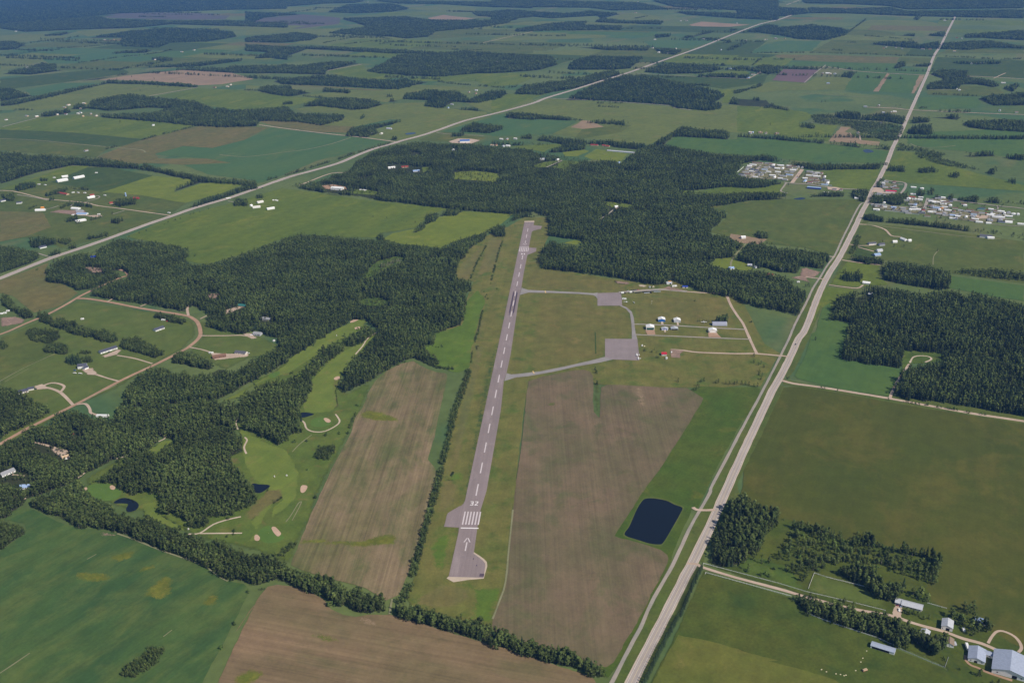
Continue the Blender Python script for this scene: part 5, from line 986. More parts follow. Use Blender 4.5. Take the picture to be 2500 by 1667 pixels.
CL = PX('d4 420,330 640,350 830,410 1000,460 1200,500 1560,600 1540,740 1400,720 1200,640 1000,590 800,610 600,680 480,660 400,560 330,540'); q = rng.uniform(CL.min(0), CL.max(0), (700, 2)); q = q[in_poly(q, CL)][:300]
idx = len(WOODS); WOODS.append(('tree_group', 'ranch clearing', None))
for x, y in gnd(q): TREES.append((x, y, *(('leafy_tree', rng.uniform(.5, .95), rng.uniform(.65, 1.05)) if rng.rand() < .55 else ('shrub', rng.uniform(.6, 1.2), rng.uniform(.8, 1.5))), idx))
singles('d4 430,440 530,480 545,485 640,560 705,610 870,545 1180,600 1430,540 780,560', 'ranch clearing among living trees', 'dead_tree', 7, name='dead_trees')
singles('d4 80,660 190,690 230,680 260,700 420,660 300,640', 'lane fence in the brushy corner', 'shrub', 4)
wood('d4 445,885 500,835 600,855 700,885 900,905 960,930 970,980 1150,975 1250,1010 1380,1045 1400,1120 1500,1125 1500,1185 1590,1185 1650,1145 1705,1200 1690,1295 1665,1335 1600,1345 1500,1285 1400,1250 1310,1275 1140,1195 860,1095 560,998', 'ranch windbreak', LEAFY, 11, dens=1.15)
singles('d4 1880,1000 1860,970 1900,990 1940,1000 1930,960 1760,1040 1800,1080 1750,1020 1850,1110 1830,1090 1920,1120 1900,1150 1980,1150 1990,1110 2050,1150 2070,1130 2030,1110 1940,1060 1960,1090 1930,1180', 'ranch yard around the hidden shed', 'leafy_tree', 12.5, w=13)
singles('d4 1470,880 1540,905 1500,860 1560,900 1440,850 1210,890 1190,870 1250,900 1290,870', 'ranch house back yard', 'leafy_tree', 12, w=12)
singles('d4 1375,1000 1410,1010 1440,1005 1480,1020 1570,1045 1530,1050 1390,985', 'ranch house front yard', 'leafy_tree', 6.5, w=9)
singles('d4 1990,1510 1975,1515 2140,1590 2080,1600', 'yard before the barns', 'leafy_tree', 9, w=9)
singles('d4 1690,1370 1400,1280 1380,1290 1820,1460 1700,1390', 'ranch fence corner', 'shrub', 3)
W14 = 'd2 760,1245 800,1140 830,1080 960,1050 1080,1010 1130,1000 1250,1010 1400,1040 1500,1060 1720,1040 1800,1050 1880,1080 1920,1050 2100,1090 2350,1145 s 2720,745 s 2720,1050 d3 2350,722 2100,692 1900,645 1700,615 1500,595 1350,572 1262,540 1290,480 1370,365 1430,300 1560,285 1690,275 1705,215 1560,200 1370,182 1350,250 1342,338 1100,300 850,262 852,200 880,120 920,0 d2 925,1330 940,1300 840,1290 760,1275'
wood(W14, 'large dark wood beside the highway', {'leafy_tree': .55, 'spruce_tree': .45}, 14, holes=('d2 960,1075 1110,1060 1100,1145 960,1145',))
wood('d2 1180,835 1250,805 1450,805 1700,865 1748,900 1742,1020 1650,1032 1450,1000 1280,972 1190,945', 'square wood beyond the light field', {'leafy_tree': .7, 'spruce_tree': .3}, 14)
wood('d2 825,920 880,875 960,885 1000,878 1022,930 1022,972 900,962 850,942', 'spruce clump by the farm drive', {'spruce_tree': .9, 'leafy_tree': .1}, 13)
wood('d2 930,760 1050,755 1200,785 1195,825 1060,825 940,785', 'hedge above the light field', LEAFY, 9)
wood('d2 1225,450 1400,455 1700,488 2000,538 2350,588 s 2700,600 s 2700,620 d2 2350,615 2000,563 1700,532 1450,502 1235,482', 'long windbreak below the trailer park', LEAFY, 10)
wood('d2 1045,420 1100,415 1195,440 1192,478 1050,462', 'short windbreak by the highway', LEAFY, 10)
hedge('d2 995,605 985,650 960,700 935,745', 'tree row along the highway house', 9, 8)
singles('d2 1285,685 1170,655 1190,650 1365,685 1640,720 560,1010 580,1000 590,1010 640,1450 420,180 430,150 1590,240 1490,240 1500,250', 'roadside farmyard', 'leafy_tree', 8)
wood('d2 1700,865 1900,850 2100,840 2350,880 s 2600,700 s 2600,716 d2 2350,960 2000,930 1760,890', 'scrubby edge behind the crop', {'shrub': .6, 'leafy_tree': .4}, 9, dens=.5, name='scrub')
wood('c2 1990,765 2080,700 2110,655 2200,640 2350,670 d2 80,650 400,690 600,710 745,750 705,860 525,835 485,895 350,885 200,845 120,850 c2 2220,860 2150,820 1990,785', 'wood between sandy yard and tan clearing', MIXED, 13)
wood('d2 145,590 160,560 200,550 255,585 250,612 180,612', 'round bush clump in the field', LEAFY, 9)
W22 = ('b2 320,185 450,170 600,140 830,60 900,0 b1 900,1330 1050,1240 1250,1190 1400,1160 1650,1180 1900,1185 2200,1215 2350,1225 c1 350,1245 470,1268 580,1290 650,1285 820,1325 1000,1312 1060,1335 1200,1230 1300,1190 1450,1190 1700,1240 1850,1260 2350,1285 d1 170,1262 400,1320 650,1340 1000,1350 1170,1340 1160,1390 650,1392 560,1380 400,1340 200,1312 60,1335 0,1400 c1 2010,1430 c2 2005,85 2060,105 2200,140 2320,160 2190,200 1900,190 1700,215 1500,215 1550,235 1850,245 2250,240 d2 100,240 400,250 400,290 0,305 c2 2100,305 1950,332 1730,362 1925,380 1935,420 1850,500 1780,560 1950,602 2050,652 2040,700 1960,772 1830,780 1800,830 1900,862 2150,878 d2 120,872 240,890 400,922 480,990 560,1040 565,1120 505,1200 492,1252 350,1205 60,1145 c2 2060,1135 1950,1092 1700,1042 1620,1003 1500,968 1400,992 1300,992 1100,952 800,902 400,857 385,800 420,690 480,640 560,660 680,668 760,642 700,620 590,612 470,592 480,500 440,470 460,430 340,392 260,400 170,412 0,402 b2 2150,410 1800,382 1650,367 1200,312 870,262 650,235')
wood(W22, 'vast wood behind the runway', {'leafy_tree': .85, 'spruce_tree': .15}, 12, holes=('b2 1700,62 1880,52 2095,80 2055,155 1850,140 1705,130', 'b2 920,112 1040,108 1010,132 930,130', 'b2 875,205 960,205 1115,232 1060,262 880,252', 'b2 610,172 700,160 840,180 845,222 650,215', 'b2 1150,0 1300,0 1440,30 1440,80 1380,75 1260,48 1160,50',
     'b2 1440,25 1545,25 1450,80', 'c2 0,75 75,82 40,155 0,162', 'c1 290,1368 430,1325 590,1305 800,1325 640,1350 625,1395 480,1378', 'c2 900,330 940,305 1180,338 1110,365 1040,355 1000,395 965,420 890,468 870,462 950,405 990,370', 'c2 580,640 680,620 770,640 690,672', 'c1 390,1280 440,1285 440,1325 390,1315', 'b1 1340,1245 1440,1255 1440,1275 1350,1275', 'c2 1400,512 1450,515 1540,545 1480,560', 'd2 300,250 420,250 420,285', 'b1 1680,1215 1740,1220 1740,1240 1690,1240', 'c1 1020,1325 1060,1325 1060,1345 1020,1345'))
wood('b2 320,170 450,180 620,180 660,235 870,245 900,270 650,240', 'tree edge before the white warehouse', MIXED, 10)
FARW = [
 'c1 370,1128 420,1108 700,1138 790,1150 1000,1155 1260,1178 1290,1200 1200,1225 1000,1205 960,1180 880,1190 780,1175 760,1225 620,1245 470,1250 465,1222 620,1190 380,1150', 'c1 0,1160 200,1165 500,1178 480,1192 200,1192 0,1185',
 'c1 1300,1190 1400,1130 1480,1090 1560,1035 1700,1058 1900,1068 1960,1090 1935,1142 1600,1122 1480,1122 1420,1182 1300,1202', 'd1 0,1092 100,1100 300,1110 720,1150 712,1178 400,1152 0,1120', 'd1 745,1160 1000,1175 1005,1210 760,1182', 'd1 1010,1188 1250,1200 1250,1228 1010,1208',
 'c1 590,805 850,688 1090,612 1300,618 1600,680 1850,738 1915,780 1830,832 1900,852 1850,902 1770,912 1500,884 1470,862 1200,842 800,822', 'c1 1940,850 1980,798 2200,828 2250,798 2285,850 2350,868 d1 0,850 d1 0,790 240,805 310,862 600,920 560,925 300,892 0,862 c1 2100,872',
 'c1 170,775 260,698 700,640 900,590 1000,568 1065,610 900,660 700,720 500,755 400,778', 'c1 630,572 640,528 700,478 820,452 1030,458 1280,462 1200,500 1130,562 1000,572', 'c1 1245,592 1280,558 1450,518 1600,518 1900,548 2115,542 2100,572 1900,562 1800,592 1700,602 1450,606', 'c1 1680,615 1850,600 2005,598 2005,638 1700,632',
 'c1 2018,612 2110,598 2110,642 2020,642', 'd1 0,545 110,558 210,530 350,538 355,598 250,608 110,582', 'b1 965,582 1100,528 1250,448 1500,428 1800,418 2350,448 c1 500,458 545,530 400,572 300,582 0,602 b1 1900,602 1600,632 1400,622 1330,622 1100,602',
 'b1 220,652 660,608 700,618 1100,658 1320,638 1335,655 1500,672 1250,735 1000,722 600,702 300,692', 'b1 95,742 130,708 360,696 385,728 535,745 420,782 350,792 200,772', 'b1 628,742 650,718 885,740 850,768 640,752', 'b1 1283,792 1310,768 1500,732 1750,748 1812,790 1840,820 1850,800 2030,732 2155,748 2100,802 1900,848 1700,832 1600,872 1880,880 1975,918 1700,892 1650,892 1455,872 1470,838 1560,828 1300,812',
 'b1 375,892 480,848 570,818 700,798 1000,808 1145,850 1000,892 880,903 600,872 460,872', 'a1 700,885 760,818 950,778 1060,772 1300,798 1600,828 1715,870 1740,885 2000,898 2350,872 b1 350,880 400,920 600,928 800,938 800,982 640,1028 440,1002 120,992 a1 2120,992 2110,1034 1850,1046 1620,1034 1300,1002 830,962 820,932 1150,930 1350,900 1500,890 1200,882 900,908', 'a1 325,955 360,918 560,888 585,920 400,955', 'a1 575,892 640,848 725,860 690,895',
 'a1 0,840 30,828 300,788 600,718 830,678 900,658 1050,658 1310,672 1612,690 1612,718 1480,712 1150,692 880,684 640,744 300,824 100,862 0,870', 'a1 0,722 80,718 200,758 272,782 50,824 0,830', 'a1 15,592 250,548 340,512 482,530 440,562 525,576 250,612 80,608', 'a1 640,662 800,638 1000,598 1300,578 1500,558 1850,558 1900,538 2350,528 b1 400,538 640,508 960,498 660,582 650,612 300,602 a1 2080,602 1900,598 1500,576 1200,590', 'a1 1000,562 1240,538 1500,518 1980,478 1985,500 1650,542',
 'a1 0,338 130,336 212,368 130,402 0,412', 'a1 345,285 600,256 500,292 370,298', 'a1 715,302 1100,248 1400,225 1900,255 1945,302 1700,342 1400,352 1300,392 1000,382 990,340 1000,310', 'a1 858,432 1250,398 1200,432 930,442', 'b1 0,362 300,378 600,378 1100,398 1650,428 1800,408 1955,430 1200,442 700,412 500,402 300,472 80,482 80,460 200,428 0,420', 'a1 2080,462 2350,415 2350,492', 'a1 1200,482 1300,462 1485,485 1330,502',
 'b1 0,305 420,265 615,290 540,332 300,352 0,345', 'b1 660,102 830,38 1200,28 1355,70 1200,98 900,112', 'b1 650,272 800,238 1000,218 780,148 1300,132 1500,158 1900,168 2205,148 2150,192 1950,222 1550,262 1500,302 1310,318 1200,302 900,290', 'b1 1850,98 2350,95 2350,142 2200,152 1900,132',
 'a1 0,0 2350,0 2350,75 1900,82 1000,112 500,152 0,195', 'b1 0,0 1000,0 900,25 640,32 300,58 0,62', 'a1 0,195 500,152 800,130 900,155 1500,170 1850,165 2350,190 2350,230 1900,215 1400,200 1100,230 600,245 200,262 0,235', 'b1 0,95 350,108 480,120 300,130 140,150 60,190 0,190', 'b1 1000,0 1700,10 2350,20 2350,70 1900,55 1600,35 1250,30', 'c1 0,62 300,60 800,66 1000,88 1500,78 1200,20 400,0 0,0',
 'c1 0,92 130,78 600,108 800,88 1065,108 900,152 860,130 500,152 250,132 200,162 0,205', 'c1 195,235 500,188 800,168 760,202 1060,208 1072,246 600,252 200,264', 'c1 840,182 900,148 1100,168 1405,168 1390,202 1000,192', 'c1 1480,90 1900,100 2350,128 2350,168 2000,152 1600,122', 'c1 1300,0 2350,0 2350,110 1900,80 1500,60', 'c1 1855,252 2055,228 2000,252', 'c1 2060,262 2250,198 2350,205 2350,272',
 'c1 1535,305 1800,252 1825,265 1600,302 1872,308 1862,332 1600,312', 'c1 1838,362 1985,318 1960,352', 'c1 1335,282 1470,275 1462,302 1350,312', 'c1 680,385 900,380 1290,388 1282,418 950,412', 'c1 1300,388 1585,408 1500,452 1400,442', 'd1 0,45 400,60 560,70 600,110 300,142 0,155', 'd1 580,62 900,70 1250,58 1400,90 2350,78 2350,152 1800,142 1400,132 900,112 600,110', 'd1 520,0 2350,0 2350,70 1400,80 1250,52 900,35 560,30',
 'd1 195,232 600,198 925,240 880,292 720,332 500,322 350,292 180,270', 'd1 1285,282 1462,276 1450,298 1400,296', 'd1 1535,284 1702,256 1692,302 1550,292', 'd1 1075,362 1200,338 1450,338 1500,362 1655,338 1655,402 1500,402 1350,388', 'd1 1860,282 2350,245 2350,332 2000,312 1870,312', 'd1 1690,345 2055,328 2350,378 2350,402 2100,392 1900,412 1660,402', 'd1 1715,502 2155,496 2150,528 1820,528', 'd1 1575,605 1650,566 1890,576 1890,628 2100,658 2155,690 2100,718 1980,692 1830,692 1800,732 1550,735 1560,680 1720,652',
 'd1 1965,792 2200,768 2350,748 s 2620,220 s 2620,258 d1 2350,862 2100,866', 'd1 2178,712 2300,672 2305,706 2250,754', 'd1 1485,890 1900,898 2005,918 1900,924 1500,908', 'd1 360,543 670,553 660,573 360,563', 'd1 845,625 890,588 972,578 930,642', 'd1 1285,555 1320,508 1382,498 1372,542 1310,565', 'd1 1388,532 1572,518 1572,548 1400,544', 'd1 775,935 880,902 1005,918 1005,958 1200,918 1372,958 1372,1022 1200,992 1000,982 850,972', 'd1 508,1042 530,1008 632,1018 634,1058',
 'd1 1438,962 1592,968 1560,1002 1440,1012', 'd1 1388,1062 1440,1028 1592,1018 1602,1072 1632,1112 1400,1098', 'd1 1840,1002 1900,978 2350,986 s 2700,300 s 2700,320 d1 2350,1084 2050,1064 1900,1044', 'd1 1588,942 1842,938 1800,982', 'd1 1238,1372 1370,1368 1372,1398 1250,1392', 'd1 1478,1392 1600,1372 1645,1400 1500,1408', 'd1 1718,1432 1800,1422 1815,1448', 'd1 1850,1255 2100,1238 2115,1278 1920,1284', 'd1 2180,1282 2350,1278 2350,1308', 'd1 2048,1402 2112,1388 2112,1424', 'd1 2218,1482 2280,1468 2292,1502',
 'a1 0,1238 300,1268 700,1288 1000,1318 1145,1348 1132,1385 900,1372 600,1352 300,1412 0,1505', 'a1 1115,1385 1200,1338 1252,1368 1500,1418 1700,1448 1900,1468 2100,1488 2115,1545 1980,1520 1640,1495 1420,1568 1420,1540 1590,1480 1250,1405', 'a2 1520,355 1650,298 1800,248 1950,198 2060,168 2115,172 2000,222 1800,292 1600,355', 'a2 0,668 100,678 300,718 332,760 250,812 0,895',
 'a2 478,345 600,306 600,332 500,374', 'a2 608,312 750,328 765,362 620,344', 'a2 378,245 550,192 542,218 390,260', 'a2 558,192 722,186 722,218 570,208', 'a2 115,185 200,148 300,152 302,192 150,225', 'a2 328,118 392,108 394,142 340,144', 'a2 955,285 1112,286 1102,332 1000,354 900,335', 'a2 905,465 1012,448 960,484', 'a2 505,478 640,428 622,454', 'a2 715,585 880,556 895,592 700,625 650,665 720,605', 'a2 245,615 330,598 450,618 465,655 330,686 250,686', 'a2 465,628 590,618 550,655', 'a2 525,696 600,648 645,684 540,706', 'a2 405,746 490,696 495,724', 'a2 1915,345 1920,285 1960,280 2032,298 2034,348', 'a2 2095,265 2130,248 2192,280 2110,284', 'a2 395,285 430,262 462,300 400,305', 'a2 5,255 120,240 122,300 90,310 30,290',
 'b2 880,410 1480,492 1500,410 1590,405 1570,455 1470,498', 'b2 1480,418 1580,405 1560,470 1465,498', 'b2 1570,425 1660,370 1790,368 1720,428', 'b2 1335,555 1400,535 1420,500 1480,500 1470,530 1390,568', 'b2 1070,585 1120,570 1130,618 1080,625', 'b2 1995,545 2060,500 2125,505 2125,595 2040,600', 'b2 2120,500 2200,420 2290,405 2280,435 2160,480', 'b2 2290,400 2350,385 c2 150,405 260,400 460,435 250,440 120,425', 'b1 1730,1070 1870,1005 2090,1030 2135,1040 2130,1055 1990,1095 1760,1082', 'b1 2125,955 2160,920 2350,925 c1 380,935 650,960 645,990 400,975 330,985 120,965', 'c1 790,985 1085,990 1085,1028 790,1008', 'c1 240,1110 330,1102 332,1138 245,1135', 'b1 810,1115 870,1040 1000,1030 1270,975 1265,1000 1050,1060 1100,1090 970,1130 900,1118', 'b1 1680,1100 1780,1085 1785,1110 1690,1112', 'b1 1190,1130 1215,1118 1242,1122 1238,1148 1200,1148', 'b1 1140,775 1195,768 1198,796 1142,796', 'b1 940,955 965,948 975,968 945,970', 'b1 270,850 330,825 400,830 400,855 280,860', 'b1 1155,825 1200,805 1250,820 1200,835', 'c1 2240,1110 d1 2350,1120 2350,1135',
 'b2 0,460 b1 0,1500 100,1520 110,1545 0,1565', 'c2 2150,720 2190,700 2270,760 2200,790', 'm1 200,560 420,480 720,490 1000,500 1130,560 950,600 700,660 400,665 200,610', 'm1 1580,840 1700,770 2000,745 2350,760 2350,840', 'm1 0,770 700,745 1180,770 1180,840 0,840', 'm2 0,480 440,440 400,640 330,790 180,760 150,680 0,690', 'm2 460,720 560,560 640,640 900,590 1180,560 1440,540 1520,620 1300,740 1290,860 1000,860 840,770 780,820 450,815', 'm2 670,330 720,180 860,170 850,230 740,330 730,420 650,410', 'm2 1640,590 1700,470 1880,480 1880,620 1780,640', 'm2 2010,540 2060,440 2120,480 2110,560', 'm3 0,130 120,80 120,140', 'm3 370,160 380,80 490,90 490,180', 'm3 610,180 700,110 850,140 1000,90 1130,110 1190,200 1250,250 1000,260 760,240', 'm3 1210,240 1450,150 1690,130 1720,230 1900,240 2350,230 2350,310 1900,300 1500,270', 'm2 320,1250 380,1120 560,1120 820,1180 780,1300 500,1290', 'h2 800,690 800,580 1060,490 1170,510 1200,690', 
]
for i, s_ in enumerate(FARW):
    near = s_[:2] in ('a2', 'b2', 'c2', 'm2', 'm3', 'm1', 'h2')
    try: wood(s_, 'treed patch among the acreages' if near else 'dark wood among the distant fields', MIXED if i % 3 else SPR, 10 if near else 12, group=('treed patches among the acreages' if near else 'woods among the distant fields'))
    except Exception as e: print('wood', i, e)
wood('d1 600,935 760,930 860,975 1200,995 1370,1030 1330,1150 1180,1160 1130,1110 1000,1085 930,1040 640,1010', 'scrubland beside the far highway', {'shrub': .6, 'leafy_tree': .4}, 7, dens=.7, name='scrub')
wood('d1 1330,1170 1480,1200 1700,1250 1680,1290 1900,1350 2050,1400 1700,1360 1480,1290 1450,1240 1310,1235', 'scrubby creek line in the far pasture', {'shrub': .6, 'leafy_tree': .4}, 7, dens=.5, name='scrub')
wood('c1 1580,665 1660,680 1800,690 1810,705 1700,705', 'brush patch by a distant wood', MIXED, 8, dens=.7, name='scrub'); wood('c1 1980,740 2100,720 2220,680 2230,705 2100,740 2000,770', 'creek trees by a distant field', MIXED, 8, dens=.8, name='scrub')
rg = random.Random(33)
for k in range(70):
    c_ = gnd([(rg.uniform(0, 2500), 8 + 190 * rg.random() ** 1.3)])[0]; L_ = rg.uniform(140, 520); d_ = ex if rg.random() < .78 else ey
    idx = len(WOODS); WOODS.append(('tree_line', 'tree line between distant fields', 'tree lines between distant fields'))
    w_ = rg.uniform(8, 40); n_ = int(L_ * w_ / 110) + 12
    add_pts([c_ + d_ * rg.uniform(-L_, L_) + np.array([-d_[1], d_[0]]) * rg.uniform(-w_, w_) * .5 for _ in range(n_)], MIXED, .95, 2.0, idx)
HED = 'tree line between distant fields'
for s_ in ('d1 120,438 500,435 900,442 1330,457', 'd1 1330,460 1700,465 2150,490 2350,485', 'b1 640,355 800,325 940,300', 'b1 820,366 1000,345 1200,320', 'b1 1060,370 1200,350 1320,332', 'a1 400,402 700,385 1000,355', 'a1 0,458 300,425 500,408', 'a1 640,518 760,505 1000,470 1180,452 1330,432', 'a1 1330,432 1420,405', 'a1 1165,1150 1240,1130 1300,1110 1400,1090 1500,1065 1580,1045', 'a1 880,1225 960,1205', 'a1 0,915 150,905 280,905', 'b1 430,785 640,808', 'b1 0,742 100,745', 'b1 700,622 850,640 1100,660 1200,650', 'b1 1580,670 1700,690 1990,712', 'b1 2010,715 2150,722 2230,710',
           'c1 0,362 300,375 700,385', 'c1 1060,238 1290,236 1400,238', 'c1 1180,155 1280,135', 'd1 300,490 480,492', 'd1 860,350 970,352', 'd1 1000,292 1200,308 1430,328', 'd1 1600,775 1960,790', 'd1 780,412 860,418', 'c1 640,985 750,990', 'c1 2140,540 2200,490 2240,470', 'b1 180,1480 420,1415 690,1330', 'b1 760,1310 900,1260 1180,1180', 'a2 640,492 800,450 930,410', 'a2 240,375 300,350', 'd1 1260,1365 1170,1345', 'd1 1550,890 1480,890', 'c1 880,850 1080,850', 'c1 880,875 1050,885', 'b1 1700,410 1940,415', 'd1 1050,165 880,290'):
    hedge(s_, HED, 8, 8, group='tree lines between distant fields', gaps=.2, name='tree_line')
singles('a1 1265,655 1150,748 1290,720 1300,715 1080,635 960,655 985,1008 155,870 180,905 200,905 230,905 265,905 b1 1215,855 2135,255 2070,690 2165,705 1885,665 2045,690 c1 550,298 540,300 230,405 440,405 500,415 1120,1015 1065,1045 1245,355 d1 690,845 720,840 1300,875 1335,875 270,1030 2165,520', 'distant field', 'leafy_tree', 10, group='single trees in distant fields')
singles('h1 2000,1085 2030,1085 2050,1080 2120,1085 2160,1088 2200,1090 2240,1090 2265,1090', 'row behind the parked plane', 'spruce_tree', 6, name='spruce_row')
singles('t1 500,590 540,600 580,580 530,560 820,640 790,650 905,545 1000,660 1270,590 1040,860 1000,860 960,850 1070,850', 'terminal lawn', 'leafy_tree', 4.5, w=5)
singles('h2 2110,740 2100,750 h1 1940,620', 'field beside the hangars', 'shrub', 4)
singles('c3 2150,290 2190,310 2210,300 2230,330 2200,360 2190,390 2220,400 2210,430 2150,240 1530,445 1660,520 1680,515 1700,500 1690,480 1720,450 1740,445 1840,460 1860,455 1920,465 1950,470 1990,470 2010,465 2050,465 2080,470 2110,470 2150,485 2180,485 855,370 850,350 865,380 870,470 865,465', 'ditch below the entrance road', 'leafy_tree', 7.5, w=8)
singles('d3 690,500 715,505 820,525 1240,595 1385,615 1400,618 1430,622 1460,628 1490,635 1555,640 1560,638 1640,655 1670,660 1720,665 1745,670 1775,675 1800,682 1880,698 1900,702 2000,715 2030,718 420,420', 'gravel side road', 'shrub', 4.5)
rp = np.random.RandomState(3)
idx = len(WOODS); WOODS.append(('yard_trees', 'trailer park', None))
for box_, n in (('m1 250,200 1520,500', 60), ('m1 1540,320 2000,580', 22), ('m2 500,850 2300,1080', 36), ('m3 40,260 2000,760', 60), ('m2 1300,700 1850,900', 26), ('m2 2000,720 2352,960', 18), ('m2 780,300 1200,440', 8)):
    q = PX(box_)
    for x, y in gnd(np.c_[rp.uniform(q[0, 0], q[1, 0], n), rp.uniform(q[0, 1], q[1, 1], n)]): TREES.append((x, y, 'leafy_tree', rp.uniform(.3, .6), rp.uniform(.45, .8), idx))

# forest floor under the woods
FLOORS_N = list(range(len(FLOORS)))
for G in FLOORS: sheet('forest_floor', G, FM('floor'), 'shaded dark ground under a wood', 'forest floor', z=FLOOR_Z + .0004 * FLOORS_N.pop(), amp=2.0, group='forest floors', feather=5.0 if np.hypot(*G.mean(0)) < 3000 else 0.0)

# the trees that show largest are things of their own; the rest of each wood is one mass
TA = np.array([(t[0], t[1]) for t in TREES]); _, dep = pix(np.c_[TA, np.full(len(TA), 4.0)]); pxy, _ = pix(np.c_[TA, np.full(len(TA), 5.0)])
ref = {'leafy_tree': 12.0, 'spruce_tree': 13.0, 'shrub': 3.4, 'dead_tree': 9.0}
size = np.array([t[3] * ref[t[2]] for t in TREES]) / dep
vis = (pxy[:, 0] > -5) & (pxy[:, 0] < 2505) & (pxy[:, 1] > 0) & (pxy[:, 1] < 1672)
solo = np.zeros(len(TREES), bool)
kinds = np.array([t[2] for t in TREES])
for k, n in (('leafy_tree', 300), ('spruce_tree', 140), ('shrub', 90)):
    c = np.where((kinds == k) & vis)[0]; solo[c[np.argsort(-size[c])[:n]]] = True
NAMES = {'leafy_tree': ('leafy_tree', 'tree', 'green leafy tree in the '), 'spruce_tree': ('spruce_tree', 'tree', 'dark pointed spruce in the '), 'shrub': ('shrub', 'shrub', 'low green bush by the ')}
for i in np.where(solo)[0]:
    x, y, k, h, w, wi = TREES[i]; nm, cat, ph = NAMES[k]; v = i % len(CROWN[k])
    r = empty(nm, (x, y, surf(x, y)), rng.uniform(0, 6.28)); r.scale = (w, w, h)
    tag(r, ph + WOODS[wi][1], cat, nm.replace('_', ' ') + 's in the ' + WOODS[wi][1])
    link_mesh('crown', CROWN[k][v], r); link_mesh('trunk', TRUNK[k][v], r)
by = {}
for i in np.where(~solo)[0]: by.setdefault(TREES[i][5], []).append(i)
for wi, ids in by.items():
    nm, ph, grp = WOODS[wi]; n = len(ids)
    me = bpy.data.meshes.new(nm); me.from_pydata([(TREES[i][0], TREES[i][1], 0.0) for i in ids], [], [])
    a = me.attributes.new('var', 'INT', 'POINT'); a.data.foreach_set('value', np.array([BASE[TREES[i][2]][int(rng.randint(len(BASE[TREES[i][2]])))] for i in ids], np.int32))
    a = me.attributes.new('scl', 'FLOAT_VECTOR', 'POINT'); a.data.foreach_set('vector', np.array([(TREES[i][4], TREES[i][4], TREES[i][3]) for i in ids], np.float32).ravel())
    a = me.attributes.new('rot', 'FLOAT_VECTOR', 'POINT'); a.data.foreach_set('vector', np.c_[np.zeros(n), np.zeros(n), rng.uniform(0, 6.28, n)].astype(np.float32).ravel())
    for m in (LEAF, NEEDLE, BUSH, BARK, DEAD): me.materials.append(m)
    o = link_mesh(nm, me); md = o.modifiers.new('plants', 'NODES'); md.node_group = WG
    tag(o, ('mass of trees in the ' if 'row' not in nm else 'mass of trees along the ') + ph, 'wood' if nm in ('wood', 'grove', 'thicket') else nm.replace('_', ' '), grp, 'stuff')
print('TREES', len(TREES), 'solo', int(solo.sum()), 'woods', len(by))
# ------------------------------------------------------------------ buildings
PAL = {'white': (232, 230, 226), 'offwhite': (214, 208, 198), 'cream': (222, 210, 178), 'grey': (150, 150, 152), 'lgrey': (182, 184, 188), 'dgrey': (92, 92, 98), 'slate': (78, 80, 92), 'metal': (158, 166, 182), 'brown': (122, 92, 74),
       'red': (176, 36, 52), 'rust': (150, 62, 52), 'blue': (44, 100, 168), 'dblue': (34, 60, 150), 'lblue': (150, 172, 205), 'green': (30, 78, 66), 'teal': (52, 110, 104), 'orange': (206, 140, 62), 'tan': (186, 160, 130), 'black': (34, 34, 38), 'pink': (200, 40, 84), 'wood': (136, 118, 100), 'yellow': (212, 184, 70)}
def paintm(c): return plain('paint_' + c, PAL[c], rough=0.6, var=0.07, scale=0.4, spec=0.3)
def roofm(c): return plain('roof_' + c, PAL[c], rough=0.65, var=0.1, scale=0.5, spec=0.3)
GLASS = plain('window_glass', (46, 54, 66), rough=0.12, var=0.1, spec=0.5)
DOORD = plain('dark_door_and_inside_shade', (30, 28, 36), rough=0.9, var=0.1)  # dark doors, and the painted inside shade of open fronts
def boxg(x0, x1, y0, y1, z0, z1):
    V = [(x0, y0, z0), (x1, y0, z0), (x1, y1, z0), (x0, y1, z0), (x0, y0, z1), (x1, y0, z1), (x1, y1, z1), (x0, y1, z1)]
    return V, [(0, 3, 2, 1), (4, 5, 6, 7), (0, 1, 5, 4), (1, 2, 6, 5), (2, 3, 7, 6), (3, 0, 4, 7)]
def addg(gs):
    V, F = [], []
    for v, f in gs:
        b0 = len(V); V += list(v); F += [tuple(i + b0 for i in q) for q in f]
    return V, F
MCACHE = {}
def gpt(*a):
    p = at1(*a); return (p[0], p[1], surf(*p))
def cmesh(key, geo, mat):
    if key not in MCACHE:
        MCACHE[key] = mk(key[0], geo() if callable(geo) else geo, mat)
    return MCACHE[key]
def gable_walls(L, W, hw, hr):
    a, b = L / 2, W / 2
    V = [(-a, -b, -.1), (a, -b, -.1), (a, b, -.1), (-a, b, -.1), (-a, -b, hw), (a, -b, hw), (a, b, hw), (-a, b, hw), (-a, 0, hw + hr - .05), (a, 0, hw + hr - .05)]
    return V, [(0, 3, 2, 1), (0, 1, 5, 4), (2, 3, 7, 6), (1, 2, 6, 9, 5), (3, 0, 4, 8, 7), (4, 5, 9, 8), (6, 7, 8, 9)]
def gable_roof(L, W, hw, hr, o=0.45, t=0.16):
    a = L / 2 + o; b = W / 2 + o; s = hr / (W / 2); ze = hw - o * s + 0.03; zr = hw + hr + 0.03
    P = [(-b, ze), (0, zr), (b, ze), (b, ze + t), (0, zr + t), (-b, ze + t)]
    V = [(x, y, z) for x in (-a, a) for y, z in P]
    return V, [(0, 1, 4, 5), (1, 2, 3, 4), (6, 11, 10, 7), (7, 10, 9, 8), (0, 6, 7, 1), (1, 7, 8, 2), (2, 8, 9, 3), (3, 9, 10, 4), (4, 10, 11, 5), (5, 11, 6, 0)]
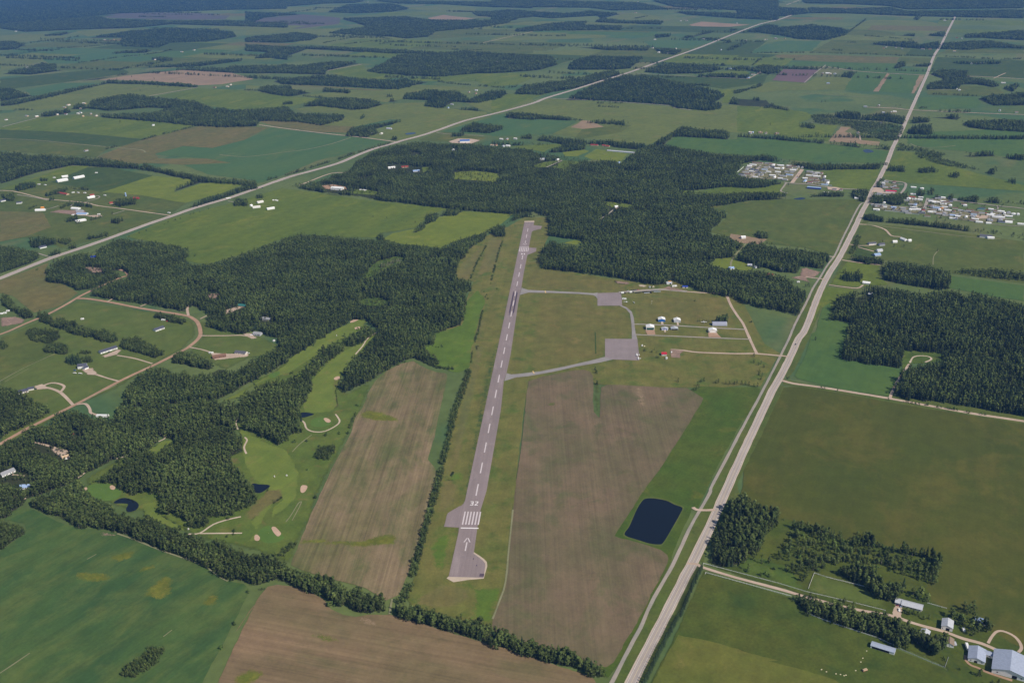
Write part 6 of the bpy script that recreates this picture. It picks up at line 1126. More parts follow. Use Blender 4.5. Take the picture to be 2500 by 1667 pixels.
def hip_roof(L, W, hw, hr, o=0.5):
    a, b = L / 2 + o, W / 2 + o; r = max(0.3, a - b)
    V = [(-a, -b, hw - .05), (a, -b, hw - .05), (a, b, hw - .05), (-a, b, hw - .05), (-a, -b, hw + .15), (a, -b, hw + .15), (a, b, hw + .15), (-a, b, hw + .15), (-r, 0, hw + hr), (r, 0, hw + hr)]
    return V, [(3, 2, 1, 0), (0, 1, 5, 4), (1, 2, 6, 5), (2, 3, 7, 6), (3, 0, 4, 7), (4, 5, 9, 8), (5, 6, 9), (6, 7, 8, 9), (7, 4, 8)]
def arch_geo(L, W, h, n=10, cap=True):
    V, F = [], []
    for x in (-L / 2, L / 2):
        for k in range(n + 1):
            t = math.pi * k / n; V.append((x, -W / 2 * math.cos(t), h * math.sin(t) - .05))
    m = n + 1
    for k in range(n): F.append((k, k + 1, m + k + 1, m + k))
    if cap: F += [tuple(range(n, -1, -1)), tuple(range(m, 2 * m))]
    return V, F
def building(name, label, cat, c, L, W, hw, hr, ang, wall='white', roof='grey', group=None, hip=False, parts=(), over=0.45):
    """parts: (name, side, u, z0, width, height, colour); side 'f' is the long side at -y, 'b' at +y, 'e' the +x gable, 'w' the -x gable"""
    r = empty(name, (c[0], c[1], surf(c[0], c[1])), ang); tag(r, label, cat, group)
    k = (round(L, 1), round(W, 1), round(hw, 1), round(hr, 1))
    link_mesh('wall', cmesh(('wall', wall) + k + (hip,), lambda: boxg(-L / 2, L / 2, -W / 2, W / 2, -.1, hw) if hip else gable_walls(L, W, hw, hr), paintm(wall)), r)
    link_mesh('roof', cmesh(('roof', roof, hip, over) + k, lambda: hip_roof(L, W, hw, hr) if hip else gable_roof(L, W, hw, hr, over), roofm(roof)), r)
    for nm, sd, u, z, w, h, col in parts:
        if sd in 'fb':
            s = -1 if sd == 'f' else 1; g = boxg(u - w / 2, u + w / 2, *sorted((s * W / 2, s * (W / 2 + .06))), z, z + h)
        else:
            s = 1 if sd == 'e' else -1; g = boxg(*sorted((s * L / 2, s * (L / 2 + .06))), u - w / 2, u + w / 2, z, z + h)
        m = GLASS if col == 'glass' else DOORD if col == 'dark' else paintm(col)
        link_mesh(nm, mk(nm, g, m), r)
    return r
def ridge(tile, x1, y1, x2, y2, zr):
    p, q = at1(tile, x1, y1, zr), at1(tile, x2, y2, zr); d = q - p
    return (p + q) / 2, float(np.hypot(*d)), math.atan2(d[1], d[0])
def hw_windows(L, n=3, z=1.0, sd='f'): return tuple(('window', sd, -L / 2 + L * (i + .6) / (n + .2), z, 1.3, 1.1, 'glass') for i in range(n))

# ranch at the lower corner (photo: barns, garage, sheds, house)
c, L, a = ridge('f1', 2150, 1022, 2114, 1350, 9.4)
building('riding_barn', 'biggest white walled barn with a pale metal roof at the frame corner', 'barn', c, L, 31, 5.4, 4.0, a, 'white', 'metal', over=.8,
         parts=(('door', 'e', 5.0, 0.1, 4.4, 3.6, 'dark'), ('window', 'e', -10.5, 2.0, 1.4, 1.2, 'glass'), ('window', 'e', 11, 2.0, 1.4, 1.2, 'glass')))
c2, L2, a2 = ridge('f1', 1572, 945, 1555, 1150, 6.2)
building('barn', 'smaller white walled barn with a pale metal roof beside the riding barn', 'barn', c2, L2, 15.5, 3.6, 2.6, a2, 'white', 'metal', over=.6,
         parts=(('door', 'e', -0.5, 0.1, 3.0, 2.4, 'dark'), ('window', 'e', 5.0, 1.4, 1.2, 1.0, 'glass'), ('window', 'e', -5.2, 1.4, 1.2, 1.0, 'glass')))
c3, L3, a3 = ridge('f1', 1690, 1025, 1885, 1085, 4.6)
building('link_building', 'low pale roofed passage joining the two barns', 'barn', c3, L3, 6.5, 3.0, 1.3, a3, 'white', 'metal', parts=(('window', 'f', 0, 1.2, 1.6, .8, 'glass'),))
c4, L4, a4 = ridge('f1', 1072, 472, 1058, 600, 6.8)
building('garage', 'white garage with a big dark door and light grey roof', 'garage', c4, L4, 11, 4.4, 2.2, a4, 'white', 'lgrey', parts=(('door', 'e', .8, .1, 3.6, 3.2, 'dark'), ('window', 'e', -4.2, 1.6, 1.0, 1.0, 'glass')))
c5, L5, a5 = ridge('f1', 700, 655, 665, 760, 4.6)
building('shed', 'pale roofed shed half hidden under the windbreak', 'shed', c5, L5, 8.5, 2.8, 1.8, a5, 'white', 'lgrey', parts=(('window', 'b', 0, 1.0, 1.2, .9, 'glass'),))
c6, L6, a6 = ridge('f1', 1100, 790, 1098, 900, 5.0)
building('shed', 'weathered grey roofed shed with white gable beside the lane', 'shed', c6, L6, 8.2, 3.0, 1.9, a6, 'white', 'wood', parts=(('window', 'e', 0, 1.2, 1.1, .9, 'glass'),))
c7, L7, a7 = ridge('f1', 300, 182, 640, 270, 4.8)
building('ranch_house', 'long low ranch house with a light grey roof', 'house', c7, L7, 9.5, 2.8, 2.0, a7, 'offwhite', 'lgrey', over=.7, parts=hw_windows(L7, 5) + (('door', 'f', 2.5, .1, 1.1, 2.1, 'brown'),))
c8, L8, a8 = ridge('f1', 190, 150, 292, 178, 4.3)
building('ranch_house_garage', 'garage wing at the ranch house end with grey roof', 'garage', c8, L8, 8.6, 2.6, 1.7, a8, 'offwhite', 'lgrey', parts=(('door', 'f', 0, .1, 3.6, 2.2, 'white'),))
c9, L9, a9 = ridge('f1', 1535, 465, 1720, 520, 4.5)
building('shed', 'blue grey roofed shed hidden among the yard trees', 'shed', c9, L9, 8, 2.8, 1.7, a9, 'lgrey', 'lblue', parts=(('door', 'f', 2, .1, 2.4, 2.2, 'dark'),))
cA, LA, aA = ridge('d4', 1100, 1240, 1295, 1300, 3.6)
r = building('livestock_shelter', 'long open fronted shelter with a blue grey metal roof in the pasture', 'shelter', cA, LA, 7.5, 2.9, 0.6, aA, 'white', 'metal', over=.3, parts=(('opening', 'f', -1.8, .1, LA - 6.5, 2.4, 'dark'),))  # the front is closed: a dark panel paints the shade inside

# vehicles and small machines
TYRE = plain('tyre', (36, 36, 38), rough=.9)
def wheel_geo(r=.34, w=.22, n=10):
    V, F = [], []
    for y in (-w / 2, w / 2):
        for k in range(n): t = 2 * math.pi * k / n; V.append((r * math.cos(t), y, r * math.sin(t) + r))
    for k in range(n): F.append((k, (k + 1) % n, n + (k + 1) % n, n + k))
    F += [tuple(range(n - 1, -1, -1)), tuple(range(n, 2 * n))]; return V, F
def prism(prof, w, taper=1.0):
    """side profile (x, z) extruded across y; upper points may be tapered"""
    zs = [z for _, z in prof]; lo, hi = min(zs), max(zs); n = len(prof); V = []
    for s in (-1, 1):
        for x, z in prof: V.append((x, s * w / 2 * (1 - (1 - taper) * (z - lo) / max(1e-6, hi - lo)), z))
    F = [tuple(range(n)), tuple(range(2 * n - 1, n - 1, -1))] + [(k, n + k, n + (k + 1) % n, (k + 1) % n) for k in range(n)]
    return V, F
def fix(me):
    bm = bmesh.new(); bm.from_mesh(me); bmesh.ops.recalc_face_normals(bm, faces=bm.faces); bm.to_mesh(me); bm.free(); return me
def part(name, geo, mat, root, loc=(0, 0, 0), key=None):
    if key and key in MCACHE: me = MCACHE[key]
    else:
        me = fix(mk(name, geo, mat))
        if key: MCACHE[key] = me
    o = link_mesh(name, me, root); o.location = loc; return o
def wheels(root, pts, r=.34):
    for x, y in pts: part('wheel', wheel_geo(r), TYRE, root, (x, y, 0), ('wheel', r))
def car(tile, x, y, ang, col, label, name='car', cat='car', group=None):
    c = at1(tile, x, y, .6); r = empty(name, (c[0], c[1], surf(c[0], c[1])), ang); tag(r, label, cat, group)
    part('body', prism([(-2.25, .3), (2.25, .3), (2.3, .7), (2.1, .92), (.95, 1.0), (-1.9, 1.02), (-2.3, .85)], 1.8, .92), paintm(col), r, key=('carbody', col))
    part('cabin', prism([(-1.85, 1.03), (1.0, 1.01), (.35, 1.5), (-1.35, 1.52)], 1.6, .8), GLASS, r, key=('carcabin',)); wheels(r, [(-1.4, -.8), (-1.4, .8), (1.4, -.8), (1.4, .8)]); return r
def pickup(tile, x, y, ang, col, label, name='pickup_truck', cat='pickup truck', group=None):
    c = at1(tile, x, y, .8); r = empty(name, (c[0], c[1], surf(c[0], c[1])), ang); tag(r, label, cat, group)
    part('body', prism([(-2.8, .45), (2.8, .45), (2.8, 1.0), (2.6, 1.12), (-2.8, 1.1)], 1.95, .95), paintm(col), r, key=('pubody', col)); part('cab', prism([(-.6, 1.12), (1.5, 1.12), (.9, 1.85), (-.5, 1.88)], 1.75, .85), paintm(col), r, key=('pucab', col))
    part('windscreen', prism([(1.22, 1.22), (1.5, 1.14), (1.0, 1.76), (.92, 1.78)], 1.5, .88), GLASS, r, key=('puwin',)); wheels(r, [(-1.8, -.85), (-1.8, .85), (1.8, -.85), (1.8, .85)], .4); return r
def trailer(tile, x, y, ang, col, label, L=8.0, W=2.5, H=2.6, name='camper_trailer', cat='camper', group=None):
    c = at1(tile, x, y, H / 2); r = empty(name, (c[0], c[1], surf(c[0], c[1])), ang); tag(r, label, cat, group)
    part('body', prism([(-L / 2, .5), (L / 2, .5), (L / 2 + .25, .9), (L / 2, H + .2), (L / 2 - .4, H + .4), (-L / 2 + .3, H + .4), (-L / 2, H + .1)], W, .97), paintm(col), r)
    part('window', boxg(-L * .3, L * .05, -W / 2 - .03, -W / 2 + .02, 1.5, 2.2), GLASS, r); wheels(r, [(-.5, -W / 2 + .2), (-.5, W / 2 - .2), (.4, -W / 2 + .2), (.4, W / 2 - .2)], .36); return r
def boat(tile, x, y, ang, label, L=7.0, col='white'):
    c = at1(tile, x, y, .8); r = empty('boat', (c[0], c[1], surf(c[0], c[1])), ang); tag(r, label, 'boat')
    V = []; n = 9
    for k in range(n):
        t = k / (n - 1); xx = -L / 2 + L * t; w = 1.2 * (1 - max(0, t - .45) ** 2 * 3.2); z = .5 + .25 * t
        V += [(xx, -w, 1.5 + .2 * t), (xx, -w * .55, z), (xx, w * .55, z), (xx, w, 1.5 + .2 * t)]
    F = [(4 * k + j, 4 * k + 4 + j, 4 * k + 5 + j, 4 * k + 1 + j) for k in range(n - 1) for j in range(3)] + [(4 * k, 4 * k + 3, 4 * k + 7, 4 * k + 4) for k in range(n - 1)] + [(0, 1, 2, 3), (4 * n - 4, 4 * n - 1, 4 * n - 2, 4 * n - 3)]
    part('hull', (V, F), paintm(col), r); part('cabin', prism([(-1.2, 1.5), (1.4, 1.6), (.7, 2.2), (-1.0, 2.2)], 1.6, .8), paintm('offwhite'), r)
    part('cradle', addg([boxg(-1.6, -1.3, -.9, .9, 0, .72), boxg(1.1, 1.4, -.9, .9, 0, .8)]), paintm('dgrey'), r); return r
def semi(tile, x, y, ang, label, flat=False, col='white', cab='white', L=12.0, group=None, tractor=True):
    c = at1(tile, x, y, 1.0); r = empty('semi_trailer_truck' if tractor else 'semi_trailer', (c[0], c[1], surf(c[0], c[1])), ang); tag(r, label, 'truck' if tractor else 'trailer', group)
    part('trailer', boxg(-L / 2, L / 2, -1.25, 1.25, 1.05, 1.4 if flat else 3.7), paintm(col), r)
    wl = [(-L / 2 + 1.2, -1), (-L / 2 + 1.2, 1), (-L / 2 + 2.4, -1), (-L / 2 + 2.4, 1)]
    if tractor:
        part('cab', prism([(L / 2 + .5, .6), (L / 2 + 4.2, .6), (L / 2 + 4.2, 1.5), (L / 2 + 2.8, 1.7), (L / 2 + 2.4, 2.9), (L / 2 + .5, 3.0)], 2.3, .95), paintm(cab), r)
        part('windscreen', prism([(L / 2 + 2.5, 1.8), (L / 2 + 2.9, 1.75), (L / 2 + 2.55, 2.7), (L / 2 + 2.42, 2.72)], 1.9), GLASS, r); wl += [(L / 2 + 1, -1), (L / 2 + 1, 1), (L / 2 + 3.5, -1), (L / 2 + 3.5, 1)]
    else:
        part('landing_leg', addg([boxg(L / 2 - 2.2, L / 2 - 2.0, -1, -.8, 0, 1.05), boxg(L / 2 - 2.2, L / 2 - 2.0, .8, 1, 0, 1.05)]), paintm('dgrey'), r)
    wheels(r, wl, .5); return r
def plane(tile, x, y, ang, label, sc=1.0, col='white', high=True):
    c = at1(tile, x, y, 1.0); r = empty('light_aircraft', (c[0], c[1], surf(c[0], c[1])), ang, sc); tag(r, label, 'aircraft')
    V, F = [], []; ns = 10
    prof = [(2.6, .22, .0), (2.2, .5, .0), (1.2, .62, .05), (0, .66, .12), (-1.5, .45, .1), (-3.2, .24, .12), (-4.4, .12, .2)]
    for px_, rr, zz in prof:
        for k in range(ns): t = 2 * math.pi * k / ns; V.append((px_, rr * .85 * math.cos(t), 1.15 + zz + rr * math.sin(t)))
    for i in range(len(prof) - 1):
        for k in range(ns): F.append((i * ns + k, i * ns + (k + 1) % ns, (i + 1) * ns + (k + 1) % ns, (i + 1) * ns + k))
    F += [tuple(range(ns)), tuple(range(len(V) - 1, len(V) - ns - 1, -1))]
    part('fuselage', (V, F), paintm(col), r)
    z = 1.9 if high else .85
    part('wing', prism([(-.75, z), (.8, z), (.85, z + .1), (.3, z + .2), (-.75, z + .06)], 10.6), paintm(col), r)
    part('tailplane', prism([(-4.5, 1.3), (-3.6, 1.3), (-3.6, 1.38), (-4.5, 1.36)], 3.3), paintm(col), r)
    part('fin', prism([(-4.55, 1.3), (-3.4, 1.3), (-4.2, 2.6), (-4.7, 2.6)], .14), paintm(col), r)
    part('windscreen', prism([(.4, 1.5), (1.35, 1.5), (.85, 1.86), (.2, 1.88)], 1.05, .9), GLASS, r)
    part('propeller', addg([boxg(2.62, 2.7, -.9, .9, 1.1, 1.22), boxg(2.58, 2.82, -.12, .12, 1.04, 1.28)]), paintm('dgrey'), r)
    wheels(r, [(.1, -1.1), (.1, 1.1), (1.9, 0)], .2)
    part('landing_gear', addg([boxg(.02, .18, -1.1, 1.1, .38, .5), boxg(1.85, 1.95, -.05, .05, .3, .8), boxg(.02, .18, -.25, .25, .4, .8)]), paintm('lgrey'), r); return r
def helicopter(tile, x, y, ang, label):
    c = at1(tile, x, y, 1.0); r = empty('helicopter', (c[0], c[1], surf(c[0], c[1])), ang); tag(r, label, 'helicopter')
    V, F = [], []; ns = 10
    prof = [(2.2, .15, -.25), (1.8, .6, -.1), (.9, .92, 0), (-.4, .95, .05), (-1.4, .6, .15), (-1.9, .3, .3), (-5.6, .13, .4)]
    for px_, rr, zz in prof:
        for k in range(ns): t = 2 * math.pi * k / ns; V.append((px_, rr * .85 * math.cos(t), 1.5 + zz + rr * math.sin(t)))
    for i in range(len(prof) - 1):
        for k in range(ns): F.append((i * ns + k, i * ns + (k + 1) % ns, (i + 1) * ns + (k + 1) % ns, (i + 1) * ns + k))
    F += [tuple(range(ns)), tuple(range(len(V) - 1, len(V) - ns - 1, -1))]
    part('fuselage', (V, F), paintm('white'), r); part('fin', prism([(-5.7, 1.7), (-5.0, 1.7), (-5.5, 2.8), (-5.9, 2.8)], .12), paintm('white'), r)
    part('windscreen', prism([(.9, 1.3), (2.12, 1.2), (1.75, 1.9), (.95, 2.2)], 1.3, .7), GLASS, r)
    part('rotor_blade', addg([boxg(-4.8, 4.8, -.14, .14, 2.95, 3.0), boxg(-.12, .12, -.12, .12, 2.4, 2.98)]), paintm('lgrey'), r)
    part('skid', addg([boxg(-1.5, 1.9, s * .95 - .05, s * .95 + .05, .0, .1) for s in (-1, 1)] + [boxg(q, q + .08, -.95, .95, .1, .75) for q in (-.8, 1.0)]), paintm('dgrey'), r); return r
camper_f = trailer('f1', 1392, 960, math.radians(80), 'white', 'long white motorhome parked beside the smaller barn', 9.5, 2.6, 3.0, name='motorhome', cat='motorhome')
trailer('f1', 1185, 910, math.radians(82), 'lgrey', 'pale stock trailer beside the weathered shed', 5, 2.3, 2.0, name='stock_trailer', cat='trailer')
trailer('f1', 1330, 675, math.radians(80), 'white', 'white camper under the yard trees', 5.0, 2.2, 2.4)
pickup('f1', 245, 340, math.radians(75), 'white', 'white pickup parked by the ranch house'); car('f1', 215, 250, math.radians(60), 'rust', 'red car parked close to the ranch house')
car('f1', 268, 268, math.radians(75), 'lblue', 'small pale car beside the ranch house')
for k, (x, y) in enumerate(((690, 1460), (730, 1478), (810, 1495), (845, 1500), (875, 1510), (890, 1505), (970, 1468), (1060, 1308), (1028, 1366), (1012, 1398))):
    c = at1('d4', x, y); r_ = random.Random(k); V = []
    for i in range(8): V.append(((1 if i & 1 else -1) * r_.uniform(.4, .8), (1 if i & 2 else -1) * r_.uniform(.25, .5), r_.uniform(.35, .6) if i & 4 else -.1))
    o = link_mesh('pale_bale', fix(mk('pale_bale', (V, [(0, 1, 3, 2), (4, 5, 7, 6), (0, 1, 5, 4), (2, 3, 7, 6), (0, 2, 6, 4), (1, 3, 7, 5)]), paintm('cream')))); o.location = (*c, surf(*c))
    tag(o, 'small pale bundle lying in the ranch pasture', 'bale', 'pale bundles in the ranch pasture')
r = empty('hay_wagon', gpt('d4', 1045, 1470), math.radians(20)); tag(r, 'pale loaded wagon standing in the ranch pasture', 'wagon')
part('load', prism([(-2.6, 1.1), (2.6, 1.1), (2.2, 2.4), (-2.3, 2.2)], 2.2, .85), paintm('tan'), r); part('bed', boxg(-2.8, 2.8, -1.15, 1.15, .85, 1.08), paintm('rust'), r); wheels(r, [(-1.8, -1), (-1.8, 1), (1.8, -1), (1.8, 1)], .42)

def rail_fence(spec, label, col='white', sp=4.0, h=1.25, group=None, solid=False):
    G = densify(unfold(at(spec)), sp, 0.0, 1, closed=False); c = G[0]; r = empty('rail_fence' if not solid else 'board_fence', (*c, surf(*c))); tag(r, label, 'fence', group); G = G - c
    for z in ((.45, .8, 1.15) if not solid else (.12,)):
        V, F = [], []
        for i in range(len(G) - 1):
            a, b = G[i], G[i + 1]; d = (b - a) / max(1e-6, np.hypot(*(b - a))); n = np.array([-d[1], d[0]]) * .05; zt = z + (.16 if not solid else 1.7); b0 = len(V)
            V += [(*(a - n), z), (*(b - n), z), (*(b + n), z), (*(a + n), z), (*(a - n), zt), (*(b - n), zt), (*(b + n), zt), (*(a + n), zt)]
            F += [tuple(i_ + b0 for i_ in q) for q in ((0, 3, 2, 1), (4, 5, 6, 7), (0, 1, 5, 4), (1, 2, 6, 5), (2, 3, 7, 6), (3, 0, 4, 7))]
        link_mesh('rail' if not solid else 'panel', mk('rail', (V, F), paintm(col)), r)
    for p in G[:100]:
        o = link_mesh('post', cmesh(('post', col, h), boxg(-.09, .09, -.09, .09, -.1, h + .1 if not solid else 1.9), paintm(col)), r); o.location = (p[0], p[1], 0)
rail_fence('c4 1733,605 1737,590 2350,752 d4 250,752 560,820 940,908 1215,976', 'white rail fence along the upper side of the ranch lane')
rail_fence('c4 1750,680 1755,668 2350,832 d4 250,832 440,860', 'white rail fence along the lower side of the ranch lane')
rail_fence('d4 582,798 630,672 735,706 1075,790 1228,832', 'white rail fence around the lawn paddock')
rail_fence('d4 570,998 700,1050 860,1106 1140,1197 1300,1268', 'white rail fence below the ranch windbreak')
rail_fence('d4 1318,1285 1450,1340 1600,1405 1700,1442', 'grey wire and rail fence below the ranch yard', 'lgrey'); rail_fence('d4 1700,1442 1730,1360', 'short grey fence by the yard corner', 'lgrey')
rail_fence('d4 1560,918 1715,962', 'short white rail fence behind the ranch house')

# ------------------------------------------------------------------ airfield buildings and aircraft
def hangar(tile, x, y, W, D, hw, hr, wall, roof, label, name='hangar', doors='lgrey', parts=None, ang=A_RUN):
    f = at1(tile, x, y, .3); c = f + np.array([math.cos(ang), math.sin(ang)]) * D / 2
    pr = parts if parts is not None else (('door', 'w', 0, .1, W * .72, hw * .86, doors), )
    return building(name, label, 'hangar', c, D, W, hw, hr, ang, wall, roof, parts=pr, over=.35)
hangar('h1', 1180, 1088, 13, 12, 4.2, 2.2, 'blue', 'white', 'blue walled hangar with a white gable roof', doors='blue')
hangar('h1', 1535, 1104, 12.5, 12, 4.0, 2.2, 'lgrey', 'white', 'pale walled hangar with a white gable roof')
hangar('h1', 915, 1276, 15, 13, 5.0, 2.2, 'white', 'white', 'white roofed hangar with a dark green front', doors='green', parts=(('door', 'w', 0, .3, 13.4, 4.4, 'green'),))
hangar('h1', 1250, 1284, 12, 8, 3.0, 1.5, 'dblue', 'lgrey', 'low hangar with a blue and white striped front', parts=tuple(('door', 'w', -4.6 + k * 3.1, .1, 1.7, 2.6, 'white') for k in range(4)))
hangar('h1', 1472, 1276, 13, 9, 2.6, 1.7, 'lgrey', 'lgrey', 'low grey hangar with an open dark front', parts=(('opening', 'w', 0, .1, 11.8, 2.1, 'dark'),))  # inside shade painted as a dark panel over a solid front
r = hangar('h2', 632, 1140, 14.5, 11, 4.4, 2.4, 'offwhite', 'white', 'white hangar with a long door rail beyond its walls', parts=(('door', 'w', 0, .1, 10.5, 3.7, 'white'), ('window', 'w', 6.0, 1.0, .8, 2.2, 'glass'), ('window', 'w', -6.0, 1.0, .8, 2.2, 'glass'), ('door_rail', 'w', 0, 4.15, 19.0, .35, 'white')))
c = (at1('h2', 900, 790, 2) + at1('h2', 950, 800, 2)) / 2; aq = A_RUN - math.pi / 2
r = empty('quonset_hangar', (c[0] - 2.0, c[1], surf(*c)), aq); tag(r, 'long arched grey metal hangar beside the trees', 'hangar')
part('shell', arch_geo(27, 13, 6.2, 12, False), plain('ribbed_metal', (150, 152, 166), rough=.55, var=.12, scale=.8, spec=.4), r)
for s in (-1, 1): part('end_wall', (lambda s=s: ([(s * 13.3, -6.3 * math.cos(math.pi * k / 12), 6.0 * math.sin(math.pi * k / 12) - .05) for k in range(13)], [tuple(range(13))]))(), paintm('lgrey'), r)
part('door', boxg(-13.45, -13.36, -2.6, 2.6, 0, 4), DOORD, r); part('stripe_band', arch_geo(1.0, 13.12, 6.27, 12, False), paintm('lgrey'), r, (13.0, 0, 0))
r = building('terminal', 'small white terminal with a bright red roof', 'terminal', at1('t1', 1278, 700, 2) + np.array([0, 1.0]), 8.6, 8.5, 3.0, 2.2, aq, 'white', 'red', parts=hw_windows(8.6, 3, 1.0) + (('door', 'f', 3.2, .1, 1.0, 2.0, 'lgrey'),))
building('shed', 'tiny white shed by the red roofed terminal', 'shed', at1('t1', 1368, 870, 1), 3.6, 2.8, 2.4, .7, A_RUN, 'white', 'white', parts=(('door', 'w', 0, .1, .9, 1.9, 'lgrey'),))
pickup('t1', 1560, 630, math.radians(75), 'white', 'white pickup at the terminal parking pad')
plane('t1', 238, 745, math.radians(176), 'white plane on the square apron, nearer the middle', 1.0)
plane('t1', 295, 880, math.radians(176), 'white plane at the corner of the square apron', .92)
plane('h1', 2145, 1103, A_RUN + math.pi, 'white plane parked before the spruce row', 1.05)
boat('t1', 437, 372, math.radians(80), 'white boat shaped hull on the grass by the square apron', 6.5)
o = building('instrument_box', 'tiny white instrument box by the square apron', 'box', at1('t1', 520, 403, .6), 1.8, 1.4, 1.1, .3, 0, 'cream', 'cream')
helicopter('h1', 370, 640, math.radians(-3), 'white helicopter nearest the upper apron'); helicopter('h1', 540, 655, math.radians(-68), 'white helicopter on the grass, nose towards the hangars')
trailer('h1', 318, 566, math.radians(-8), 'white', 'white van trailer at the upper apron edge', 8.5, 2.6, 2.6, name='box_trailer', cat='trailer')
semi('h1', 280, 436, math.radians(8), 'white fuel truck at the upper apron corner', col='white', cab='black', L=6)
semi('h1', 470, 418, math.radians(8), 'short white and black truck on the equipment lane', col='white', cab='black', L=5.5)
semi('h1', 640, 418, math.radians(9), 'long black flat trailer on the equipment lane', True, 'black', L=13, tractor=False); semi('h1', 800, 402, math.radians(9), 'second black flat trailer further along the lane', True, 'black', L=13, tractor=False)
semi('h1', 920, 388, math.radians(9), 'dark flat trailer at the bend of the equipment lane', True, 'dgrey', L=11, tractor=False)
semi('h1', 840, 428, math.radians(6), 'grey flatbed truck pulled off the equipment lane', True, 'lgrey', 'black', L=12); semi('h1', 1075, 400, math.radians(3), 'long grey flatbed trailer on the grass', True, 'lgrey', L=15, tractor=False); semi('h1', 1040, 372, math.radians(5), 'grey trailer on the equipment lane', True, 'grey', L=11, tractor=False)
for x, y, col, l_ in ((400, 378, 'lgrey', 'pale car beyond the equipment lane'), (490, 368, 'black', 'black car in the row beyond the lane'), (545, 362, 'black', 'black pickup height car in the row beyond the lane'), (590, 358, 'dgrey', 'dark car in the row beyond the lane'), (630, 354, 'red', 'red car ending the row beyond the lane')): car('h1', x, y, math.radians(10), col, l_)
building('shed', 'small pale shed, first of a pair by the spoil heap', 'shed', at1('h1', 905, 300, 1), 4, 3, 2.3, .7, A_RUN, 'offwhite', 'lgrey', parts=(('door', 'w', 0, .1, 1, 1.8, 'dark'),)); building('shed', 'small cream shed, second of a pair by the spoil heap', 'shed', at1('h1', 985, 298, 1), 3.6, 3, 2.3, .7, A_RUN, 'cream', 'cream', parts=(('door', 'w', 0, .1, 1, 1.8, 'dark'),))
building('workshop', 'white building with an orange roof panel at the wood edge', 'workshop', at1('h1', 1350, 205, 1.5), 11, 8, 3, 1.6, aq, 'white', 'lgrey', parts=(('door', 'f', 2, .1, 3, 2.4, 'dark'),)); building('shed', 'orange roofed shed touching the white workshop', 'shed', at1('h1', 1360, 172, 2), 6, 4, 2.6, .8, aq, 'white', 'orange', parts=(('door', 'f', 0, .1, 1.2, 2, 'dark'),))
trailer('h1', 1468, 272, math.radians(8), 'white', 'white bus sized trailer beside the bare ground', 10, 2.7, 3.0, name='box_trailer', cat='trailer')
building('workshop', 'blue roofed building at the airfield wood edge', 'workshop', at1('h1', 1712, 285, 1.5), 11, 7, 2.8, 1.5, aq, 'offwhite', 'dblue', parts=(('door', 'f', 1, .1, 2.4, 2.2, 'dark'),))
c = at1('h1', 940, 690); r = empty('windsock', (*c, surf(*c)), .3); tag(r, 'tall thin windsock mast on the mown grass', 'windsock'); V, F = [], []; tri_tube((0, 0, 0), (0, 0, 7), .1, .06, V, F, 6); part('mast', (V, F), paintm('white'), r); V, F = [], []; tri_tube((.2, 0, 6.8), (2.6, 0, 6.3), .35, .18, V, F, 8); part('sock', (V, F), paintm('offwhite'), r)

# ------------------------------------------------------------------ the country subdivision
def house(tile, x1, y1, x2, y2, W, wall, roof, label, hw=3.0, hr=2.4, name='house', cat='house', hip=False, win=4, door='f', group=None):
    c, L, a = ridge(tile, x1, y1, x2, y2, hw + hr * .6)
    sd = 'f' if math.cos(a) > 0 else 'b'
    return building(name, label, cat, c, max(4, L), W, hw, hr, a, wall, roof, hip=hip, group=group, parts=hw_windows(L, win, 1.0, sd) + (('door', sd, L * .28, .1, 1.1, 2.1, 'brown'),) if win else ())
house('a2', 1262, 1355, 1335, 1330, 10, 'white', 'slate', 'slate roofed bungalow on the open subdivision lot')
house('a3', 812, 193, 950, 150, 11, 'white', 'slate', 'long house with a slate roof and white front', win=5); house('a3', 635, 305, 710, 295, 10, 'white', 'slate', 'white gabled house with boats parked below', 4.6, 3.0)
building('garage', 'gabled garage wing of the house with boats', 'garage', at1('a3', 700, 325, 3), 8, 7, 3.2, 2.2, A_RUN - .5, 'white', 'slate', parts=(('door', 'w', 0, .1, 4.4, 2.3, 'white'),))
house('a3', 145, 520, 225, 500, 11, 'offwhite', 'slate', 'dark roofed house at the looping drive', hip=True); house('a3', 225, 495, 275, 485, 8, 'offwhite', 'slate', 'dark roofed garage wing at the looping drive', 2.8, 2.0, 'garage', 'garage', win=0)
house('a3', 1740, 232, 1850, 215, 9, 'brown', 'brown', 'brown roofed house in the dirt yard', win=3); house('a3', 1932, 190, 2020, 200, 9, 'offwhite', 'dgrey', 'dark grey roofed house with white gable in the dirt yard')
house('a3', 2080, 35, 2140, 40, 10, 'lgrey', 'grey', 'grey roofed house at the end of the straight drive', 3.2, 2.8); house('a2', 2140, 1255, 2220, 1265, 10, 'offwhite', 'grey', 'grey hip roofed house inside the wood', 3.2, 2.6, hip=True); house('a2', 1955, 1150, 2025, 1155, 10, 'tan', 'teal', 'green roofed house inside the wood')
house('a3', 0,1195, 110, 1150, 10, 'white', 'grey', 'grey roofed house near the frame edge among trees', win=4); house('a3', 165, 1290, 245, 1285, 9, 'white', 'lblue', 'pale blue roofed house among the trees'); house('a3', 505, 1058, 560, 1040, 7, 'white', 'tan', 'small pale house in the reddish yard', win=2)
house('a3', 570, 850, 590, 860, 5, 'rust', 'tan', 'small brown roofed cabin deep in the trees', win=0); house('a2', 745, 760, 790, 755, 8, 'offwhite', 'dblue', 'blue roofed cabin at the wood edge', win=2)
trailer('a3', 840, 722, math.radians(-6), 'white', 'long white trailer home at the bending drive', 20, 4.5, 3.2, name='trailer_home', cat='trailer home'); trailer('a3', 1730, 208, math.radians(-8), 'white', 'white camper beside the brown roofed house', 8)
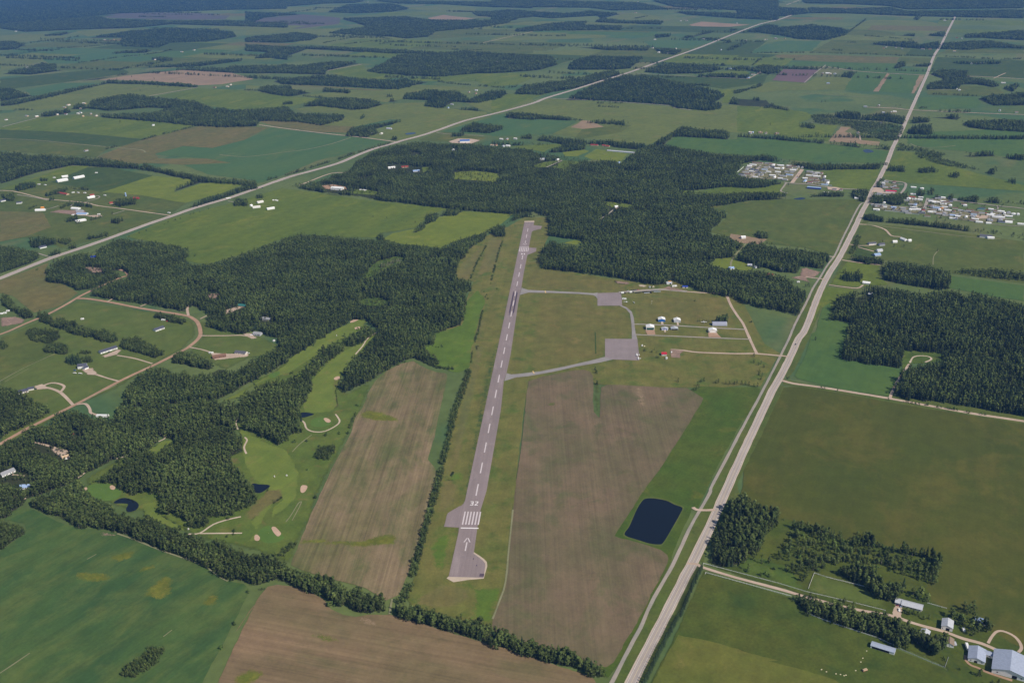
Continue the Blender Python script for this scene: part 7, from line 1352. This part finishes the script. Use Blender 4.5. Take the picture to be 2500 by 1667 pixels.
boat('a3', 660, 377, math.radians(-15), 'white boat by the gabled house', 8); boat('a3', 615, 374, math.radians(-12), 'white tarp covered boat by the gabled house', 7); car('a3', 612, 350, math.radians(-10), 'blue', 'blue car above the boats')
car('a3', 893, 200, math.radians(20), 'black', 'black car before the long slate roofed house'); car('a3', 292, 502, math.radians(10), 'black', 'black car beside the dark roofed house'); trailer('a2', 675, 1273, math.radians(15), 'white', 'white camper alone on the lot', 6); trailer('a2', 1340, 1280, math.radians(-5), 'white', 'white camper beside the clump', 8); pickup('a2', 1375, 1290, 0, 'red', 'red pickup beside the clump')
for x, y, l_ in ((10, 1228, 'white camper, first of three by the garden plot'), (40, 1222, 'white camper, second of three by the garden plot'), (65, 1205, 'white camper, third of three by the garden plot')): trailer('a2', x, y, math.radians(10), 'white', l_, 6.5)
pickup('a2', 2060, 1405, 0, 'white', 'white pickup in the gravel yard of the grey house'); trailer('a2', 2245, 1450, 1.2, 'white', 'white camper at the wood edge below the grey house', 4.5); car('a3', 2035, 210, .2, 'white', 'white car beside the dark grey roofed house')
for x, y, l_ in ((1250, 1108, 'white car, first of two in the trees'), (1310, 1105, 'white car, second of two in the trees')): car('a2', x, y, .3, 'white', l_)
def golf_cart(tile, x, y, label):
    c = at1(tile, x, y, .8); r = empty('golf_cart', (*c, surf(*c)), random.Random(int(x)).uniform(0, 6)); tag(r, label, 'golf cart')
    part('body', prism([(-1.2, .3), (1.2, .3), (1.2, .7), (.7, .8), (-1.2, .85)], 1.2), paintm('white'), r); part('canopy', boxg(-1.0, .8, -.62, .62, 1.75, 1.84), paintm('white'), r)
    part('canopy_post', addg([boxg(a_, a_ + .05, b_, b_ + .05, .7, 1.75) for a_ in (-.95, .7) for b_ in (-.58, .53)]), paintm('dgrey'), r); part('seat', boxg(-.7, .1, -.55, .55, .82, 1.0), paintm('tan'), r); wheels(r, [(-.8, -.5), (-.8, .5), (.8, -.5), (.8, .5)], .24)
golf_cart('b3', 235, 1220, 'white golf cart on the wide fairway, nearer the pond'); golf_cart('b3', 336, 1212, 'white golf cart on the wide fairway, nearer the field'); golf_cart('b2', 745, 1408, 'white golf cart on the long narrow fairway')
golf_cart('a4', 1545, 308, 'white golf cart by the hedge path'); golf_cart('b2', 1032, 1390, 'white golf cart at the top of the cart path')
def flag(tile, x, y, label):
    c = at1(tile, x, y); r = empty('golf_flag', (*c, surf(*c))); tag(r, label, 'flag'); V, F = [], []; tri_tube((0, 0, 0), (0, 0, 2.3), .04, .03, V, F, 5); part('pole', (V, F), paintm('white'), r); part('pennant', ([(0, 0, 2.3), (0, 0, 1.8), (.7, 0, 2.05)], [(0, 1, 2)]), paintm('red'), r)
flag('b3', 600, 775, 'flag on the ringed green'); flag('a4', 2200, 350, 'flag on the green between the bunkers'); flag('a3', 830, 1330, 'flag on the green by the crescent pond')

# roadside acreages and warehouses
H = lambda *a_, **k: house(*a_, **k)
H('a2', 465, 135, 550, 120, 14, 'white', 'white', 'largest long white barn in the acreages', 4.5, 3.0, 'barn', 'barn', win=0); H('a2', 600, 112, 685, 95, 12, 'white', 'white', 'second long white barn beside the largest', 4.2, 2.6, 'barn', 'barn', win=0); H('a2', 505, 102, 555, 95, 9, 'white', 'white', 'short white barn behind the largest', 3.5, 2, 'barn', 'barn', win=0)
H('a2', 478, 232, 555, 245, 10, 'tan', 'rust', 'rust roofed house in the acreage yard', win=0); H('a2', 715, 275, 775, 265, 9, 'white', 'white', 'white shed at the curved drive', win=0, name='shed', cat='shed'); H('a2', 735, 255, 770, 250, 8, 'white', 'rust', 'red roofed shed behind the white one', win=0, name='shed', cat='shed')
H('a2', 290, 375, 370, 372, 10, 'white', 'white', 'white house below the acreage lane', win=0); H('a2', 335, 356, 360, 355, 5, 'orange', 'orange', 'orange roofed shed behind the white house', win=0, name='shed', cat='shed'); H('a2', 590, 358, 650, 362, 12, 'white', 'white', 'white shop in the corral yard', win=0, name='shop', cat='shed'); H('a2', 625, 383, 680, 382, 8, 'lgrey', 'grey', 'grey shed in the corral yard', win=0, name='shed', cat='shed'); H('a2', 632, 405, 715, 405, 13, 'white', 'lblue', 'blue grey roofed barn with a white gable end', win=0, name='barn', cat='barn')
H('a2', 620, 465, 700, 450, 14, 'white', 'white', 'big pale farmhouse below the corral', win=0, hip=True); H('a2', 895, 318, 985, 305, 11, 'tan', 'rust', 'reddish roofed house among round trees', win=0); H('a2', 1095, 276, 1138, 277, 6, 'rust', 'rust', 'dark red barn beside the silo', win=0, name='barn', cat='barn'); H('a2', 135, 315, 178, 312, 9, 'white', 'slate', 'small white gabled shed in the paddock', win=0, name='shed', cat='shed'); H('a2', 0, 300, 40, 292, 11, 'white', 'slate', 'dark roofed house at the frame edge', win=0)
H('a2', 320, 680, 375, 668, 9, 'white', 'slate', 'dark roofed white house in the highway trees', win=0)
for x, y in ((600, 237), (640, 238), (860, 260), (810, 415), (600, 420), (695, 240), (370, 175), (320, 170), (445, 115), (790, 75), (1385, 403)): trailer('a2', x, y, math.radians(random.Random(x).uniform(-30, 30)), 'white', 'white trailer parked among the roadside acreages', 8, group='white trailers among the acreages')
r = empty('silo', gpt('a2', 1032, 268)); tag(r, 'slim blue silo beside the dark red barn', 'silo'); V, F = [], []; tri_tube((0, 0, -.1), (0, 0, 10), 2.2, 2.2, V, F, 14); part('cylinder', (V, F), paintm('lblue'), r); V, F = [], []; tri_tube((0, 0, 10), (0, 0, 12), 2.2, .2, V, F, 14); part('dome', (V, F), paintm('lblue'), r)
H('b2', 705, 190, 795, 195, 17, 'white', 'white', 'long white warehouse on the gravel yard', 6, 2, 'warehouse', 'warehouse', win=0); trailer('b2', 858, 212, 0, 'white', 'white trailer beside the long warehouse', 12); 
for x, y in ((940, 215), (965, 217), (980, 219)): trailer('b2', x, y, .1, 'white', 'white trailer on the warehouse lawn', 6, group='white trailers on the warehouse lawn')
H('b2', 92, 312, 140, 303, 9, 'white', 'offwhite', 'upper white house of the highway farm', win=0); H('b2', 55, 352, 118, 345, 9, 'white', 'offwhite', 'lower white house of the highway farm', win=0); H('b2', 35, 340, 50, 335, 6, 'white', 'white', 'small white shed of the highway farm', win=0, name='shed', cat='shed'); H('b2', 172, 365, 232, 355, 10, 'white', 'white', 'white pole barn standing alone in the hay field', 3.4, 1.8, 'barn', 'barn', win=0)
for x, y in ((225, 300), (245, 300), (258, 303)): trailer('b2', x, y, .3, 'white', 'white trailer behind the highway farm', 5, group='white trailers behind the highway farm')
H('b2', 1165, 28, 1225, 22, 10, 'white', 'white', 'white house in the wood clearing', win=0); H('b2', 1275, 22, 1330, 18, 11, 'tan', 'rust', 'rust roofed house in the wood clearing', win=0); H('b2', 1370, 55, 1425, 50, 11, 'lgrey', 'lblue', 'blue grey roofed house in the wood clearing', win=0)
H('b1', 1755, 1150, 1835, 1148, 24, 'white', 'blue', 'blue roofed shop on the wide gravel lot', 6, 2.5, 'shop', 'shop', win=0); H('b1', 1155, 1050, 1195, 1052, 8, 'lgrey', 'lgrey', 'pale open shed in the far paddock', win=0, name='shed', cat='shed')
H('c1', 950, 1230, 1170, 1248, 9, 'white', 'lgrey', 'very long low greenhouse beside the yellow green field', 2.8, 1.6, 'greenhouse', 'greenhouse', win=0); H('c1', 392, 1300, 435, 1298, 12, 'white', 'lgrey', 'pale roofed barn in the wood clearing', 4, 2, 'barn', 'barn', win=0)
H('d2', 1990, 580, 2090, 590, 14, 'white', 'dgrey', 'dark roofed barn beside the long windbreak', 4, 2.5, 'barn', 'barn', win=0); H('d2', 2050, 600, 2105, 602, 8, 'white', 'white', 'white shed at the dark roofed barn', 3, 1.5, 'shed', 'shed', win=0)
H('d2', 1345, 605, 1385, 620, 8, 'white', 'white', 'white farmhouse at the curving drive', win=0); H('d2', 1275, 632, 1310, 632, 7, 'white', 'white', 'white shed beside the curving drive', win=0, name='shed', cat='shed'); H('d2', 1402, 623, 1425, 622, 6, 'white', 'white', 'tiny white shed by the farmhouse', win=0, name='shed', cat='shed'); H('d2', 1075, 648, 1135, 645, 9, 'white', 'dgrey', 'dark roofed roadside house, first of two', win=0); H('d2', 1160, 655, 1205, 652, 9, 'lgrey', 'dgrey', 'dark roofed roadside house, second of two', win=0)
H('d2', 1143, 705, 1185, 700, 9, 'white', 'lgrey', 'upper pale roofed shed at the grey yard', win=0, name='shed', cat='shed'); H('d2', 1120, 740, 1168, 735, 12, 'lgrey', 'lblue', 'lower blue grey roofed shed at the grey yard', win=0, name='shed', cat='shed'); H('d2', 1030, 965, 1090, 972, 8, 'white', 'white', 'white house beside the spruce clump', win=0); H('d2', 1080, 1055, 1110, 1060, 8, 'white', 'white', 'white shed below the spruce clump', win=0, name='shed', cat='shed')
H('c2', 2045, 595, 2080, 593, 9, 'white', 'white', 'small white house in the tan clearing', 4, 2, win=0); H('c2', 1945, 848, 1985, 845, 9, 'white', 'lblue', 'blue roofed house in the yellow green yard', win=0); H('c2', 2100, 823, 2135, 825, 6, 'lgrey', 'lgrey', 'pale shed at the wood edge', win=0, name='shed', cat='shed'); H('c2', 2150, 833, 2170, 840, 5, 'lgrey', 'grey', 'grey shed at the wood edge', win=0, name='shed', cat='shed'); H('d2', 245, 897, 300, 905, 7, 'tan', 'rust', 'rust roofed house by the sandy yard', win=0); H('d2', 330, 855, 370, 860, 7, 'lgrey', 'lgrey', 'pale house in the wood by the sandy yard', win=0); H('c2', 1010, 348, 1035, 346, 6, 'white', 'white', 'tiny white cabin in the wood clearing', win=0, name='cabin', cat='cabin')
trailer('d2', 500, 968, 0, 'white', 'white camper below the sandy yard', 6); car('d2', 355, 862, 0, 'white', 'white car in the wood by the sandy yard')

for s_, l_ in (('m1 190,350 320,230 480,150 700,150 820,140 1100,190 1350,215 1540,250 1400,430 1280,540 1000,500 700,500 400,470 220,420', 'gravelly ground of the crowded trailer park'), ('m1 1600,320 1920,340 1960,430 2080,600 1850,610 1640,580 1500,540 1520,450', 'gravelly ground of the small trailer park'),
               ('m2 480,830 1000,880 1500,940 1900,970 2352,1030 2352,1110 1800,1110 1200,1040 700,990 500,960', 'worn yards along the park street'), ('m2 1380,680 1850,640 1880,930 1500,900', 'worn yards above the park street'), ('m2 2010,700 2352,640 2352,960 2000,930', 'worn yards by the short lane'), ('m3 0,180 480,130 500,300 400,480 900,450 1350,520 1750,480 2000,540 1900,760 1500,800 1000,760 500,660 0,590', 'worn yards of the far street'), ('m2 700,330 900,280 1240,340 1240,460 900,450 740,450', 'gravelly ground behind the red roofed store')):
    fld('park', s_, l_, name='yard_ground', cat='yard', amp=2, feather=9.0)
# trailer parks: every home a thing, the same few plans over and over
STY = {'w': ('white', 'white'), 'g': ('offwhite', 'grey'), 'b': ('offwhite', 'brown'), 'd': ('lgrey', 'slate'), 'r': ('white', 'rust'), 'o': ('tan', 'orange'), 't': ('offwhite', 'teal'), 'l': ('white', 'lblue')}
SAY = {'w': 'white roofed', 'g': 'grey roofed', 'b': 'brown roofed', 'd': 'dark roofed', 'r': 'red roofed', 'o': 'orange roofed', 't': 'green roofed', 'l': 'blue roofed'}
rh = random.Random(9)
def homes(tile, data, where, L0=15.0):
    for tok in data.split():
        x, y, k = tok.split(','); L = L0 * rh.choice((.9, 1.05, 1.2, 1.35)); W = rh.choice((6.0, 7.5, 9.0))
        if k == 'w' and rh.random() < .3: k = rh.choice('ggbld')
        an = A_N - math.pi / 2 + rh.uniform(-.06, .06)
        if rh.random() < .28: an += math.pi / 2
        wl, rf = STY[k]
        building('mobile_home', f'{SAY[k]} mobile home {where}', 'mobile home', at1(tile, float(x), float(y), 2), round(L), W, 2.7, rh.choice((.8, 1.3)), an, wl, rf, group=f'{SAY[k]} mobile homes {where}', over=.3)
homes('m1', '490,190,w 535,150,b 645,155,b 800,165,w 905,195,w 1055,205,w 1230,215,w 1310,225,b 1420,235,g 1500,245,g 420,215,w 400,250,g 360,290,g 470,285,w 460,325,w 340,345,g 250,385,w 300,415,w 390,385,b 540,440,w 610,400,g 600,350,d 690,350,g 730,290,l 810,335,w 880,235,w 820,240,g 990,265,w 1100,265,w 1000,340,w 1190,335,g 1250,250,b 1310,300,w 1350,280,w 1290,340,g 890,410,w 930,450,w 1110,420,w 1050,470,w 1150,495,g 1240,400,l 870,180,b 680,400,g 760,250,g 560,300,d', 'in the crowded park beside the vast wood')
homes('m1', '1655,330,w 1720,350,g 1800,355,w 1890,365,w 1650,410,w 1760,390,g 1800,425,w 1560,470,w 1555,525,w 1660,555,r 1680,480,b 1770,480,b 1770,530,b 1940,500,w 2010,520,w 2020,565,w 1960,595,w 1960,440,w', 'in the small park east of the paved lane')
homes('m1', '2165,690,w 2300,700,w 2000,755,w', 'beside the long blue building', 12); homes('m2', '230,540,r 240,640,w 120,680,w 160,545,w', 'in the trees by the highway crossing', 11)
homes('m2', '895,255,w 830,245,w 800,290,w 1110,260,w 830,335,g 870,400,g 800,385,d 1120,380,g 1140,430,w 1050,400,g', 'behind the red roofed store', 13)
homes('m2', '670,590,w 890,600,w 720,560,g 840,800,w 1610,395,w 1830,430,w 1600,575,w', 'beside the wooded lot', 12)
homes('m2', '1480,705,w 1570,660,r 1630,725,w 1750,725,w 1440,745,g 1650,860,w 1610,920,w 1800,665,w 2230,790,w 2150,790,w 2090,770,w 2060,740,g 2280,660,w 2100,900,g 2260,920,w 2040,890,w 2250,700,g 1560,850,g', 'on the upper side of the park street', 13)
homes('m2', '640,900,w 740,910,w 845,915,w 620,975,w 680,985,w 560,860,g 670,860,g 820,870,g 1090,970,d 1090,930,l 1340,960,g 1390,1020,g 1520,985,w 1610,985,w 1740,985,w 1860,1010,r 1830,1065,w 2040,1045,w 2110,1040,w 2270,1085,w 1470,1065,w 1970,1140,w', 'along the lower side of the park street', 12)
homes('m3', '145,120,w 245,140,w 20,260,w 120,250,w 235,235,w 330,255,w 440,230,d 430,150,d 550,185,w 250,300,w 140,390,g 290,385,w 430,345,w 210,430,o 60,410,w 320,440,w 370,470,w 150,455,w 550,405,w', 'at the bend of the park street', 12)
homes('m3', '520,500,b 690,470,g 870,495,g 950,465,w 1075,530,b 1040,585,w 1225,440,t 1260,410,w 1240,540,g 140,550,w 300,590,w 270,555,g 490,600,l 670,595,g 620,625,w 840,645,w 1020,640,g 1080,700,w 990,725,w 510,670,w 585,675,w 780,295,b 820,335,w', 'in the middle of the far street', 13)
homes('m3', '1490,430,w 1540,455,w 1640,490,b 1500,545,g 1470,590,w 1530,570,w 1950,535,w 1840,550,w 1750,500,w 1700,610,g 1770,650,w 1740,720,g 1770,765,w 1430,720,g 1490,735,w 1185,765,w 1430,795,w 1620,640,w 1950,615,w 2200,565,w 2080,560,w 2290,820,w', 'at the end of the far street', 13)
rc = random.Random(5)
for tl, xs, ys, n, wh in (('m1', (260, 1480), (180, 470), 26, 'in the crowded park beside the vast wood'), ('m1', (1560, 2000), (350, 590), 10, 'in the small park east of the paved lane'), ('m2', (560, 2300), (890, 1010), 24, 'along the park street'), ('m3', (100, 1900), (420, 700), 26, 'along the far street')):
    for _ in range(n):
        x_ = rc.uniform(*xs); y_ = rc.uniform(*ys); k_ = rc.choice(('white', 'white', 'dgrey', 'black', 'red', 'lblue', 'tan', 'lgrey'))
        SAYP = {'white': 'white', 'dgrey': 'dark grey', 'black': 'black', 'red': 'red', 'lblue': 'pale blue', 'tan': 'tan', 'lgrey': 'silver'}[k_]
        (car if rc.random() < .5 else pickup)(tl, x_, y_, A_N + rc.choice((0, 1.57)), k_, f'{SAYP} vehicle parked {wh}', group=f'{SAYP} vehicles parked {wh}')
H('m1', 1610, 632, 1885, 655, 10, 'dblue', 'lblue', 'long building with blue walls and a pale roof', 4.5, 1.2, 'storage_building', 'building', win=0); H('m2', 880, 475, 1165, 492, 10, 'white', 'pink', 'long store with a bright red roof', 4, 1.6, 'store', 'store', win=0)
r = empty('quonset_hut', gpt('m3', 1955, 765, 2), A_N - 1.6); tag(r, 'bright white arched hut at the end of the far street', 'hut'); part('shell', arch_geo(17, 11, 5, 10, False), paintm('white'), r)
for s in (-1, 1): part('end_wall', ([(s * 8.4, -5.3 * math.cos(math.pi * k / 10), 4.9 * math.sin(math.pi * k / 10) - .05) for k in range(11)], [tuple(range(11))]), paintm('offwhite'), r)
rail_fence('m1 505,455 600,462 712,468', 'white board fence at the edge of the crowded park', sp=6, solid=True); rail_fence('m2 830,1012 1180,1045 1750,1118', 'long white board fence behind the park homes', sp=6, solid=True); rail_fence('m1 170,340 215,310 300,235', 'pale board fence at the park corner', sp=6, solid=True); rail_fence('m1 1835,600 2110,625', 'white board fence above the long blue building', sp=6, solid=True)
for w_, s_, l_ in ((8, 'm1 460,450 540,340 645,200', 'paved lane through the crowded park'), (11, 'm1 1290,565 1400,420 1500,290', 'wide paved lane dividing the trailer parks'), (7, 'm1 280,455 400,460 480,445', 'lane along the crowded park edge'), (7, 'm1 1130,555 1300,575 1600,590 1900,635 2150,660 2352,685 m2 200,470 460,520', 'paved street joining trailer park and highway'), (7, 'm2 380,815 700,855 1000,888 1400,925 1900,960 2352,1025 m3 400,560 800,600 1200,645 1500,655 1900,700 2100,715', 'paved street of the far trailer homes'),
                 (8, 'm2 1975,690 1945,800 1895,955', 'short paved lane off the far street'), (7, 'm2 860,215 1000,240 1150,255 1300,270 1400,310 1390,400 1340,490 1260,570', 'looping lane behind the red roofed store'), (6, 'm2 1050,270 1100,300 1250,330 1330,330', 'inner lane behind the red roofed store'), (6, 'm3 470,215 700,240 1000,275 1300,310 1600,350 1900,380 2352,430 s 2700,540', 'back road behind the far street'), (5, 'm3 1690,360 1660,440', 'short lane to the back road'), (4.5, 'm1 1170,565 1120,640 1060,720 1090,750 1200,780', 'pale footpath below the crowded park'), (3, 'm3 600,690 1100,770 1700,850 2352,890', 'pale track below the far street')):
    ribbon('street' if w_ > 5 else 'track', at(s_), w_, FM('gravel_grey' if w_ < 9 else 'gravel'), l_, 'street')
fld('gravel', 'm2 500,540 560,430 620,400 760,430 900,540 1150,550 1100,580 900,570 760,560 620,525 540,560', 'forecourt of the red roofed store', name='forecourt', cat='yard', amp=1); fld('gravel', 'm3 1100,600 1350,600 1460,630 1380,680 1200,690 1120,660', 'widened end of the paved street', name='street', cat='street', amp=1); fld('gravel', 'm1 2000,640 2200,650 2350,690 2200,730 2020,700', 'gravel lot by the long blue building', name='yard', cat='yard', amp=1)

# far farm buildings
SAYC = {'white': 'white roofed', 'offwhite': 'cream roofed', 'lgrey': 'pale grey roofed', 'grey': 'grey roofed', 'tan': 'tan roofed', 'brown': 'brown roofed', 'lblue': 'pale blue roofed', 'wood': 'weathered brown roofed'}
far = {'a1': '130,258 210,258 300,247 860,328 930,326 2080,343 2140,338 1490,428 1590,412 1270,492 220,555 400,552 1840,262 1865,712 1890,698 1760,718 560,862 690,850 530,882 660,892 470,942 540,937 640,932 680,955 745,935 790,952 660,925 220,952 300,957 50,982 1255,1028 705,1236 2020,908 2060,972 1890,942 1810,958 1610,907',
       'b1': '100,342 690,557 970,103 1000,20 1660,492 1710,512 1840,507 1860,510 1950,507 2020,507 2060,512 1830,757 1885,767 1890,742 1660,887 1040,1097 1110,1097 1690,857 2020,1192 2050,1192 2110,1200 2150,1197 1700,1232 2140,1142 2210,1138 2095,1142',
       'c1': '600,57 1200,17 1280,74 1180,107 1550,174 1860,57 1600,172 2010,192 1340,327 1740,322 1320,395 1370,432 1450,440 1510,402 1880,412 970,552 880,607 1955,565 2110,630 2195,599 2240,327 2330,320 2080,332 830,1190 860,1192 920,1195 950,1200 540,1312 2200,1087 2120,1092 2140,1088 2250,1092 2330,1097 810,812 680,806 1040,1337',
       'd1': '290,77 400,87 690,232 310,317 240,324 390,317 740,602 700,602 760,607 800,607 745,687 1220,387 1300,392 1200,397 1350,402 1610,357 1520,377 1520,405 1580,405 1800,312 1840,317 1780,422 1765,354 1960,524 2005,522 1920,524 1800,732 1820,742 1050,877 1160,867 1260,922 1180,1007 920,1100 990,1090 2180,682 2150,907 2290,922 1700,42 1700,172 190,1087 110,1087 330,1094 90,642 130,612 1290,918 1200,925'}
special = {('a1', '745,935'), ('a1', '680,955'), ('b1', '690,557')}
for tl, s_ in far.items():
    for tok in s_.split():
        x, y = map(float, tok.split(',')); p = at1(tl, x, y, 2); dd = math.hypot(*p); red = (tl == 'c1' and 820 < x < 960 and y > 1180)
        L = rh.uniform(9, 15) * (1.0 if dd < 5000 else 1.3); col = 'rust' if red else rh.choice(('white', 'offwhite', 'lgrey', 'grey', 'tan', 'brown', 'lblue', 'wood'))
        building('farm_building', ('rust roofed' if red else SAYC[col]) + ' farm building ' + ('beside the greenhouse' if red else 'among the distant fields'), 'farm building', p, round(L), round(L * rh.uniform(.5, .7)), 3.5, 2.0, A_N + rh.choice((0, math.pi / 2)) + rh.uniform(-.1, .1), rh.choice(('white', 'offwhite', 'lgrey', 'tan')) if not red else 'tan', col, group='rust roofed farm buildings beside the greenhouse' if red else SAYC[col] + ' farm buildings among the distant fields')
for tl, x, y, an, col, l_ in (('d2', 478, 1480, A_N, 'black', 'dark car driving past the airfield entrance'), ('a2', 2150, 198, .45, 'black', 'dark car on the diagonal highway'), ('b2', 135, 197, .45, 'black', 'dark car on the diagonal highway by the white farm'), ('b1', 1160, 1203, .45, 'dgrey', 'dark car at the highway junction')): car(tl, x, y, an, col, l_)
c = at1('a2', 1866, 288, 1.5); semi('a2', 1866, 287, .35, 'white truck turning off the diagonal highway', L=9)
# ------------------------------------------------------------------ the air: one box of even haze round camera and land
hz = bpy.data.materials.new('haze'); hz.use_nodes = True; nt = hz.node_tree; nt.nodes.clear()
om = nt.nodes.new('ShaderNodeOutputMaterial'); pv = nt.nodes.new('ShaderNodeVolumePrincipled')
pv.inputs['Color'].default_value = (0.14, 0.38, 1.0, 1.0); pv.inputs['Density'].default_value = 3.5e-5; pv.inputs['Anisotropy'].default_value = 0.0
nt.links.new(pv.outputs[0], om.inputs['Volume'])
bmh = bmesh.new(); bmesh.ops.create_cube(bmh, size=1.0)
for v in bmh.verts:
    v.co = Vector((GX0 - 200 if v.co.x < 0 else GX1 + 200, GY0 - 200 if v.co.y < 0 else GY1 + 200, -1.0 if v.co.z < 0 else CAM_H + 30))
me = bpy.data.meshes.new('haze'); bmh.to_mesh(me); bmh.free()
tag(link_mesh('haze', me, None, hz), 'thin blue summer haze over the farmland', 'haze', kind='stuff')
